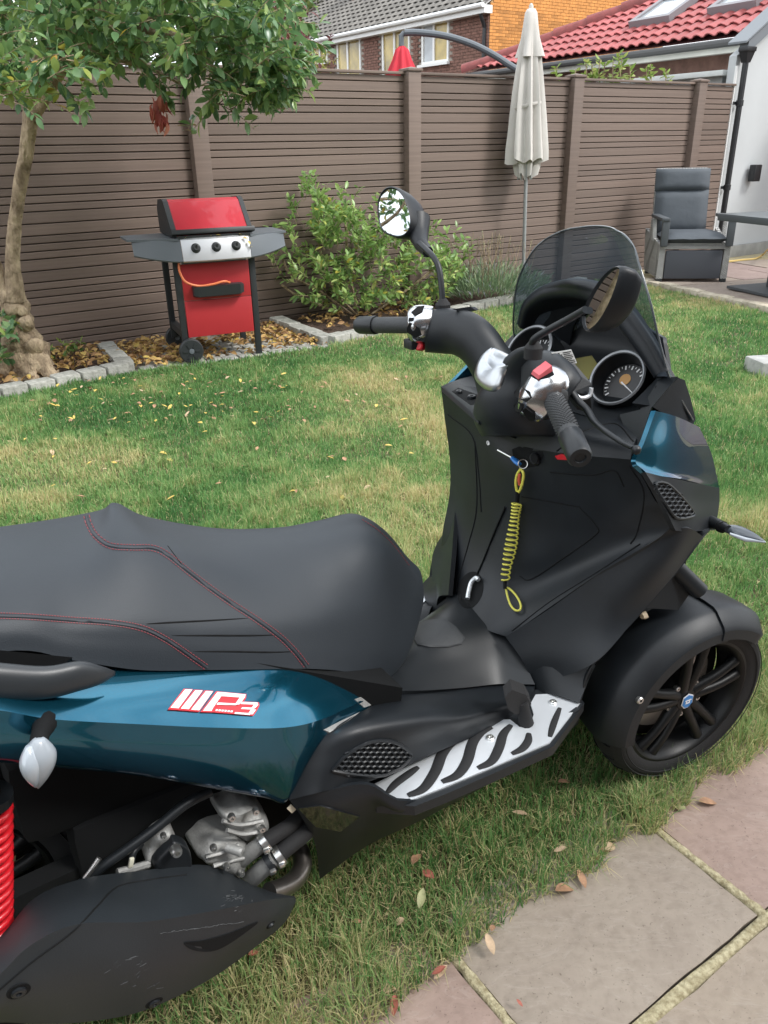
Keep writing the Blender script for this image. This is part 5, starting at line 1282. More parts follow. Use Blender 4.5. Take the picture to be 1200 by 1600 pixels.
# dark return of the flank's outer edge
ed = [P(1110, 829, -.30), P(1098, 842, -.33), P(1052, 902, -.33), P(992, 970, -.315), P(927, 1041, -.295), P(908, 1098, -.29)]
rt = MB().grid([crom(ed, 6), [p + Vector((.03, .05, -.012)) for p in crom(ed, 6)]], thick=.004); part('flank_edge', rt, plastic2, None, 60); part('flank_edge', mirror(rt), plastic2, None, 60)
kick = [[P(795, 1000, -.10), P(850, 1018, -.19), P(928, 1042, -.295)], [P(810, 1045, -.14), P(850, 1050, -.21), P(918, 1065, -.29)], [P(820, 1082, -.175), P(855, 1083, -.235), P(905, 1098, -.30)]]
kk = MB().grid(patch(kick, 5, 5), thick=.01, flip=True); part('footwell_panel', kk, plastic2, None, 60); part('footwell_panel', mirror(kk), plastic2, None, 60)
tun = [[P(590, 1015, .11) , P(610, 1020, .05), P(600, 1042, -.03), P(604, 1066, -.09), P(617, 1086, -.135)],
       [P(645, 985, .11), P(652, 990, .04), P(655, 1012, -.03), P(662, 1048, -.09), P(665, 1083, -.14)],
       [P(675, 965, .10), P(685, 966, .04), P(697, 992, -.03), P(712, 1035, -.09), P(720, 1078, -.145)],
       [P(700, 945, .12), P(712, 952, .05), P(742, 978, -.03), P(768, 1018, -.09), P(778, 1071, -.15)],
       [P(700, 925, .16), P(730, 945, .06), P(770, 975, -.04), P(805, 1010, -.11), P(836, 1072, -.20)]]
part('tunnel_cover', MB().grid(patch(tun, 6, 6), thick=.01, flip=True), plastic2, None, 60, 'tunnel')
lid = pad('tunnel', [(643, 990), (650, 978), (663, 970), (696, 968), (712, 980), (726, 997), (721, 1007), (700, 1012), (672, 1012), (652, 1008)], .004); part('fuel_flap', lid, mat('flap_rubber', (.034, .037, .040), .62, bump=.3, bscale=200), None, 30)
# side cover between tunnel and footboard, with the mesh vent
sc_ = [[P(618, 1085, -.13), P(663, 1082, -.135), P(722, 1077, -.145), P(777, 1071, -.15), P(836, 1071, -.20)],
       [P(568, 1110, -.20), P(615, 1103, -.21), P(690, 1097, -.21), P(755, 1096, -.205), P(833, 1082, -.215)],
       [P(510, 1141, -.238), P(562, 1135, -.265), P(645, 1126, -.268), P(725, 1120, -.255), P(822, 1095, -.235)],
       [P(478, 1188, -.245), P(533, 1182, -.278), P(605, 1172, -.282), P(690, 1150, -.265), P(808, 1112, -.245)],
       [P(451, 1250, -.24), P(508, 1236, -.285), P(575, 1222, -.29), P(672, 1180, -.275), P(798, 1126, -.25)]]
scm = MB().grid(patch(sc_, 6, 6), thick=.01, flip=True); part('side_cover', scm, plastic, None, 60, 'side'); part('side_cover', mirror(scm), plastic, None, 60)
arch = crom([(519, 1203, 0), (540, 1180, 0), (575, 1160, 0), (612, 1158, 0), (640, 1176, 0), (634, 1190, 0), (610, 1208, 0), (570, 1211, 0), (519, 1204, 0)], 4)
ap = [(p.x, p.y) for p in arch[:-1]]
vb = pad('side', ap, .0006); part('vent_shade_pad', vb, deep, None, 0)  # raised black pad behind the mesh, painted shade of the vent opening
def honey(key, poly, cell, name, off, rr=.0013):
    mb = MB(); us = [p[0] for p in poly]; vs = [p[1] for p in poly]; j = 0; v = min(vs)
    while v < max(vs):
        u = min(us) + (cell * .5 if j % 2 else 0)
        while u < max(us):
            if inside(poly, np.array([u]), np.array([v]))[0]:
                ring = hits(key, [(u + cell * .50 * math.cos(a), v + cell * .44 * math.sin(a)) for a in [math.pi * k / 3 + .52 for k in range(6)]], off)
                if len(ring) == 6: mb.tube(ring + [ring[0]], rr, 4)
            u += cell
        v += cell * .76; j += 1
    o = part(name, mb, plastic2, None, 0); o['kind'] = 'stuff'
honey('side', ap, 9.5, 'vent_mesh', .003)
frm = hits('side', ap + [ap[0]], .002); part('vent_frame', MB().tube(frm, .0035, 6), plastic2)
# belly skirt below the footboard
sk = [[P(452, 1250, -.24), P(510, 1236, -.285), P(575, 1226, -.31), P(640, 1252, -.338), P(765, 1208, -.335), P(905, 1108, -.312)],
      [P(470, 1275, -.245), P(520, 1265, -.29), P(582, 1250, -.312), P(645, 1270, -.338), P(768, 1220, -.33), P(906, 1116, -.305)],
      [P(492, 1318, -.235), P(540, 1305, -.27), P(600, 1282, -.29), P(665, 1270, -.30), P(790, 1208, -.30), P(905, 1124, -.285)],
      [P(500, 1374, -.20), P(524, 1356, -.215), P(580, 1318, -.235), P(667, 1277, -.25), P(800, 1204, -.25), P(903, 1132, -.24)]]
skm = MB().grid(patch(sk, 5, 5), thick=.008, flip=True); part('belly_skirt', skm, plastic, None, 50, 'skirt'); part('belly_skirt', mirror(skm), plastic, None, 50)
ins = MB(); plate(ins, 'skirt', [(466, 1261), (500, 1257), (562, 1274), (532, 1297), (494, 1290)], .0008, .0025, 6); part('gloss_insert', ins, gloss, None, 20)
part('floor_pan', MB().hexa([(-.85, -.19, .16), (-.2, -.2, .20), (-.2, .2, .20), (-.85, .19, .16), (-.8, -.22, .30), (-.26, -.22, .33), (-.26, .22, .33), (-.8, .22, .30)]), deep, None, 0)
PLZ = .362
rim_o = [(574, 1228), (588, 1256), (648, 1260), (698, 1240), (768, 1210), (865, 1166), (900, 1118), (913, 1098), (903, 1086), (858, 1076), (830, 1078), (790, 1116), (715, 1143), (660, 1174), (608, 1206)]
pts = [PZ(u, v, PLZ - .003) for u, v in dense(rim_o, 10)]
fb = MB().prism(pts, (0, 0, -.022)); part('footboard', fb, plastic2, None, 30); part('footboard', mirror(fb), plastic2, None, 30)
pl_o = [(580, 1227), (591, 1248), (645, 1249), (693, 1230), (763, 1201), (859, 1160), (894, 1115), (907, 1097), (899, 1092), (859, 1084), (837, 1085), (829, 1099), (834, 1116), (829, 1131), (812, 1136), (797, 1124), (773, 1124), (720, 1147), (667, 1178), (613, 1211)]
fpm_ = MB().prism([PZ(u, v, PLZ) for u, v in dense(pl_o, 8)], (0, 0, -.003)); BV['plate'] = None
fp_o = part('footplate', fpm_, brushed, None, 20); fp_l = part('footplate', mirror(fpm_), brushed, None, 20)
CR6 = lambda x, y: (x / 1.875 + 560, y / 1.875 + 880)
for pth, w in (([(85, 672), (110, 645), (150, 615), (175, 597)], .0085), ([(145, 680), (190, 660), (225, 610), (245, 560), (270, 530), (300, 511)], .011), ([(245, 640), (290, 620), (318, 580), (335, 525), (360, 495), (390, 480)], .011), ([(350, 600), (390, 580), (412, 540), (425, 500), (447, 474)], .010), ([(450, 558), (480, 543), (497, 520), (499, 498)], .0085), ([(561, 508), (572, 470), (590, 424)], .007)):
    q = crom([PZ(*CR6(x, y), PLZ + .001) for x, y in pth], 5); n = len(q)
    rr = [w * (.35 + .65 * math.sin(math.pi * (i + .7) / (n + .4)) ** .6) for i in range(n)]
    st = MB().tube(q, rr, 8, flat=(1, .28)); part('grip_strip', st, rubber, fp_o, 60); part('grip_strip', mirror(st), rubber, fp_l, 60)
for x, y in ((62, 678), (386, 512), (570, 408)):
    bolt(PZ(*CR6(x, y), PLZ + .001), (0, 0, 1), .0085, steel, fp_o, 'rivet', .004)
# foot brake pedal
b0, b1 = PZ(822, 1130, .362), PZ(822, 1130, .362) + Vector((-.01, .005, .055))
pd = part('brake_pedal', MB().tube([b0, b0.lerp(b1, .5), b1], [.0165, .014, .012], 12), rubber)
pc = [P(u, v, b1.y - .005) for u, v in ((789, 1090), (800, 1078), (822, 1086), (830, 1100), (822, 1110), (806, 1117), (794, 1108))]
part('pedal_pad', MB().prism(pc, (.012, .022, .008)), rubber, pd, 20)
# slot, seat catch and seams on the shield
slot = hits('shield', [(789, 792), (776, 822), (764, 852), (753, 880), (745, 897)], .0006); part('slot_shade_strip', MB().tube(slot, [.006, .005, .0035, .0035, .004], 6, flat=(1, .4)), deep)  # no slot is cut: a flat black strip paints its shade
ov = [(735 + 20 * math.cos(a) - 4 * math.sin(a), 922 + 29 * math.sin(a)) for a in [2 * math.pi * k / 24 for k in range(24)]]
rc_ = pad(('shield', 'tunnel'), ov, .0006); part('catch_shade_pad', rc_, deep, None, 0)  # black pad paints the shade of the hollow around the catch
hk = hits(('shield', 'tunnel'), [(735, 938), (737, 925), (741, 912), (748, 905), (752, 908)], .010); part('bag_hook', MB().tube(crom(hk, 3), .0055, 8), brushed)
for ln in ([(700, 648), (738, 682), (748, 740), (752, 800)], [(905, 792), (932, 822), (930, 836), (880, 872), (830, 905), (812, 900)], [(905, 792), (850, 782), (815, 776)], [(800, 986), (860, 940), (935, 893), (1000, 850)], [(984, 728), (1006, 770), (996, 830), (985, 850)], [(860, 738), (925, 742), (960, 735), (975, 760)], [(742, 690), (745, 790), (732, 850), (712, 918)]):
    q = hits(('shield', 'flank'), [(p.x, p.y) for p in crom([(a, b, 0) for a, b in ln], 6)], .0001)
    if len(q) > 3: part('panel_seam', MB().tube(q, .0017, 5), deep, None, 60)

# ---------------------------------------------------------------- front side fairing
fa = [[P(1017, 642, -.27), P(1050, 652, -.258), P(1085, 668, -.225)], [P(1000, 690, -.29), P(1050, 698, -.28), P(1104, 708, -.222)], [P(986, 722, -.30), P(1045, 738, -.295), P(1113, 745, -.222)], [P(1003, 742, -.312), P(1058, 752, -.30), P(1117, 764, -.222)]]
fab = MB().grid(patch(fa, 7, 7), thick=.01, flip=False); part('front_side_panel', fab, blue, None, 60, 'fside', 'dark blue front side panel'); part('front_side_panel', mirror(fab), blue, None, 60)
fb_ = [[P(1001, 739, -.315), P(1058, 750, -.305), P(1117, 762, -.227)], [P(1017, 766, -.328), P(1062, 780, -.312), P(1117, 783, -.23)], [P(1032, 795, -.338), P(1068, 806, -.322), P(1114, 806, -.245)], [P(1048, 829, -.342), P(1080, 830, -.318), P(1110, 828, -.26)]]
fbm = MB().grid(patch(fb_, 6, 7), thick=.01, flip=False); part('vent_panel', fbm, plastic, None, 60, 'ventp'); part('vent_panel', mirror(fbm), plastic, None, 60)
vp = [(1022, 758), (1040, 755), (1062, 775), (1083, 802), (1073, 809), (1055, 808), (1040, 790)]
vb = pad('ventp', vp, .0006); part('vent_shade_pad', vb, deep, None, 0); honey('ventp', vp, 8.5, 'vent_mesh', .003, .0012)  # vent depth is a black pad, shade put into its colour
part('vent_frame', MB().tube(crom_loop(hits('ventp', vp, .002), 3) + [hits('ventp', vp, .002)[0]], .003, 6), plastic2)
part('front_cowl', MB().loft([crom_loop([(.02, .20, z), (x1, .165, z), (x2, .07, z), (x2, -.07, z), (x1, -.165, z), (.02, -.20, z)], 2) for z, x1, x2 in ((.62, .17, .24), (.70, .22, .31), (.78, .20, .30), (.86, .11, .23), (.94, .05, .14))]), blue, None, 60)
part('inner_frame', MB().hexa([(-.18, -.12, .36), (.12, -.14, .40), (.12, .14, .40), (-.18, .12, .36), (-.12, -.19, .88), (.10, -.16, .88), (.10, .16, .88), (-.12, .19, .88)]), deep, None, 0)

# ---------------------------------------------------------------- cockpit: shelf, dash, hood, dials, screen
sf = [[(-.10, .235, .945), (-.11, .12, .930), (-.11, 0, .928), (-.11, -.12, .930), (-.10, -.235, .945)], [(-.165, .262, .935), (-.18, .13, .920), (-.185, 0, .912), (-.175, -.13, .920), (-.155, -.265, .938)],
      [(-.215, .277, .925), (-.225, .14, .915), (-.225, 0.01, .90), (-.215, -.14, .91), (-.195, -.285, .925)], sh[0]]
sf = [[Vector(p) for p in r] for r in sf]
part('top_shelf', MB().grid(patch(sf, 5, 6), thick=.01, flip=True), plastic, None, 60, 'shelf')
for ln in ([(905, 676), (960, 662), (990, 690)], [(870, 705), (905, 678)]):
    q = hits('shelf', [(p.x, p.y) for p in crom([(a, b, 0) for a, b in ln], 6)], .0001)
    if len(q) > 3: part('panel_seam', MB().tube(q, .0017, 5), deep, None, 60)
dp = [[(-.135, .22, .918), (-.14, 0, .915), (-.135, -.22, .918)], [(-.05, .215, .945), (-.05, 0, .945), (-.05, -.215, .945)], [(.03, .17, 1.0), (.05, 0, 1.005), (.03, -.17, 1.0)], [(.05, .13, 1.07), (.07, 0, 1.09), (.05, -.13, 1.07)]]
part('dashboard', MB().grid(patch([[Vector(p) for p in r] for r in dp], 6, 8), thick=.01, flip=True), plastic2, None, 60, 'dash')
lcd = pad('dash', [(868, 566), (925, 556), (945, 586), (890, 600)], .002); part('lcd_screen', lcd, mat('lcd_yellow', (.30, .27, .10), .15, coat=.5), None, 10)
lip = [P(817, 512, .215), P(826, 482, .185), P(850, 464, .125), P(880, 460, .06), P(905, 462, .0), P(935, 474, -.06), P(964, 500, -.115), P(1000, 548, -.175), P(1026, 588, -.215)]
cr_ = [P(813, 506, .225), P(823, 474, .20), P(848, 452, .14), P(876, 442, .07), P(900, 441, .0), P(936, 449, -.06), P(975, 474, -.125), P(1018, 530, -.19), P(1044, 580, -.232)]
def shift(pts, dx, dz, ky): return [Vector((p.x + dx, p.y * ky, p.z + dz)) for p in pts]
hd_rows = [shift(lip, .12, -.05, .86), shift(lip, .05, -.012, .95), lip, [a.lerp(b, .5) + Vector((-.004, 0, .004)) for a, b in zip(lip, cr_)], cr_, shift(cr_, .035, -.006, .82), shift(cr_, .075, -.045, .58)]
part('dash_hood', MB().grid(patch(hd_rows, 4, 5), thick=.006, flip=True), plastic, None, 60, 'hood')
def dial(c, name):
    ax = Vector((-.80, -.10 if c[1] < 0 else -.02, .60)).normalized(); c = Vector(c)
    root = part(name, MB().lathe([(.054, -.085), (.060, -.05), (.062, .0), (.0635, .006), (.061, .009), (.056, .007), (.053, -.006), (.049, -.030)], c, ax, 44, caps=False), plastic2, None, 40)
    part('dial_ring', MB().lathe([(.0625, .0055), (.0640, .0075), (.061, .0105), (.0575, .0090)], c, ax, 44, caps=False), mat('grey_ring', (.26, .27, .28), .3, metal=.5), root)
    part('dial_face', MB().lathe([(.0, -.030), (.0495, -.030), (.0495, -.034)], c, ax, 36), mat('dial_black', (.012, .012, .013), .4), root)
    x = ax.cross(Vector((0, 0, 1))).normalized(); y = x.cross(ax)
    if y.z < 0: y = -y
    tk = MB()
    for k in range(25):
        a = R(225 - k * 270 / 24); d = x * math.cos(a) + y * math.sin(a); r0 = .036 if k % 2 == 0 else .040; w = .0016 if k % 2 == 0 else .0008; t = x * -math.sin(a) + y * math.cos(a)
        tk.prism([c + ax * -.0292 + d * r0 - t * w, c + ax * -.0292 + d * r0 + t * w, c + ax * -.0292 + d * .045 + t * w, c + ax * -.0292 + d * .045 - t * w], ax * .0006)
    o = part('tick_marks', tk, white_p, root, 0); o['kind'] = 'stuff'
    nd = MB(); a = R(205); d = x * math.cos(a) + y * math.sin(a); t = x * -math.sin(a) + y * math.cos(a)
    nd.prism([c + ax * -.026 - d * .008 - t * .0018, c + ax * -.026 - d * .008 + t * .0018, c + ax * -.026 + d * .038 + t * .0006, c + ax * -.026 + d * .038 - t * .0006], ax * .001); part('needle', nd, white_p, root, 0)
    op = MB().lathe([(0, -.0287), (.013, -.0287), (.013, -.0295)], c + x * .004 + y * .012, ax, 16); part('dial_panel', op, mat('dial_amber', (.50, .25, .05), .4), root)
    return root
dial(P(966, 592, -.112), 'dial_pod'); dial(P(828, 549, .112), 'dial_pod')
# windscreen
ws = []
for z, w, xe, xc in ((1.290, .050, -.046, -.033), (1.283, .085, -.056, -.028), (1.266, .122, -.070, -.018), (1.235, .155, -.085, -.004), (1.17, .195, -.088, .025), (1.10, .218, -.078, .056), (1.03, .236, -.058, .088), (.97, .246, -.02, .112), (.92, .24, .03, .13)):
    ws.append([Vector((xc + (xe - xc) * t * t, w * t, z - .004 * t * t * (z > 1.0))) for t in [k / 10 - 1 for k in range(21)]])
wsm, t_, b_ = new_mat('smoked_screen')
N = t_.nodes.new; L = t_.links.new
trn = N('ShaderNodeBsdfTransparent'); trn.inputs['Color'].default_value = (.34, .40, .46, 1)
gl = N('ShaderNodeBsdfGlossy'); gl.inputs['Roughness'].default_value = .03; gl.inputs['Color'].default_value = (.9, .92, .95, 1)
fz = N('ShaderNodeLayerWeight'); fz.inputs['Blend'].default_value = .22
mr = N('ShaderNodeMapRange'); mr.inputs['To Min'].default_value = .05; mr.inputs['To Max'].default_value = .42; L(fz.outputs['Facing'], mr.inputs['Value'])
mxs = N('ShaderNodeMixShader'); hz = N('ShaderNodeBsdfDiffuse'); hz.inputs['Color'].default_value = (.30, .36, .42, 1); mh = N('ShaderNodeMixShader'); mh.inputs[0].default_value = .22; L(trn.outputs[0], mh.inputs[1]); L(hz.outputs[0], mh.inputs[2]); L(mr.outputs[0], mxs.inputs[0]); L(mh.outputs[0], mxs.inputs[1]); L(gl.outputs[0], mxs.inputs[2]); L(mxs.outputs[0], t_.nodes['Material Output'].inputs['Surface'])
cols = [crom([r[j] for r in ws], 5) for j in range(21)]; wsr = [[c[i] for c in cols] for i in range(len(cols[0]))]
part('windscreen', MB().grid(wsr), wsm, None, 80)
edge = [r[0] for r in wsr[::-1]] + wsr[0][1:-1] + [r[-1] for r in wsr]
part('screen_edge', MB().tube(edge, .0022, 6), mat('screen_edge', (.05, .06, .065), .2, coat=.5), None, 60)
bk = [(1017, 634), (1033, 618), (1060, 590), (1070, 594), (1079, 622), (1087, 655), (1081, 669), (1060, 657), (1040, 648)]
by = [-.255, -.25, -.25, -.245, -.235, -.23, -.23, -.25, -.26]
tp = [P(u, v, y) for (u, v), y in zip(bk, by)]
brk = MB().loft([tp, [p + Vector((.015, .06, -.012)) for p in tp]]); part('screen_bracket', brk, plastic, None, 20); part('screen_bracket', mirror(brk), plastic, None, 20)
dk = [P(u, v, y) for u, v, y in ((968, 648, -.18), (1000, 640, -.22), (1030, 592, -.22), (1060, 588, -.25), (1018, 636, -.262), (1000, 690, -.29), (992, 712, -.292))]
dks = MB().loft([dk, [p + Vector((.01, .02, -.03)) for p in dk]]); part('deck_panel', dks, plastic2, None, 20, 'deck')
bolt(P(1029, 606, -.232), (-.5, -.3, .8), .007, deep, None, 'deck_screw', .002)

# ---------------------------------------------------------------- handlebar
def ring_pair(A, B, ya, depth, n=20, pw=1.0):
    a, b = P(A[0], A[1], ya), P(B[0], B[1], ya); c = (a + b) / 2; r = (a - b) / 2; v = (c - CL).normalized(); d = (v - r.normalized() * v.dot(r.normalized())).normalized() * (r.length * depth)
    return [c + r * math.cos(t) + d * math.sin(t) for t in [2 * math.pi * k / n for k in range(n)]]
def smooth_loft(rings, k=4):
    n = len(rings[0]); cols = [crom([r[j] for r in rings], k) for j in range(n)]
    return [[c[i] for c in cols] for i in range(len(cols[0]))]
bar = bpy.data.objects.new('handlebar', None); COL.objects.link(bar); bar.parent = scoot
lb = [ring_pair((664, 486), (664, 550), .225, .85), ring_pair((690, 482), (692, 552), .19, .85), ring_pair((720, 483), (710, 555), .15, .9), ring_pair((748, 492), (727, 568), .115, .9), ring_pair((773, 513), (742, 597), .085, .9), ring_pair((800, 552), (750, 632), .05, .95), ring_pair((830, 600), (762, 660), .01, 1.0)]
part('handlebar_cover', MB().loft(smooth_loft(lb, 5)), plastic, bar, 80, 'lcover')
nk = [ring_pair((768, 682), (868, 682), -.01, 1.0), ring_pair((757, 655), (866, 660), -.01, 1.0), ring_pair((760, 620), (862, 630), -.015, .95), ring_pair((778, 590), (868, 598), -.03, .9), ring_pair((795, 565), (876, 575), -.06, .85), ring_pair((812, 548), (880, 562), -.09, .75), ring_pair((826, 541), (868, 551), -.11, .6)]
part('steering_neck', MB().loft(smooth_loft(nk, 5)), plastic, bar, 80, 'neck')
rb2 = [ring_pair((815, 556), (812, 650), -.06, .8), ring_pair((838, 548), (826, 650), -.11, .8), ring_pair((868, 550), (842, 655), -.16, .85), ring_pair((895, 570), (858, 655), -.195, .8), ring_pair((910, 592), (875, 640), -.215, .7)]
part('switch_cover', MB().loft(smooth_loft(rb2, 5)), plastic, bar, 80, 'rcover')
cap = MB()
cpo = [(752, 565), (758, 556), (768, 549), (780, 546), (793, 551), (802, 560), (797, 573), (790, 586), (786, 600), (779, 610), (766, 613), (755, 606), (750, 594), (749, 578)]
rows = []
for f, lift in ((1.0, -.004), (.97, .004), (.88, .008), (.7, .0105), (.45, .012), (.2, .0125), (.02, .0125)):
    cx_, cy_ = 775, 579; r = []
    for u, v in cpo:
        h = hit(('lcover', 'neck', 'rcover'), cx_ + (u - cx_) * f, cy_ + (v - cy_) * f); r.append(h)
    rows.append((r, lift))
nmean = sum((h[1] for r, _ in rows for h in r if h), Vector()).normalized()
dmean = [h[0] for h in rows[-1][0] if h][0]
cr_rows = []
for r, lift in rows:
    ring = []
    for h in r:
        p = h[0] if h else dmean
        q = p - dmean; dd = q.dot(nmean); ring.append(dmean + (q - nmean * dd) + nmean * (dd * .35 + lift))
    cr_rows.append(crom_loop(ring, 3))
part('steering_cap', MB().loft(cr_rows), mat('satin_chrome', (.50, .52, .54), .30, metal=1.0, bump=.2, bscale=9, bdist=.01), bar, 80)
# left switch pod, grip
def along(p0, p1, prof, n=22):  # lathe between two points; prof (radius, fraction)
    p0, p1 = Vector(p0), Vector(p1); L_ = (p1 - p0).length; return MB().lathe([(r, f * L_) for r, f in prof], p0, p1 - p0, n)
gl0, gl1 = P(640, 508, .24), P(560, 508, .40)
part('grip', along(gl0, gl1, [(.018, -.1), (.0185, .0), (.0185, .62), (.0175, .63), (.0175, .645)]), grip_m, bar)
part('bar_end', along(gl0, gl1, [(.021, .64), (.0215, .67), (.0205, .96), (.018, 1.0), (.0, 1.0)]), plastic2, bar)
pod = [ring_pair((636, 492), (636, 522), .238, 1.0), ring_pair((637, 485), (638, 528), .237, 1.0), ring_pair((646, 478), (644, 536), .232, 1.0), ring_pair((660, 476), (654, 538), .226, 1.0), ring_pair((676, 478), (666, 536), .218, 1.0), ring_pair((678, 482), (668, 530), .215, .95)]
part('switch_pod', MB().loft(smooth_loft(pod, 4)), chrome, bar, 60, 'lpod')
for pl in ([(643, 489), (652, 481), (663, 479), (660, 488), (648, 495)], [(635, 508), (640, 503), (656, 512), (659, 523), (650, 527), (637, 519)], [(640, 497), (647, 497), (646, 502), (639, 503)]):
    b = MB(); plate(b, 'lpod', pl, .0005, .003, 4); part('switch', b, deep, bar, 20)
lo = P(645, 537, .23); part('horn_housing', MB().box(lo, (.03, .035, .022), bev=.005), plastic2, bar)
hb_ = P(656, 541, .215); part('start_button', MB().lathe([(.010, -.01), (.0105, .006), (.008, .009), (0, .009)], hb_, (-.8, -.4, .3), 16), red_p, bar)
part('clutch_side_plate', MB().prism([P(u, v, .14) for u, v in ((706, 483), (735, 479), (742, 484), (725, 488))], (.02, .01, -.004)), plastic2, bar, 0)
# right switch pod
rp_ = [ring_pair((835, 578), (812, 610), -.165, .8), ring_pair((842, 571), (809, 640), -.17, .8), ring_pair((870, 571), (826, 653), -.185, .85), ring_pair((890, 582), (842, 660), -.198, .85), ring_pair((897, 597), (848, 656), -.205, .8)]
part('switch_pod', MB().loft(smooth_loft(rp_, 4)), chrome, bar, 60, 'rpod')
b = MB(); plate(b, 'rpod', [(828, 588), (836, 580), (860, 575), (866, 586), (858, 590), (840, 594)], .0005, .002, 4); part('switch_bezel', b, deep, bar, 20)
kh = hit('rpod', 847, 582); kx = (P(863, 578, -.18) - P(833, 588, -.18)); kx = (kx - kh[1] * kx.dot(kh[1])).normalized(); ky = kh[1].cross(kx); km = Matrix((kx, ky, kh[1])).transposed()
b = MB(); b.v = []; b.hexa([kh[0] + km @ Vector(q) for q in ((-.017, -.010, 0), (.017, -.010, 0), (.017, .010, 0), (-.017, .010, 0), (-.014, -.009, .007), (.015, -.009, .013), (.015, .009, .013), (-.014, .009, .007))]); part('kill_switch', b, pink_p, bar, 0)
for pl in ([(805, 612), (814, 604), (828, 612), (831, 621), (823, 628), (806, 620)], [(804, 632), (811, 627), (818, 634), (815, 643), (807, 641)], [(817, 640), (823, 635), (836, 645), (836, 655), (828, 655)]):
    b = MB(); plate(b, ('rpod', 'neck', 'rcover'), pl, .0008, .004, 4); part('switch', b, deep, bar, 20)
gr0, gr1 = P(864, 622, -.215), P(907, 716, -.385)
part('grip', along(gr0, gr1, [(.0, -.12), (.030, -.12), (.031, -.02), (.026, .03), (.0195, .05), (.0185, .62), (.0195, .64), (.0195, .655)]), grip_m, bar)
gd = (gr1 - gr0); gx = gd.orthogonal().normalized(); gy = gd.normalized().cross(gx); kn = MB()
for i in range(22):
    for k in range(20):
        a = 2 * math.pi * k / 20 + (.157 if i % 2 else 0); f = .10 + .50 * i / 22; p = gr0 + gd * f + (gx * math.cos(a) + gy * math.sin(a)) * .0186
        kn.box(p, (.0028, .0028, .0028))
o = part('grip_pattern', kn, grip_m, bar, 0); o['kind'] = 'stuff'
part('bar_end', along(gr0, gr1, [(.0195, .655), (.0215, .67), (.0210, .97), (.018, 1.0), (.010, 1.0), (.009, .985), (.0, .985)]), plastic2, bar)
lv = crom([P(893, 612, -.20), P(905, 628, -.22), P(917, 640, -.24), P(928, 658, -.27), P(945, 673, -.31), P(970, 690, -.35), P(990, 700, -.385)], 5); lv = [p + Vector((.03, 0, 0)) * 0 for p in lv]
part('brake_lever', MB().tube(lv, [.009 - .003 * i / len(lv) for i in range(len(lv))], 10, flat=(1, .7)).sphere(P(994, 703, -.39), .0085, 8), plastic2, bar, 60)
part('master_cylinder', MB().loft([[P(u, v, y) + Vector(o_) for u, v, y in ((868, 560, -.17), (898, 568, -.18), (925, 600, -.21), (922, 618, -.215), (898, 612, -.205), (880, 590, -.19))] for o_ in ((0, 0, 0), (.03, .02, -.045))]), plastic, bar, 20)
part('lever_clamp', MB().tube(crom([P(897, 615, -.205), P(908, 622, -.215), P(921, 618, -.22), P(924, 606, -.22)], 4), .004, 8), brushed, bar, 60)
wl = [P(u, v, -.165) for u, v in ((861, 551), (892, 546), (901, 567), (870, 572))]; nn = (wl[1] - wl[0]).cross(wl[3] - wl[0]).normalized(); nn = nn if nn.dot(CL - wl[0]) > 0 else -nn
lab = part('warning_label', MB().prism([p - nn * .0 for p in wl], nn * .0012), mat('label_grey', (.55, .56, .55), .4), bar, 0)
b = MB()
for r in range(7):
    for s0, s1 in ((.06, .46), (.52, .94)):
        f = .10 + r * .125; e = s1 - (.10 if (r * 7 + int(s0 * 10)) % 3 == 0 else 0)
        q = [wl[0].lerp(wl[1], s).lerp(wl[3].lerp(wl[2], s), g_) + nn * .0013 for s, g_ in ((s0, f), (e, f), (e, f + .06), (s0, f + .06))]; b.prism(q, nn * .0004)
o = part('label_print', b, deep, bar, 0); o['kind'] = 'stuff'
# mirrors
def mirror_unit(glass, yfun, n, back, stem, boot, name='mirror', dk=1.0):
    root = bpy.data.objects.new(name, None); COL.objects.link(root); root.parent = scoot; n = Vector(n).normalized()
    c = P(sum(p[0] for p in glass) / len(glass), sum(p[1] for p in glass) / len(glass), yfun)
    g = [PN(u, v, c, n) for u, v in [(p.x, p.y) for p in crom_loop([(a, b, 0) for a, b in glass], 4)]]
    part('mirror_glass', MB().prism([p - n * .002 for p in g], n * .0035), mat('mirror_silver', (.70, .73, .75), .01, metal=1.0), root, 0)
    cg = sum(g, Vector()) / len(g); rings = []
    for s, d in ((1.0, .0), (1.05, .005), (1.10, .002), (1.11, -.010 * dk), (1.05, -.030 * dk), (.86, -.050 * dk), (.5, -.062 * dk), (.1, -.066 * dk)):
        rings.append([cg + (p - cg) * s + n * d + back * max(0, -d) for p in g])
    part('mirror_housing', MB().loft(rings), plastic, root, 60)
    part('mirror_stem', MB().tube(crom(stem, 5), .0068, 10), plastic2, root, 60)
    part('mirror_boot', MB().lathe([(.017, -.008), (.017, .012), (.011, .020), (.008, .024)], boot, (0, 0, 1), 16), rubber, root)
    return root
YL = .42
gpts = [(597, 306), (605, 297), (617, 296), (628, 305), (636, 322), (641, 342), (639, 357), (631, 366), (620, 368), (605, 363), (597, 354), (593, 337), (593, 318)]
ml = mirror_unit(gpts, YL, (-.84, -.48, .25), Vector((.35, -.35, -.1)), [P(692, 482, .205), P(690, 450, .215), P(686, 420, .23), P(678, 403, .25), P(668, 392, .28), P(655, 380, .33)], P(692, 484, .205))
part('mirror_socket', MB().tube([P(628, 345, YL) + Vector((.035, -.01, 0)), P(645, 366, .385) + Vector((.015, 0, 0)), P(658, 382, .345), P(669, 394, .30)], [.033, .025, .0165, .0125], 16), plastic, ml, 60)
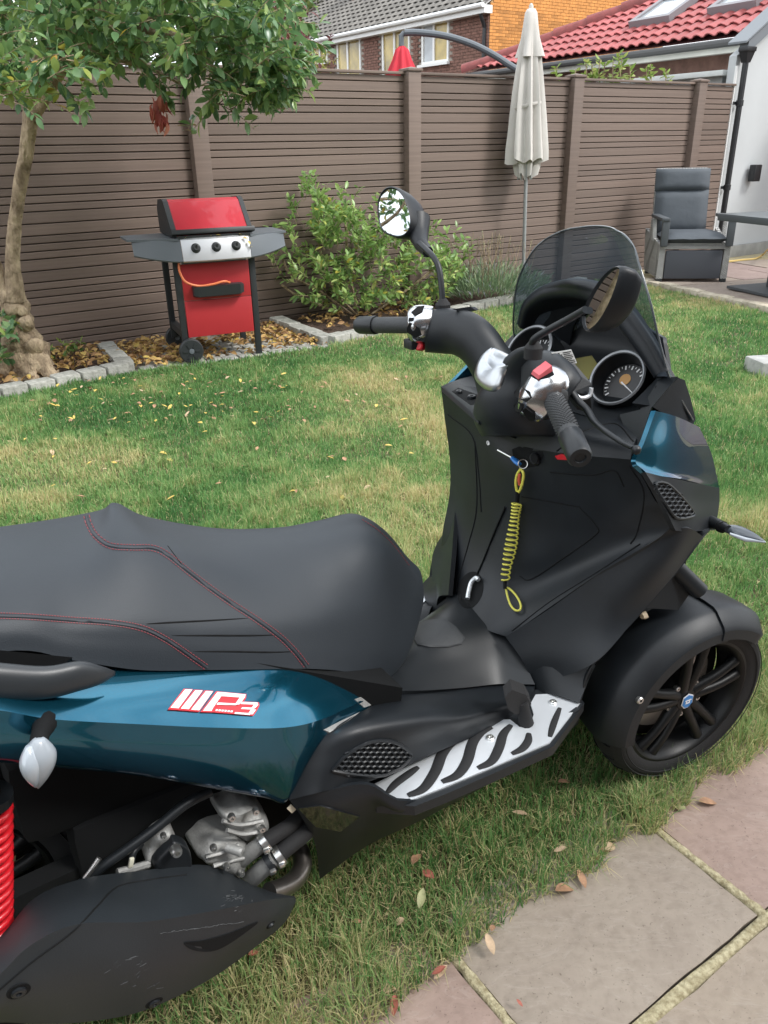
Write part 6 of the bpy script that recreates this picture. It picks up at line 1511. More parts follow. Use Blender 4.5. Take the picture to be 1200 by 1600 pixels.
gr_ = [(914.5, 497), (919, 479), (931, 455), (946, 434), (961, 422), (970, 422), (968.5, 436), (958, 467), (942, 497), (927, 512), (918, 512)]
mirror_unit(gr_, -.33, (-.84, .34, .20), Vector((.25, -.35, 0)), [P(833, 549, -.165), P(832, 535, -.168), P(840, 526, -.18), P(862, 513, -.21), P(890, 498, -.25), P(915, 484, -.29)], P(833, 553, -.165), dk=.55)
# left storage box with two buttons, ignition
b = MB(); bt = [PZ(u, v, .925) for u, v in ((690, 604), (729, 583), (765, 592), (772, 640), (748, 654), (741, 648))]; bc = sum(bt, Vector()) / len(bt); bt = crom_loop(bt, 1); b.loft([[Vector((p.x + .17, p.y * .95, p.z - .10)) for p in bt], [p + Vector((0, 0, -.012)) for p in bt], [bc + (p - bc) * .965 + Vector((0, 0, -.003)) for p in bt], [bc + (p - bc) * .92 for p in bt]]); part('storage_box', b, plastic, None, 60, 'sbox')
b = pad('sbox', [(706, 612), (716, 606), (750, 618), (748, 631), (735, 633)], .0006); part('button_shade_pad', b, deep, None, 0)  # thin black pad in place of the shaded dip around the buttons
for u, v, r in ((717, 613, .008), (737, 621, .0105)): bolt(PZ(u, v, .927), (0, 0, 1), r, plastic2, None, 'button', .005)
ig = hit('shield', 838, 716); 
b = pad('shield', [(800, 702), (820, 694), (846, 698), (850, 712), (842, 728), (818, 732), (803, 722)], .0006); part('ignition_shade_pad', b, deep, None, 0)  # hollow around the lock painted as a raised black pad of shade
part('ignition_lock', MB().lathe([(.013, -.01), (.014, .006), (.011, .009), (.0, .009)], ig[0], ig[1], 20), plastic2)
em = hit('shield', 763, 692); pr = part('lock_mark', MB().lathe([(.0035, .0006), (.0052, .0006), (.0052, .0014), (.0035, .0014), (.0035, .0006)], em[0], em[1], 18, caps=False), white_p)
b = MB(); plate(b, 'shield', [(761.5, 691.5), (765, 691), (765.5, 694.5), (763.5, 694.8), (763.6, 693)], .0006, .0008, 2); part('lock_mark_bar', b, white_p, pr, 0)
b = MB(); plate(b, 'shield', [(868, 712), (878, 709), (890, 713), (888, 718), (872, 717)], .0008, .0015, 4); part('red_mark', b, red_p, None, 0)
# ---------------------------------------------------------------- seat
def V3(*a): return Vector(a)
seat_c = [
 [V3(-1.56, .20, .86), V3(-1.56, .145, .905), V3(-1.56, .0, .93), V3(-1.56, -.10, .925), V3(-1.56, -.165, .90), V3(-1.56, -.19, .875), V3(-1.56, -.20, .855)],
 [V3(-1.29, .20, .82), P(0, 823, .14), V3(-1.285, .02, .897), V3(-1.295, -.10, .893), P(0, 952, -.165), P(0, 985, -.19), P(0, 1018, -.20)],
 [V3(-1.14, .20, .78), P(146, 800, .13), P(137, 826, .02), P(122, 885, -.09), P(112, 962, -.168), P(112, 1000, -.19), P(115, 1032, -.20)],
 [V3(-1.07, .19, .75), P(180, 790, .10), P(182, 800, .015), P(203, 862, -.090), P(222, 957, -.168), P(216, 1005, -.19), P(220, 1047, -.20)],
 [V3(-1.0, .18, .71), P(228, 810, .10), P(242, 824, .01), P(278, 870, -.085), P(315, 960, -.162), P(312, 1005, -.187), P(323, 1047, -.198)],
 [V3(-.92, .175, .67), P(335, 827, .09), P(345, 845, .0), P(390, 893, -.082), P(412, 960, -.152), P(402, 1008, -.18), P(402, 1046, -.193)],
 [V3(-.81, .165, .62), P(430, 827, .085), P(440, 845, .0), P(470, 890, -.075), P(487, 955, -.14), P(478, 1008, -.170), P(484, 1045, -.183)],
 [V3(-.71, .145, .58), P(492, 818, .082), P(508, 834, .0), P(530, 875, -.065), P(542, 945, -.122), P(534, 1008, -.152), P(537, 1049, -.162)],
 [V3(-.63, .12, .54), P(548, 810, .076), P(566, 822, .01), P(582, 862, -.052), P(588, 938, -.098), P(578, 1008, -.125), P(573, 1058, -.134)],
 [V3(-.56, .10, .52), P(594, 831, .068), P(610, 848, .01), P(620, 884, -.040), P(622, 945, -.076), P(612, 1012, -.098), P(594, 1062, -.108)],
 [V3(-.51, .07, .52), P(632, 870, .055), P(644, 890, .01), P(648, 918, -.028), P(644, 965, -.055), P(630, 1022, -.078), P(603, 1062, -.095)],
 [V3(-.50, .05, .50), P(655, 897, .045), P(662, 922, .005), P(659, 952, -.02), P(650, 988, -.042), P(634, 1030, -.066), P(608, 1061, -.085)],
 [V3(-.52, .03, .48), V3(-.50, .03, .51), V3(-.495, .0, .50), V3(-.51, -.01, .49), V3(-.53, -.03, .485), V3(-.56, -.045, .48), V3(-.60, -.06, .475)]]
part('seat', MB().grid(patch(seat_c, 7, 7), flip=False), vinyl, None, 80, 'seat')
def curve2(pts, k=8): return [(p.x, p.y) for p in crom([(a, b, 0) for a, b in pts], k)]
seamA = curve2([(135, 806), (139, 820), (150, 838), (172, 853), (205, 856), (238, 857), (262, 868), (300, 898), (350, 935), (400, 968), (437, 995), (462, 1020), (480, 1043)], 10)
seamB = curve2([(-30, 962), (40, 964), (110, 969), (180, 974), (225, 983), (260, 1000), (290, 1020), (324, 1044)], 10)
seamC = curve2([(566, 812), (590, 828), (615, 852), (640, 885)], 6)
for nm, sm in (('a', seamA), ('b', seamB), ('c', seamC)):
    q = hits('seat', sm, -.0006)
    if nm != 'c': part('seat_seam', MB().tube(q, .0026, 6), vinyl, None, 60)
    st = MB()
    for o in ((-4.5, 4.0) if nm != 'c' else (0,)):
        line = []
        for i, (u, v) in enumerate(sm):
            a, b_ = sm[max(0, i - 1)], sm[min(len(sm) - 1, i + 1)]; du, dv = b_[0] - a[0], b_[1] - a[1]; l = math.hypot(du, dv) or 1
            line.append((u - dv / l * o, v + du / l * o))
        # walk in even dashes
        acc = 0; pts = [line[0]]; step = 3.4
        for a, b_ in zip(line[:-1], line[1:]):
            n = max(1, int(math.hypot(b_[0] - a[0], b_[1] - a[1]) / .85)); pts += [(a[0] + (b_[0] - a[0]) * k / n, a[1] + (b_[1] - a[1]) * k / n) for k in range(1, n + 1)]
        for i in range(0, len(pts) - 4, 5):
            q = hits('seat', [pts[i], pts[i + 3]], .0007)
            if len(q) == 2: st.tube(q, .00075, 4)
    o = part('stitching', st, thread, None, 0); o['kind'] = 'stuff'
for ln in ([(228, 975), (262, 973), (320, 970), (388, 966)], [(268, 993), (330, 993), (390, 993), (432, 992)], [(302, 1018), (360, 1018), (420, 1019), (460, 1018)]):
    q = hits('seat', curve2(ln, 6), -.0002); part('crease_shade_line', MB().tube(q, [.0004 + .0013 * math.sin(math.pi * i / (len(q) - 1)) ** .5 for i in range(len(q))], 6), deep, None, 60)  # creases are thin black lines, their shade put into the colour
q = hits('seat', curve2([(262, 853), (272, 866), (282, 880), (289, 890)], 5), -.0001); part('crease_shade_line', MB().tube(q, .0010, 6), deep, None, 60)  # short fold, its shade drawn as a black line

# ---------------------------------------------------------------- blue rear side panel
bp_ = []
for T, M, Rg, Nn, B in (((-90, 1040, -.19), (-90, 1072, -.245), (-90, 1103, -.282), (-90, 1145, -.278), (-90, 1186, -.255)), ((0, 1040, -.19), (0, 1075, -.245), (0, 1110, -.282), (0, 1150, -.278), (0, 1190, -.255)),
                        ((85, 1045, -.19), (85, 1085, -.243), (85, 1124, -.282), (85, 1162, -.277), (85, 1198, -.253)), ((200, 1045, -.19), (212, 1088, -.243), (227, 1132, -.282), (225, 1174, -.274), (222, 1212, -.248)),
                        ((330, 1043, -.188), (335, 1090, -.242), (340, 1137, -.282), (342, 1187, -.272), (345, 1233, -.243)), ((440, 1041, -.182), (440, 1088, -.236), (442, 1137, -.276), (432, 1192, -.264), (416, 1245, -.238)),
                        ((500, 1044, -.168), (501, 1084, -.215), (500, 1125, -.256), (478, 1180, -.256), (451, 1250, -.236)), ((555, 1056, -.142), (553, 1080, -.178), (548, 1104, -.214), (520, 1140, -.24), (474, 1192, -.240)),
                        ((590, 1064, -.112), (590, 1076, -.13), (588, 1088, -.155), (570, 1108, -.192), (530, 1131, -.222)), ((616, 1080, -.11), (615, 1082, -.115), (614, 1084, -.122), (612, 1086, -.13), (606, 1090, -.145))):
    t, m_, r, n_, b_ = P(*T), P(*M), P(*Rg), P(*Nn), P(*B)
    bp_.append([[t + V3(0, .03, .0), t, m_, r], [r, n_, b_, b_ + V3(0, .03, -.012)]])
bm_ = MB().grid(patch([q[0] for q in bp_], 7, 6)).grid(patch([q[1] for q in bp_], 7, 6)); part('rear_side_panel', bm_, blue, None, 80, 'blue', 'glossy petrol blue rear side panel'); part('rear_side_panel', mirror(bm_), blue, None, 80)
# badge: slanted white bars and figures with red edges
C5 = lambda pts: [(x / 3 + 240, y / 3 + 1040) for x, y in pts]
b = MB(); 
for pl in ([(64, 210), (138, 113), (181, 115), (113, 212)], [(112, 213), (186, 117), (229, 119), (162, 216)], [(162, 217), (236, 120), (277, 123), (210, 220)], [(216, 221), (290, 124), (431, 137), (429, 158), (400, 191), (300, 189), (274, 223)], [(276, 222), (300, 190), (392, 192), (404, 171), (489, 175), (492, 190), (480, 214), (463, 238), (374, 230)]):
    plate(b, 'blue', C5(pl), .0008, .0022, 4)
bd = part('badge', b, red_p, None, 20, label='red edged white letters badge on the blue panel')
b = MB()
for pl in ([(74, 203), (142, 118), (176, 119), (112, 206)], [(122, 207), (190, 122), (224, 123), (160, 210)], [(170, 212), (240, 125), (272, 127), (208, 215)], [(226, 217), (294, 129), (324, 131), (272, 205), (266, 218)], [(318, 131), (426, 141), (422, 156), (306, 148)], [(402, 150), (424, 152), (396, 187), (376, 186)], [(296, 178), (390, 183), (380, 190), (290, 188)],
           [(408, 174), (484, 178), (480, 187), (402, 184)], [(466, 186), (486, 186), (470, 203), (452, 203)], [(410, 199), (468, 202), (462, 210), (404, 207)], [(452, 209), (474, 210), (458, 232), (436, 230)], [(378, 222), (450, 227), (444, 235), (372, 229)]):
    plate(b, 'blue', C5(pl), .003, .0012, 4)
o = part('badge_letters', b, white_p, bd, 0)
b = MB()
for k in range(6): plate(b, 'blue', C5([(288 + k * 14, 208 + k * 1.2), (297 + k * 14, 209 + k * 1.2), (293 + k * 14, 217 + k * 1.2), (284 + k * 14, 216 + k * 1.2)]), .003, .0009, 3)
part('badge_small_print', b, white_p, bd, 0)['kind'] = 'stuff'
# bright trim brackets at the panel's front end
for pl in ([(553, 1093), (568, 1087), (579, 1102), (568, 1106)], [(505, 1141), (530, 1128), (562, 1113), (545, 1126), (515, 1145)], [(612, 1084), (616, 1080), (619, 1090), (614, 1092)]):
    b = MB(); plate(b, ('blue', 'side'), pl, .0006, .0012, 4); part('trim_bracket', b, alu, None, 20)
# grab handle; a black plate stands for the shade in its top recess
gh = [ring_pair((-95, 1030), (-95, 1090), -.245, .6), ring_pair((-10, 1036), (-10, 1092), -.25, .6), ring_pair((70, 1042), (70, 1091), -.252, .6), ring_pair((125, 1034), (125, 1078), -.25, .6), ring_pair((160, 1042), (158, 1068), -.245, .6), ring_pair((180, 1049), (180, 1055), -.235, .6)]
part('grab_handle', MB().loft(smooth_loft(gh, 5)), mat('satin_grey_plastic', (.026, .0295, .033), .40, bump=.2, bscale=300, bdist=.0004), None, 80)
b = MB().prism([P(u, v, -.215) for u, v in ((-90, 1010), (0, 1016), (113, 1027), (90, 1046), (0, 1052), (-90, 1050))], (0, .02, -.02)); part('handle_shade_plate', b, deep, None, 20)
part('tail_lamp', MB().hexa([(-1.50, -.26, .70), (-1.36, -.272, .72), (-1.36, -.22, .72), (-1.50, -.2, .70), (-1.5, -.26, .76), (-1.375, -.272, .75), (-1.375, -.22, .75), (-1.5, -.2, .76)]), mat('tail_red', (.30, .01, .015), .15, coat=.6), None, 0)

# ---------------------------------------------------------------- indicators
def spear(c0, c1, w, h, m, name, parent, nrm):
    c0, c1 = Vector(c0), Vector(c1); d = (c1 - c0); n = Vector(nrm).normalized(); s = d.normalized().cross(n).normalized(); n = s.cross(d.normalized()); rings = []
    for t, k in ((0, .30), (.08, .55), (.25, .92), (.42, 1.0), (.62, .82), (.80, .52), (.93, .22), (1.0, .03)):
        rings.append([c0 + d * t + s * (math.cos(a) * w * k) + n * (math.sin(a) * h * k) for a in [2 * math.pi * q / 16 for q in range(16)]])
    return part(name, MB().loft(smooth_loft(rings, 2)), m, parent, 60)
ind = part('indicator_stalk', MB().tube(crom([P(72, 1126, -.27), P(66, 1140, -.29), P(62, 1152, -.305), P(60, 1166, -.315)], 4), [.016, .016, .015, .015, .013, .013, .012, .012, .012, .012, .012, .011, .011], 12), deep)
spear(P(61, 1154, -.318), P(60, 1232, -.322), .0225, .019, mat('indicator_grey', (.30, .33, .36), .3, coat=.4), 'indicator_body', ind, (0, -1, 0))
spear(P(45, 1166, -.322) , P(56, 1231, -.327), .0145, .019, clear, 'indicator_lens', ind, (-.5, -1, 0))
ind = part('indicator_stalk', MB().tube(crom([P(1106, 815, -.27), P(1118, 818, -.295), P(1128, 822, -.315), P(1138, 827, -.335)], 3), [.0155, .015, .014, .013, .012, .011, .0105, .010, .0095, .009], 12), plastic2)
for f in (.62, .74): 
    p = P(1106, 815, -.27).lerp(P(1138, 827, -.335), f); part('stalk_ring', MB().lathe([(.0125, -.002), (.0135, 0), (.0125, .002)], p, P(1138, 827, -.335) - P(1106, 815, -.27), 14), deep, ind)
spear(P(1130, 823, -.32), P(1196, 846, -.40), .016, .011, mat('indicator_smoke', (.05, .062, .075), .2, coat=.7), 'indicator_body', ind, (-.3, -.3, 1))
il = [P(u, v, y) for u, v, y in ((1140, 834, -.345), (1165, 843, -.372), (1196, 847, -.40))]; part('indicator_lens', MB().tube(il, [.003, .005, .002], 8), clear, ind, 60)

# ---------------------------------------------------------------- exhaust cover
ex = [[P(-80, 1510, -.24), P(-80, 1548, -.32), P(-80, 1588, -.365), P(-80, 1592, -.366), P(-80, 1600, -.36), P(-80, 1610, -.34)],
      [P(0, 1462, -.24), P(0, 1494, -.32), P(0, 1522, -.37), P(0, 1530, -.375), P(0, 1568, -.37), P(0, 1598, -.33)],
      [P(54, 1403, -.24), P(50, 1445, -.325), P(48, 1477, -.372), P(48, 1486, -.377), P(56, 1545, -.375), P(60, 1600, -.335)],
      [P(125, 1374, -.235), P(122, 1412, -.32), P(122, 1444, -.372), P(122, 1453, -.378), P(130, 1525, -.377), P(132, 1597, -.335)],
      [P(215, 1361, -.23), P(222, 1404, -.315), P(230, 1440, -.368), P(230, 1448, -.374), P(230, 1515, -.372), P(225, 1579, -.335)],
      [P(325, 1352, -.225), P(330, 1392, -.305), P(334, 1423, -.36), P(334, 1431, -.365), P(332, 1482, -.36), P(328, 1530, -.33)],
      [P(396, 1383, -.235), P(408, 1398, -.30), P(416, 1407, -.345), P(417, 1413, -.35), P(416, 1440, -.345), P(412, 1470, -.325)],
      [P(440, 1397, -.27), P(446, 1400, -.30), P(448, 1403, -.325), P(449, 1407, -.328), P(448, 1422, -.325), P(446, 1440, -.315)],
      [P(460, 1400, -.29), P(461, 1402, -.30), P(462, 1404, -.31), P(462, 1406, -.312), P(462, 1409, -.31), P(461, 1412, -.305)]]
exm = mat('exhaust_cover_plastic', (.020, .0245, .0285), .52, var=.25, scale=5, bump=.35, bscale=350, bdist=.0006, rvar=.08)
t_ = exm.node_tree; N = t_.nodes.new; L = t_.links.new; bs = t_.nodes['Principled BSDF']
src = bs.inputs['Base Color'].links[0].from_socket
tc = N('ShaderNodeTexCoord'); mp = N('ShaderNodeMapping'); mp.inputs['Scale'].default_value = (7, 7, 40); mp.inputs['Rotation'].default_value = (0, R(25), 0); L(tc.outputs['Object'], mp.inputs[0])
nz = N('ShaderNodeTexNoise'); nz.inputs['Scale'].default_value = 2.2; nz.inputs['Detail'].default_value = 7; nz.inputs['Roughness'].default_value = .7; L(mp.outputs[0], nz.inputs['Vector'])
rp = N('ShaderNodeValToRGB'); rp.color_ramp.elements[0].position = .66; rp.color_ramp.elements[1].position = .80; L(nz.outputs['Fac'], rp.inputs[0])
mx = N('ShaderNodeMix'); mx.data_type = 'RGBA'; L(rp.outputs[0], mx.inputs['Factor']); L(src, mx.inputs['A']); mx.inputs['B'].default_value = (.085, .09, .095, 1); L(mx.outputs['Result'], bs.inputs['Base Color'])
exo = part('exhaust_cover', MB().grid(patch([q[:3] for q in ex], 7, 6)).grid(patch([[q[2]] + q[4:] for q in ex], 7, 6)), exm, None, 60, 'ex')
C6 = lambda pts: [(x / 2.4, y / 2.4 + 1220) for x, y in pts]
q = hits('ex', curve2(C6([(700, 352), (560, 372), (440, 398), (370, 465), (300, 540), (240, 592), (120, 680), (0, 782), (-60, 830)]), 6), -.0002); part('cover_seam', MB().tube(q, .0016, 6), deep, exo, 60)
sl_p = [(p.x, p.y) for p in crom_loop([(x / 2.4, y / 2.4 + 1220, 0) for x, y in ((690, 606), (760, 598), (860, 570), (965, 528), (930, 560), (850, 615), (790, 638), (720, 632))], 4)]
b = MB(); plate(b, 'ex', sl_p, .0003, .0009, 6); part('slot_shade_plate', b, deep, exo, 0)  # dark plate on the surface, painted shade instead of a cut slot
for x, y, r in ((70, 790, .0125), (578, 832, .0115), (1015, 540, .007)):
    u, v = C6([(x, y)])[0]; h = hit('ex', u, v)
    if h: part('bolt_shade_disc', MB().lathe([(0, .0004), (r * 1.25, .0004), (r * 1.25, -.002)], h[0], h[1], 18), deep, exo); bolt(h[0] + h[1] * .0006, h[1], r * .8, plastic2, exo, 'cover_bolt', .004)  # black disc under each bolt paints the shade of its countersink
u, v = C6([(885, 440)])[0]
scf = MB(); rs = random.Random(8)
for k in range(26):
    a = (u + rs.gauss(0, 11), v + rs.gauss(0, 5)); c = (a[0] + rs.uniform(-7, 9), a[1] + rs.uniform(-3, 4)); q = hits('ex', [a, c], .0001)
    if len(q) == 2: scf.tube(q, rs.uniform(.0004, .0011), 4)
for k in range(22):
    x = 600 + k * 14; a = C6([(x, 572 - (x - 600) * .14 + rs.uniform(-3, 3)), (x + rs.uniform(8, 22), 570 - (x - 600) * .14 + rs.uniform(-3, 3))]); q = hits('ex', a, .0001)
    if len(q) == 2: scf.tube(q, rs.uniform(.0003, .0008), 4)
for k in range(18):
    a = C6([(380 + rs.uniform(0, 220), 690 + rs.uniform(-40, 90))])[0]; c = (a[0] + rs.uniform(3, 12), a[1] - rs.uniform(1, 7)); q = hits('ex', [a, c], .0001)
    if len(q) == 2: scf.tube(q, rs.uniform(.0002, .0006), 4)
part('scuff_marks', scf, mat('scuff_grey', (.055, .058, .06), .7), exo, 0)['kind'] = 'stuff'
part('muffler', MB().tube([V3(-1.45, -.25, .30), V3(-1.2, -.27, .27), V3(-1.12, -.26, .24)], [.07, .07, .05], 20), deep)

# ---------------------------------------------------------------- engine bay
EY = -.20
def blobby(pts, ya, th, m, name, puff=.3):
    """cast lump with a rounded edge"""
    loop = [(p.x, p.y) for p in crom_loop([(a, b_, 0) for a, b_ in pts], 4)]; cu = sum(p[0] for p in loop) / len(loop); cv = sum(p[1] for p in loop) / len(loop); rings = []
    for s, d in ((1.02, th), (1.0, th * .25), (.96, .10 * th), (.90, -.02 * th), (.80, -.03 * th - puff * th * .2), (.65, -puff * th * .3), (.5, -puff * th * .34), (.3, -puff * th * .40), (.15, -puff * th * .42)):
        rings.append([P(cu + (u - cu) * s, cv + (v - cv) * s, ya) + V3(0, d, 0) + (P(u, v, ya) - P(cu, cv, ya)) * 0 for u, v in loop])
    mb = MB().loft([crom_loop(r, 1) for r in rings]); mb.v = [(x + .004 * noise.noise((x * 45, y * 45, z * 45)) * (m is alu), y + .012 * noise.noise((x * 32, y * 32, z * 32)) * (m is alu), z + .004 * noise.noise((x * 45, z * 45, 7)) * (m is alu)) for x, y, z in mb.v]
    return part(name, mb, m, None, 60)
L6 = lambda pts: [(x / 2.4, y / 2.4 + 1220) for x, y in pts]
blobby(L6([(822, 125), (850, 112), (900, 92), (945, 82), (985, 110), (1010, 150), (1000, 205), (940, 222), (880, 210), (850, 175)]), EY, .07, alu, 'cylinder_head', .6)
blobby(L6([(740, 290), (765, 255), (820, 215), (880, 205), (930, 230), (945, 280), (920, 330), (890, 370), (850, 345), (790, 320)]), EY - .01, .07, alu, 'engine_casting', .7)
blobby(L6([(548, 292), (572, 235), (610, 190), (640, 182), (662, 215), (650, 262), (600, 310), (560, 322)]), EY - .005, .03, alu, 'mount_arm', .4)
blobby(L6([(580, 330), (640, 250), (655, 232), (690, 240), (715, 268), (722, 330), (690, 345)]), EY - .03, .02, plastic2, 'mount_bracket', .1)
bolt(P(*L6([(658, 258)])[0], EY - .045), (0, -1, .1), .0095, steel, None, 'mount_bolt', .012)
for x, y, ya, r in ((868, 135, -.232, .0065), (958, 112, -.235, .006), (982, 178, -.235, .006), (800, 250, -.24, .006), (850, 320, -.245, .0065), (905, 345, -.24, .006), (612, 205, -.225, .005)):
    bolt(P(*L6([(x, y)])[0], ya), (-.1, -1, .15), r, steel, None, 'engine_bolt', .007)
for ln in ([(835, 150), (900, 165), (985, 150)], [(850, 185), (910, 200), (975, 190)], [(770, 285), (830, 270), (895, 240)], [(800, 320), (850, 305), (915, 290)]):
    q = [P(*L6([p])[0], -.232) for p in ln]; part('casting_rib', MB().tube(crom(q, 4), .0042, 6), alu, None, 60)
def pipe(pts, r, ya, m, name, n=14): return part(name, MB().tube(crom([P(*L6([p])[0], y) for p, y in zip(pts, ya)], 5), r, n), m, None, 60)
pipe([(880, 318), (930, 275), (985, 232)], .0150, (-.20, -.225, -.235), alu, 'water_stub'); pipe([(975, 240), (1030, 205), (1090, 165), (1130, 120)], .0145, (-.235, -.232, -.22, -.2), rubber, 'coolant_hose')
pipe([(938, 372), (985, 330), (1035, 285)], .0165, (-.22, -.24, -.25), alu, 'water_stub'); pipe([(1030, 290), (1090, 240), (1150, 190), (1190, 140)], .0155, (-.25, -.245, -.23, -.2), rubber, 'coolant_hose')
pipe([(850, 250), (890, 262), (905, 268)], .0085, (-.235, -.25, -.255), alu, 'outlet_nozzle')
for (x, y, r, ya) in ((990, 230, .0175, -.2355), (1012, 306, .019, -.246), (1046, 282, .0185, -.2505)):
    p = P(*L6([(x, y)])[0], ya); d = (P(*L6([(x + 50, y - 40)])[0], ya) - p); c_ = part('hose_clamp', MB().lathe([(r, -.0065), (r + .0012, -.006), (r + .0012, .006), (r, .0065)], p, d, 20), steel if x != 1012 else plastic2)
    part('clamp_screw', MB().box(p + V3(-.004, -r - .003, 0), (.012, .007, .009), bev=.002), steel, c_)
pipe([(1010, 420), (1060, 402), (1105, 372), (1132, 325), (1128, 270), (1090, 225)], .0185, (-.26, -.25, -.235, -.215, -.19, -.16), mat('header_pipe', (.24, .22, .20), .32, metal=.9, var=.4, scale=9), 'exhaust_header')
pipe([(300, 390), (390, 318), (500, 240), (600, 165), (700, 85), (790, 40)], .0085, (-.20, -.205, -.205, -.20, -.195, -.19), plastic2, 'cable_sleeve')
pipe([(490, 330), (500, 270), (530, 235)], .006, (-.21, -.20, -.19), plastic2, 'short_hose')
part('earth_tag', MB().box(P(*L6([(492, 306)])[0], -.215), (.008, .006, .018), Matrix.Rotation(.3, 3, 'Y'), bev=.002), mat('cream_tag', (.62, .60, .48), .5))
pipe([(318, 365), (345, 330), (372, 290)], .0045, (-.215, -.213, -.21), steel, 'linkage_rod')
part('subframe_rail', MB().tube([P(*L6([(440, 345)])[0], -.215), P(*L6([(560, 312)])[0], -.21)], .007, 8), alu)
tg = P(*L6([(1093, 105)])[0], -.235); part('hose_tab', MB().box(tg, (.010, .004, .016), Matrix.Rotation(-.5, 3, 'Y')), mat('beige_tab', (.62, .55, .42), .5))
part('crankcase', MB().box((-1.06, -.02, .30), (.46, .26, .26), bev=.03), deep); part('air_box', MB().box((-1.16, -.02, .50), (.40, .24, .17), bev=.03), deep)
part('swing_arm', MB().loft([[V3(x, y, z + s * .04) for y, s in ((-.13, -1), (-.09, -1), (-.09, 1), (-.13, 1))] for x, z in ((-1.0, .30), (-1.25, .29), (-1.52, .276))]), deep, None, 20)
part('inner_mudguard', MB().grid([[RWC + V3(math.cos(a) * r, y, math.sin(a) * r) for y in (-.12, -.06, 0, .06, .12)] for a, r in [(R(t), .31) for t in range(10, 120, 8)]], thick=.006), deep, None, 60)
part('frame_tube', MB().tube(crom([V3(-1.5, -.12, .70), V3(-1.2, -.12, .56), V3(-.9, -.14, .40), V3(-.6, -.14, .28), V3(-.2, -.12, .30)], 5), .02, 10), deep)
part('under_seat_tub', MB().loft([[V3(x, y, z) for y, z in ((-.17, z0), (.17, z0), (.19, z1), (-.19, z1))] for x, z0, z1 in ((-1.5, .70, .84), (-1.2, .60, .78), (-.95, .48, .66), (-.66, .36, .49))]), deep, None, 0)
# rear shock with its red spring
s0, s1 = P(-18, 1255, -.215), P(-15, 1450, -.215); ax = (s1 - s0)
shk = part('rear_shock', MB().tube([s0 - ax * .08, s1 + ax * .1], .017, 14), deep)
part('spring_seat', MB().tube([s0 - ax * .07, s0 - ax * .005], .033, 20), plastic2, shk)
sx = ax.orthogonal().normalized(); sy = ax.normalized().cross(sx)
part('coil_spring', MB().tube([s0 + ax * (k / 220) + (sx * math.cos(k / 220 * 2 * math.pi * 13) + sy * math.sin(k / 220 * 2 * math.pi * 13)) * .0275 for k in range(221)], .0062, 8), red_spring, shk, 80)

# ---------------------------------------------------------------- keys and the yellow coil cord hanging from the ignition
key = thing('ignition_key', 'ignition key with a blue fob and ring hanging at the scooter leg shield', 'key', SO, SYAW)
def free(key_, pts, off):
    out = []
    for u, v in pts:
        h = hit(('shield', 'tunnel'), u, v); out.append(h[0] + (CL - h[0]).normalized() * off)
    return out
k_ = free('shield', [(778, 703), (800, 715), (812, 726)], .03)
part('blade', MB().tube(k_[:2], .0028, 8), steel, key); part('fob', MB().tube([k_[1], k_[1].lerp(k_[2], .55), k_[2]], [.0055, .0075, .006], 10, flat=(1, .7)), mat('blue_fob', (.03, .20, .60), .4), key)
c = free('shield', [(817, 725)], .03)[0]; v_ = (CL - c).normalized(); x_ = v_.orthogonal().normalized(); y_ = v_.cross(x_)
part('ring', MB().tube([c + (x_ * math.cos(a) + y_ * math.sin(a)) * .0098 for a in [2 * math.pi * k / 24 for k in range(25)]], .0011, 6), steel, key)
part('key_head', MB().lathe([(.010, -.002), (.011, 0), (.010, .003), (0, .003)], free('shield', [(836, 716)], .014)[0], ig[1], 14), deep, key)
cord = thing('coiled_cord', 'yellow coiled reminder cord hanging from the key ring in front of the leg shield', 'cord', SO, SYAW)
yel = mat('yellow_cord', (.66, .62, .10), .35); orange = mat('orange_cord_loop', (.70, .28, .08), .4)
up_l = free('', [(814, 732), (808, 742), (806, 755), (808, 768), (809, 770), (813, 765), (817, 752), (818, 740), (814, 732)], .028)
part('upper_loop', MB().tube(crom(up_l, 4), .0032, 8), yel, cord, 60)
part('loop_tag', MB().tube(free('', [(812, 740), (811, 750), (812, 758)], .027), [.003, .004, .003], 8), mat('red_tag', (.55, .10, .06), .5), cord)
part('ferrule', MB().tube(free('', [(809, 768), (808, 784)], .028), .0050, 10), deep, cord)
cl = free('', [(p.x, p.y) for p in crom([(808, 786, 0), (804, 815, 0), (799, 850, 0), (793, 880, 0), (789, 905, 0)], 60)], .022); pts = []
n = len(cl); tot = 17
for i, p in enumerate(cl):
    f = i / (n - 1); g2 = f ** 1.15; a = 2 * math.pi * tot * (f + .10 * math.sin(f * 3)) ; t = (cl[-1] - cl[0]).normalized(); x_ = t.cross(Vector((1, 0, 0))).normalized(); y_ = t.cross(x_)
    pts.append(p + (x_ * math.cos(a) + y_ * math.sin(a)) * (.0115 - .002 * math.sin(f * 9)))
part('coil', MB().tube(pts, .0021, 6), yel, cord, 80)
part('ferrule', MB().tube(free('', [(789, 906), (789, 920)], .022), .0042, 10), deep, cord)
lw = free('', [(790, 918), (793, 932), (798, 946), (806, 954), (813, 952), (813, 943), (806, 930), (796, 920), (790, 918)], .016); part('lower_loop', MB().tube(crom(lw, 4), .0026, 8), yel, cord, 60)
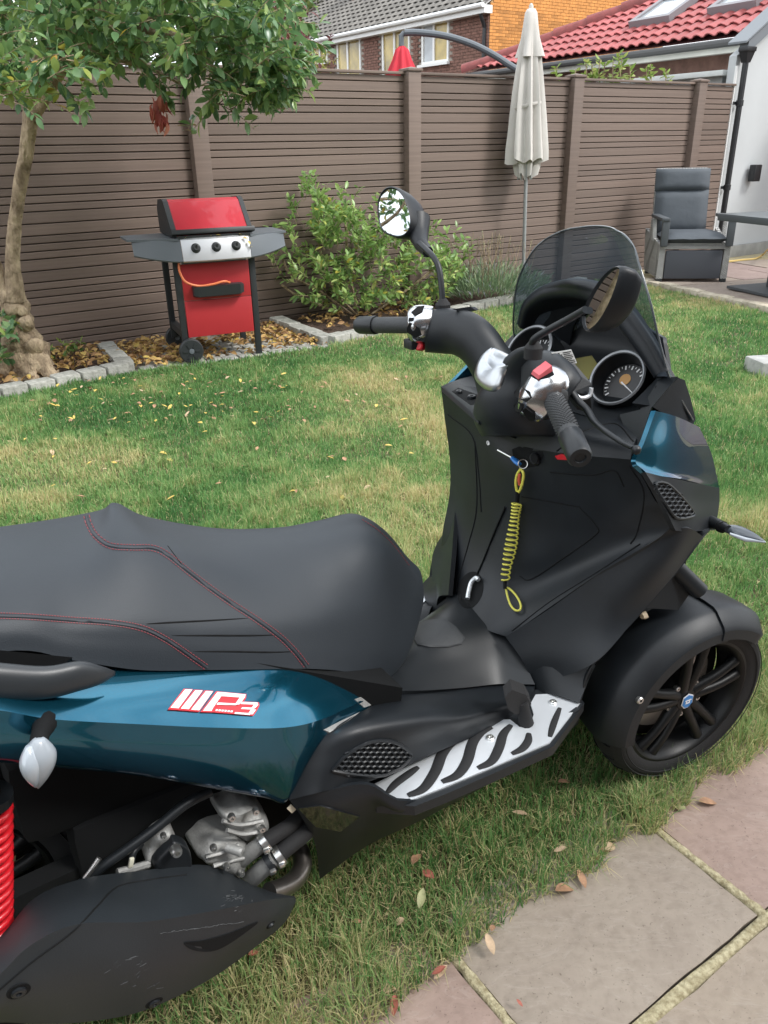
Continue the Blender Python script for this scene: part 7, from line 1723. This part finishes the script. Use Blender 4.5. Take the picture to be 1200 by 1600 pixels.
# ------------------------------------------------------------------ garden tree behind the photographer, seen only in the mirrors and paint
mw = SO + SFW * -.29 + SLF * .42
tb0 = mw + Vector((-.862, -.507, 0)) * 9.0 + Vector((.507, -.862, 0)) * -.5; tb0.z = 0
bt_ = thing('garden_tree', 'sparse tree behind the photographer reflected in the left mirror', 'tree', tb0)
rs = random.Random(91); b = MB(); pl = []
gnarl([Vector((0, 0, 0)), Vector((.05, .02, 1.2)), Vector((.0, .05, 3.4)), Vector((.1, 0, 6.6))], [.16, .13, .10, .03], 5, 14, .12).build('trunk', bark, bt_, smooth=80)
for k in range(36):
    a = rs.uniform(0, 6.28); z0 = rs.uniform(2.2, 5.6); p0 = Vector((0, 0, z0)); p1 = p0 + Vector((math.cos(a) * rs.uniform(.8, 1.8), math.sin(a) * rs.uniform(.8, 1.8), rs.uniform(.3, 1.2))); mid = (p0 + p1) / 2 + rdir(rs) * .2
    gnarl([p0, mid, p1], [.035, .022, .008], k, 7, .1, 4).build('limb', bark, bt_, smooth=80)
    for q in range(7):
        s = p0.lerp(p1, rs.uniform(.35, 1)); sprig(rs, b, pl, s + tb0, rdir(rs, -.2, .7), .30, 8, 1.0, tb0, TON)
b.build('twigs', bark, bt_)['kind'] = 'stuff'
joined_leaves('leaves', pl, leaf_tmpl(.11, .05), tree_leaf, bt_)['kind'] = 'stuff'
# ------------------------------------------------------------------ unseen house, added and sized to shade the scooter and show in the paint
HB0 = ppt(0, 3.7)
hh = thing('unseen_patio_house', 'unseen brown brick house with patio doors, added behind the photographer to shade the foreground', 'house', HB0, PA)
hbk = mat('house_brick', (.16, .095, .07), .9, var=.4, scale=7, bump=.4)
hw = MB(); op = [(-2.2, 1.0, .05, 2.15), (2.4, 3.8, .9, 2.15), (-5.2, -3.6, .9, 2.15), (-2.0, -.6, 2.7, 3.8), (1.8, 3.4, 2.7, 3.8)]
xs_ = sorted({-8.0, 6.0} | {o[0] for o in op} | {o[1] for o in op}); zs_ = sorted({0.0, 4.4} | {o[2] for o in op} | {o[3] for o in op})
for a, b_ in zip(xs_[:-1], xs_[1:]):
    for c, d in zip(zs_[:-1], zs_[1:]):
        if any(o[0] <= a and b_ <= o[1] and o[2] <= c and d <= o[3] for o in op): continue
        hw.hexa([(a, -.3, c), (b_, -.3, c), (b_, 0, c), (a, 0, c), (a, -.3, d), (b_, -.3, d), (b_, 0, d), (a, 0, d)])
hw.build('wall', hbk, hh, smooth=0)
MB().hexa([(-8, -7, 0), (6, -7, 0), (6, -.31, 0), (-8, -.31, 0), (-8, -7, 4.38), (6, -7, 4.38), (6, -.31, 4.38), (-8, -.31, 4.38)]).build('interior_block', deep, hh, smooth=0)
gd_ = mat('door_glass', (.03, .035, .04), .05, spec=.8)
for a, b_, c, d in op:
    f = MB()
    for q in ((a, b_, c, c + .07), (a, b_, d - .07, d), (a, a + .07, c + .07, d - .07), (b_ - .07, b_, c + .07, d - .07), ((a + b_) / 2 - .04, (a + b_) / 2 + .04, c + .07, d - .07)):
        f.hexa([(q[0], -.16, q[2]), (q[1], -.16, q[2]), (q[1], -.08, q[2]), (q[0], -.08, q[2]), (q[0], -.16, q[3]), (q[1], -.16, q[3]), (q[1], -.08, q[3]), (q[0], -.08, q[3])])
    fo = f.build('window', anth, hh, smooth=0)
    MB().box(((a + b_) / 2, -.12, (c + d) / 2), (b_ - a - .14, .02, d - c - .14)).build('pane', gd_, fo, smooth=0)
MB().hexa([(-8.3, -3.6, 6.4), (6.3, -3.6, 6.4), (6.3, .35, 4.3), (-8.3, .35, 4.3), (-8.3, -3.6, 6.5), (6.3, -3.6, 6.5), (6.3, .35, 4.42), (-8.3, .35, 4.42)]).build('roof', tile_g, hh, smooth=0)
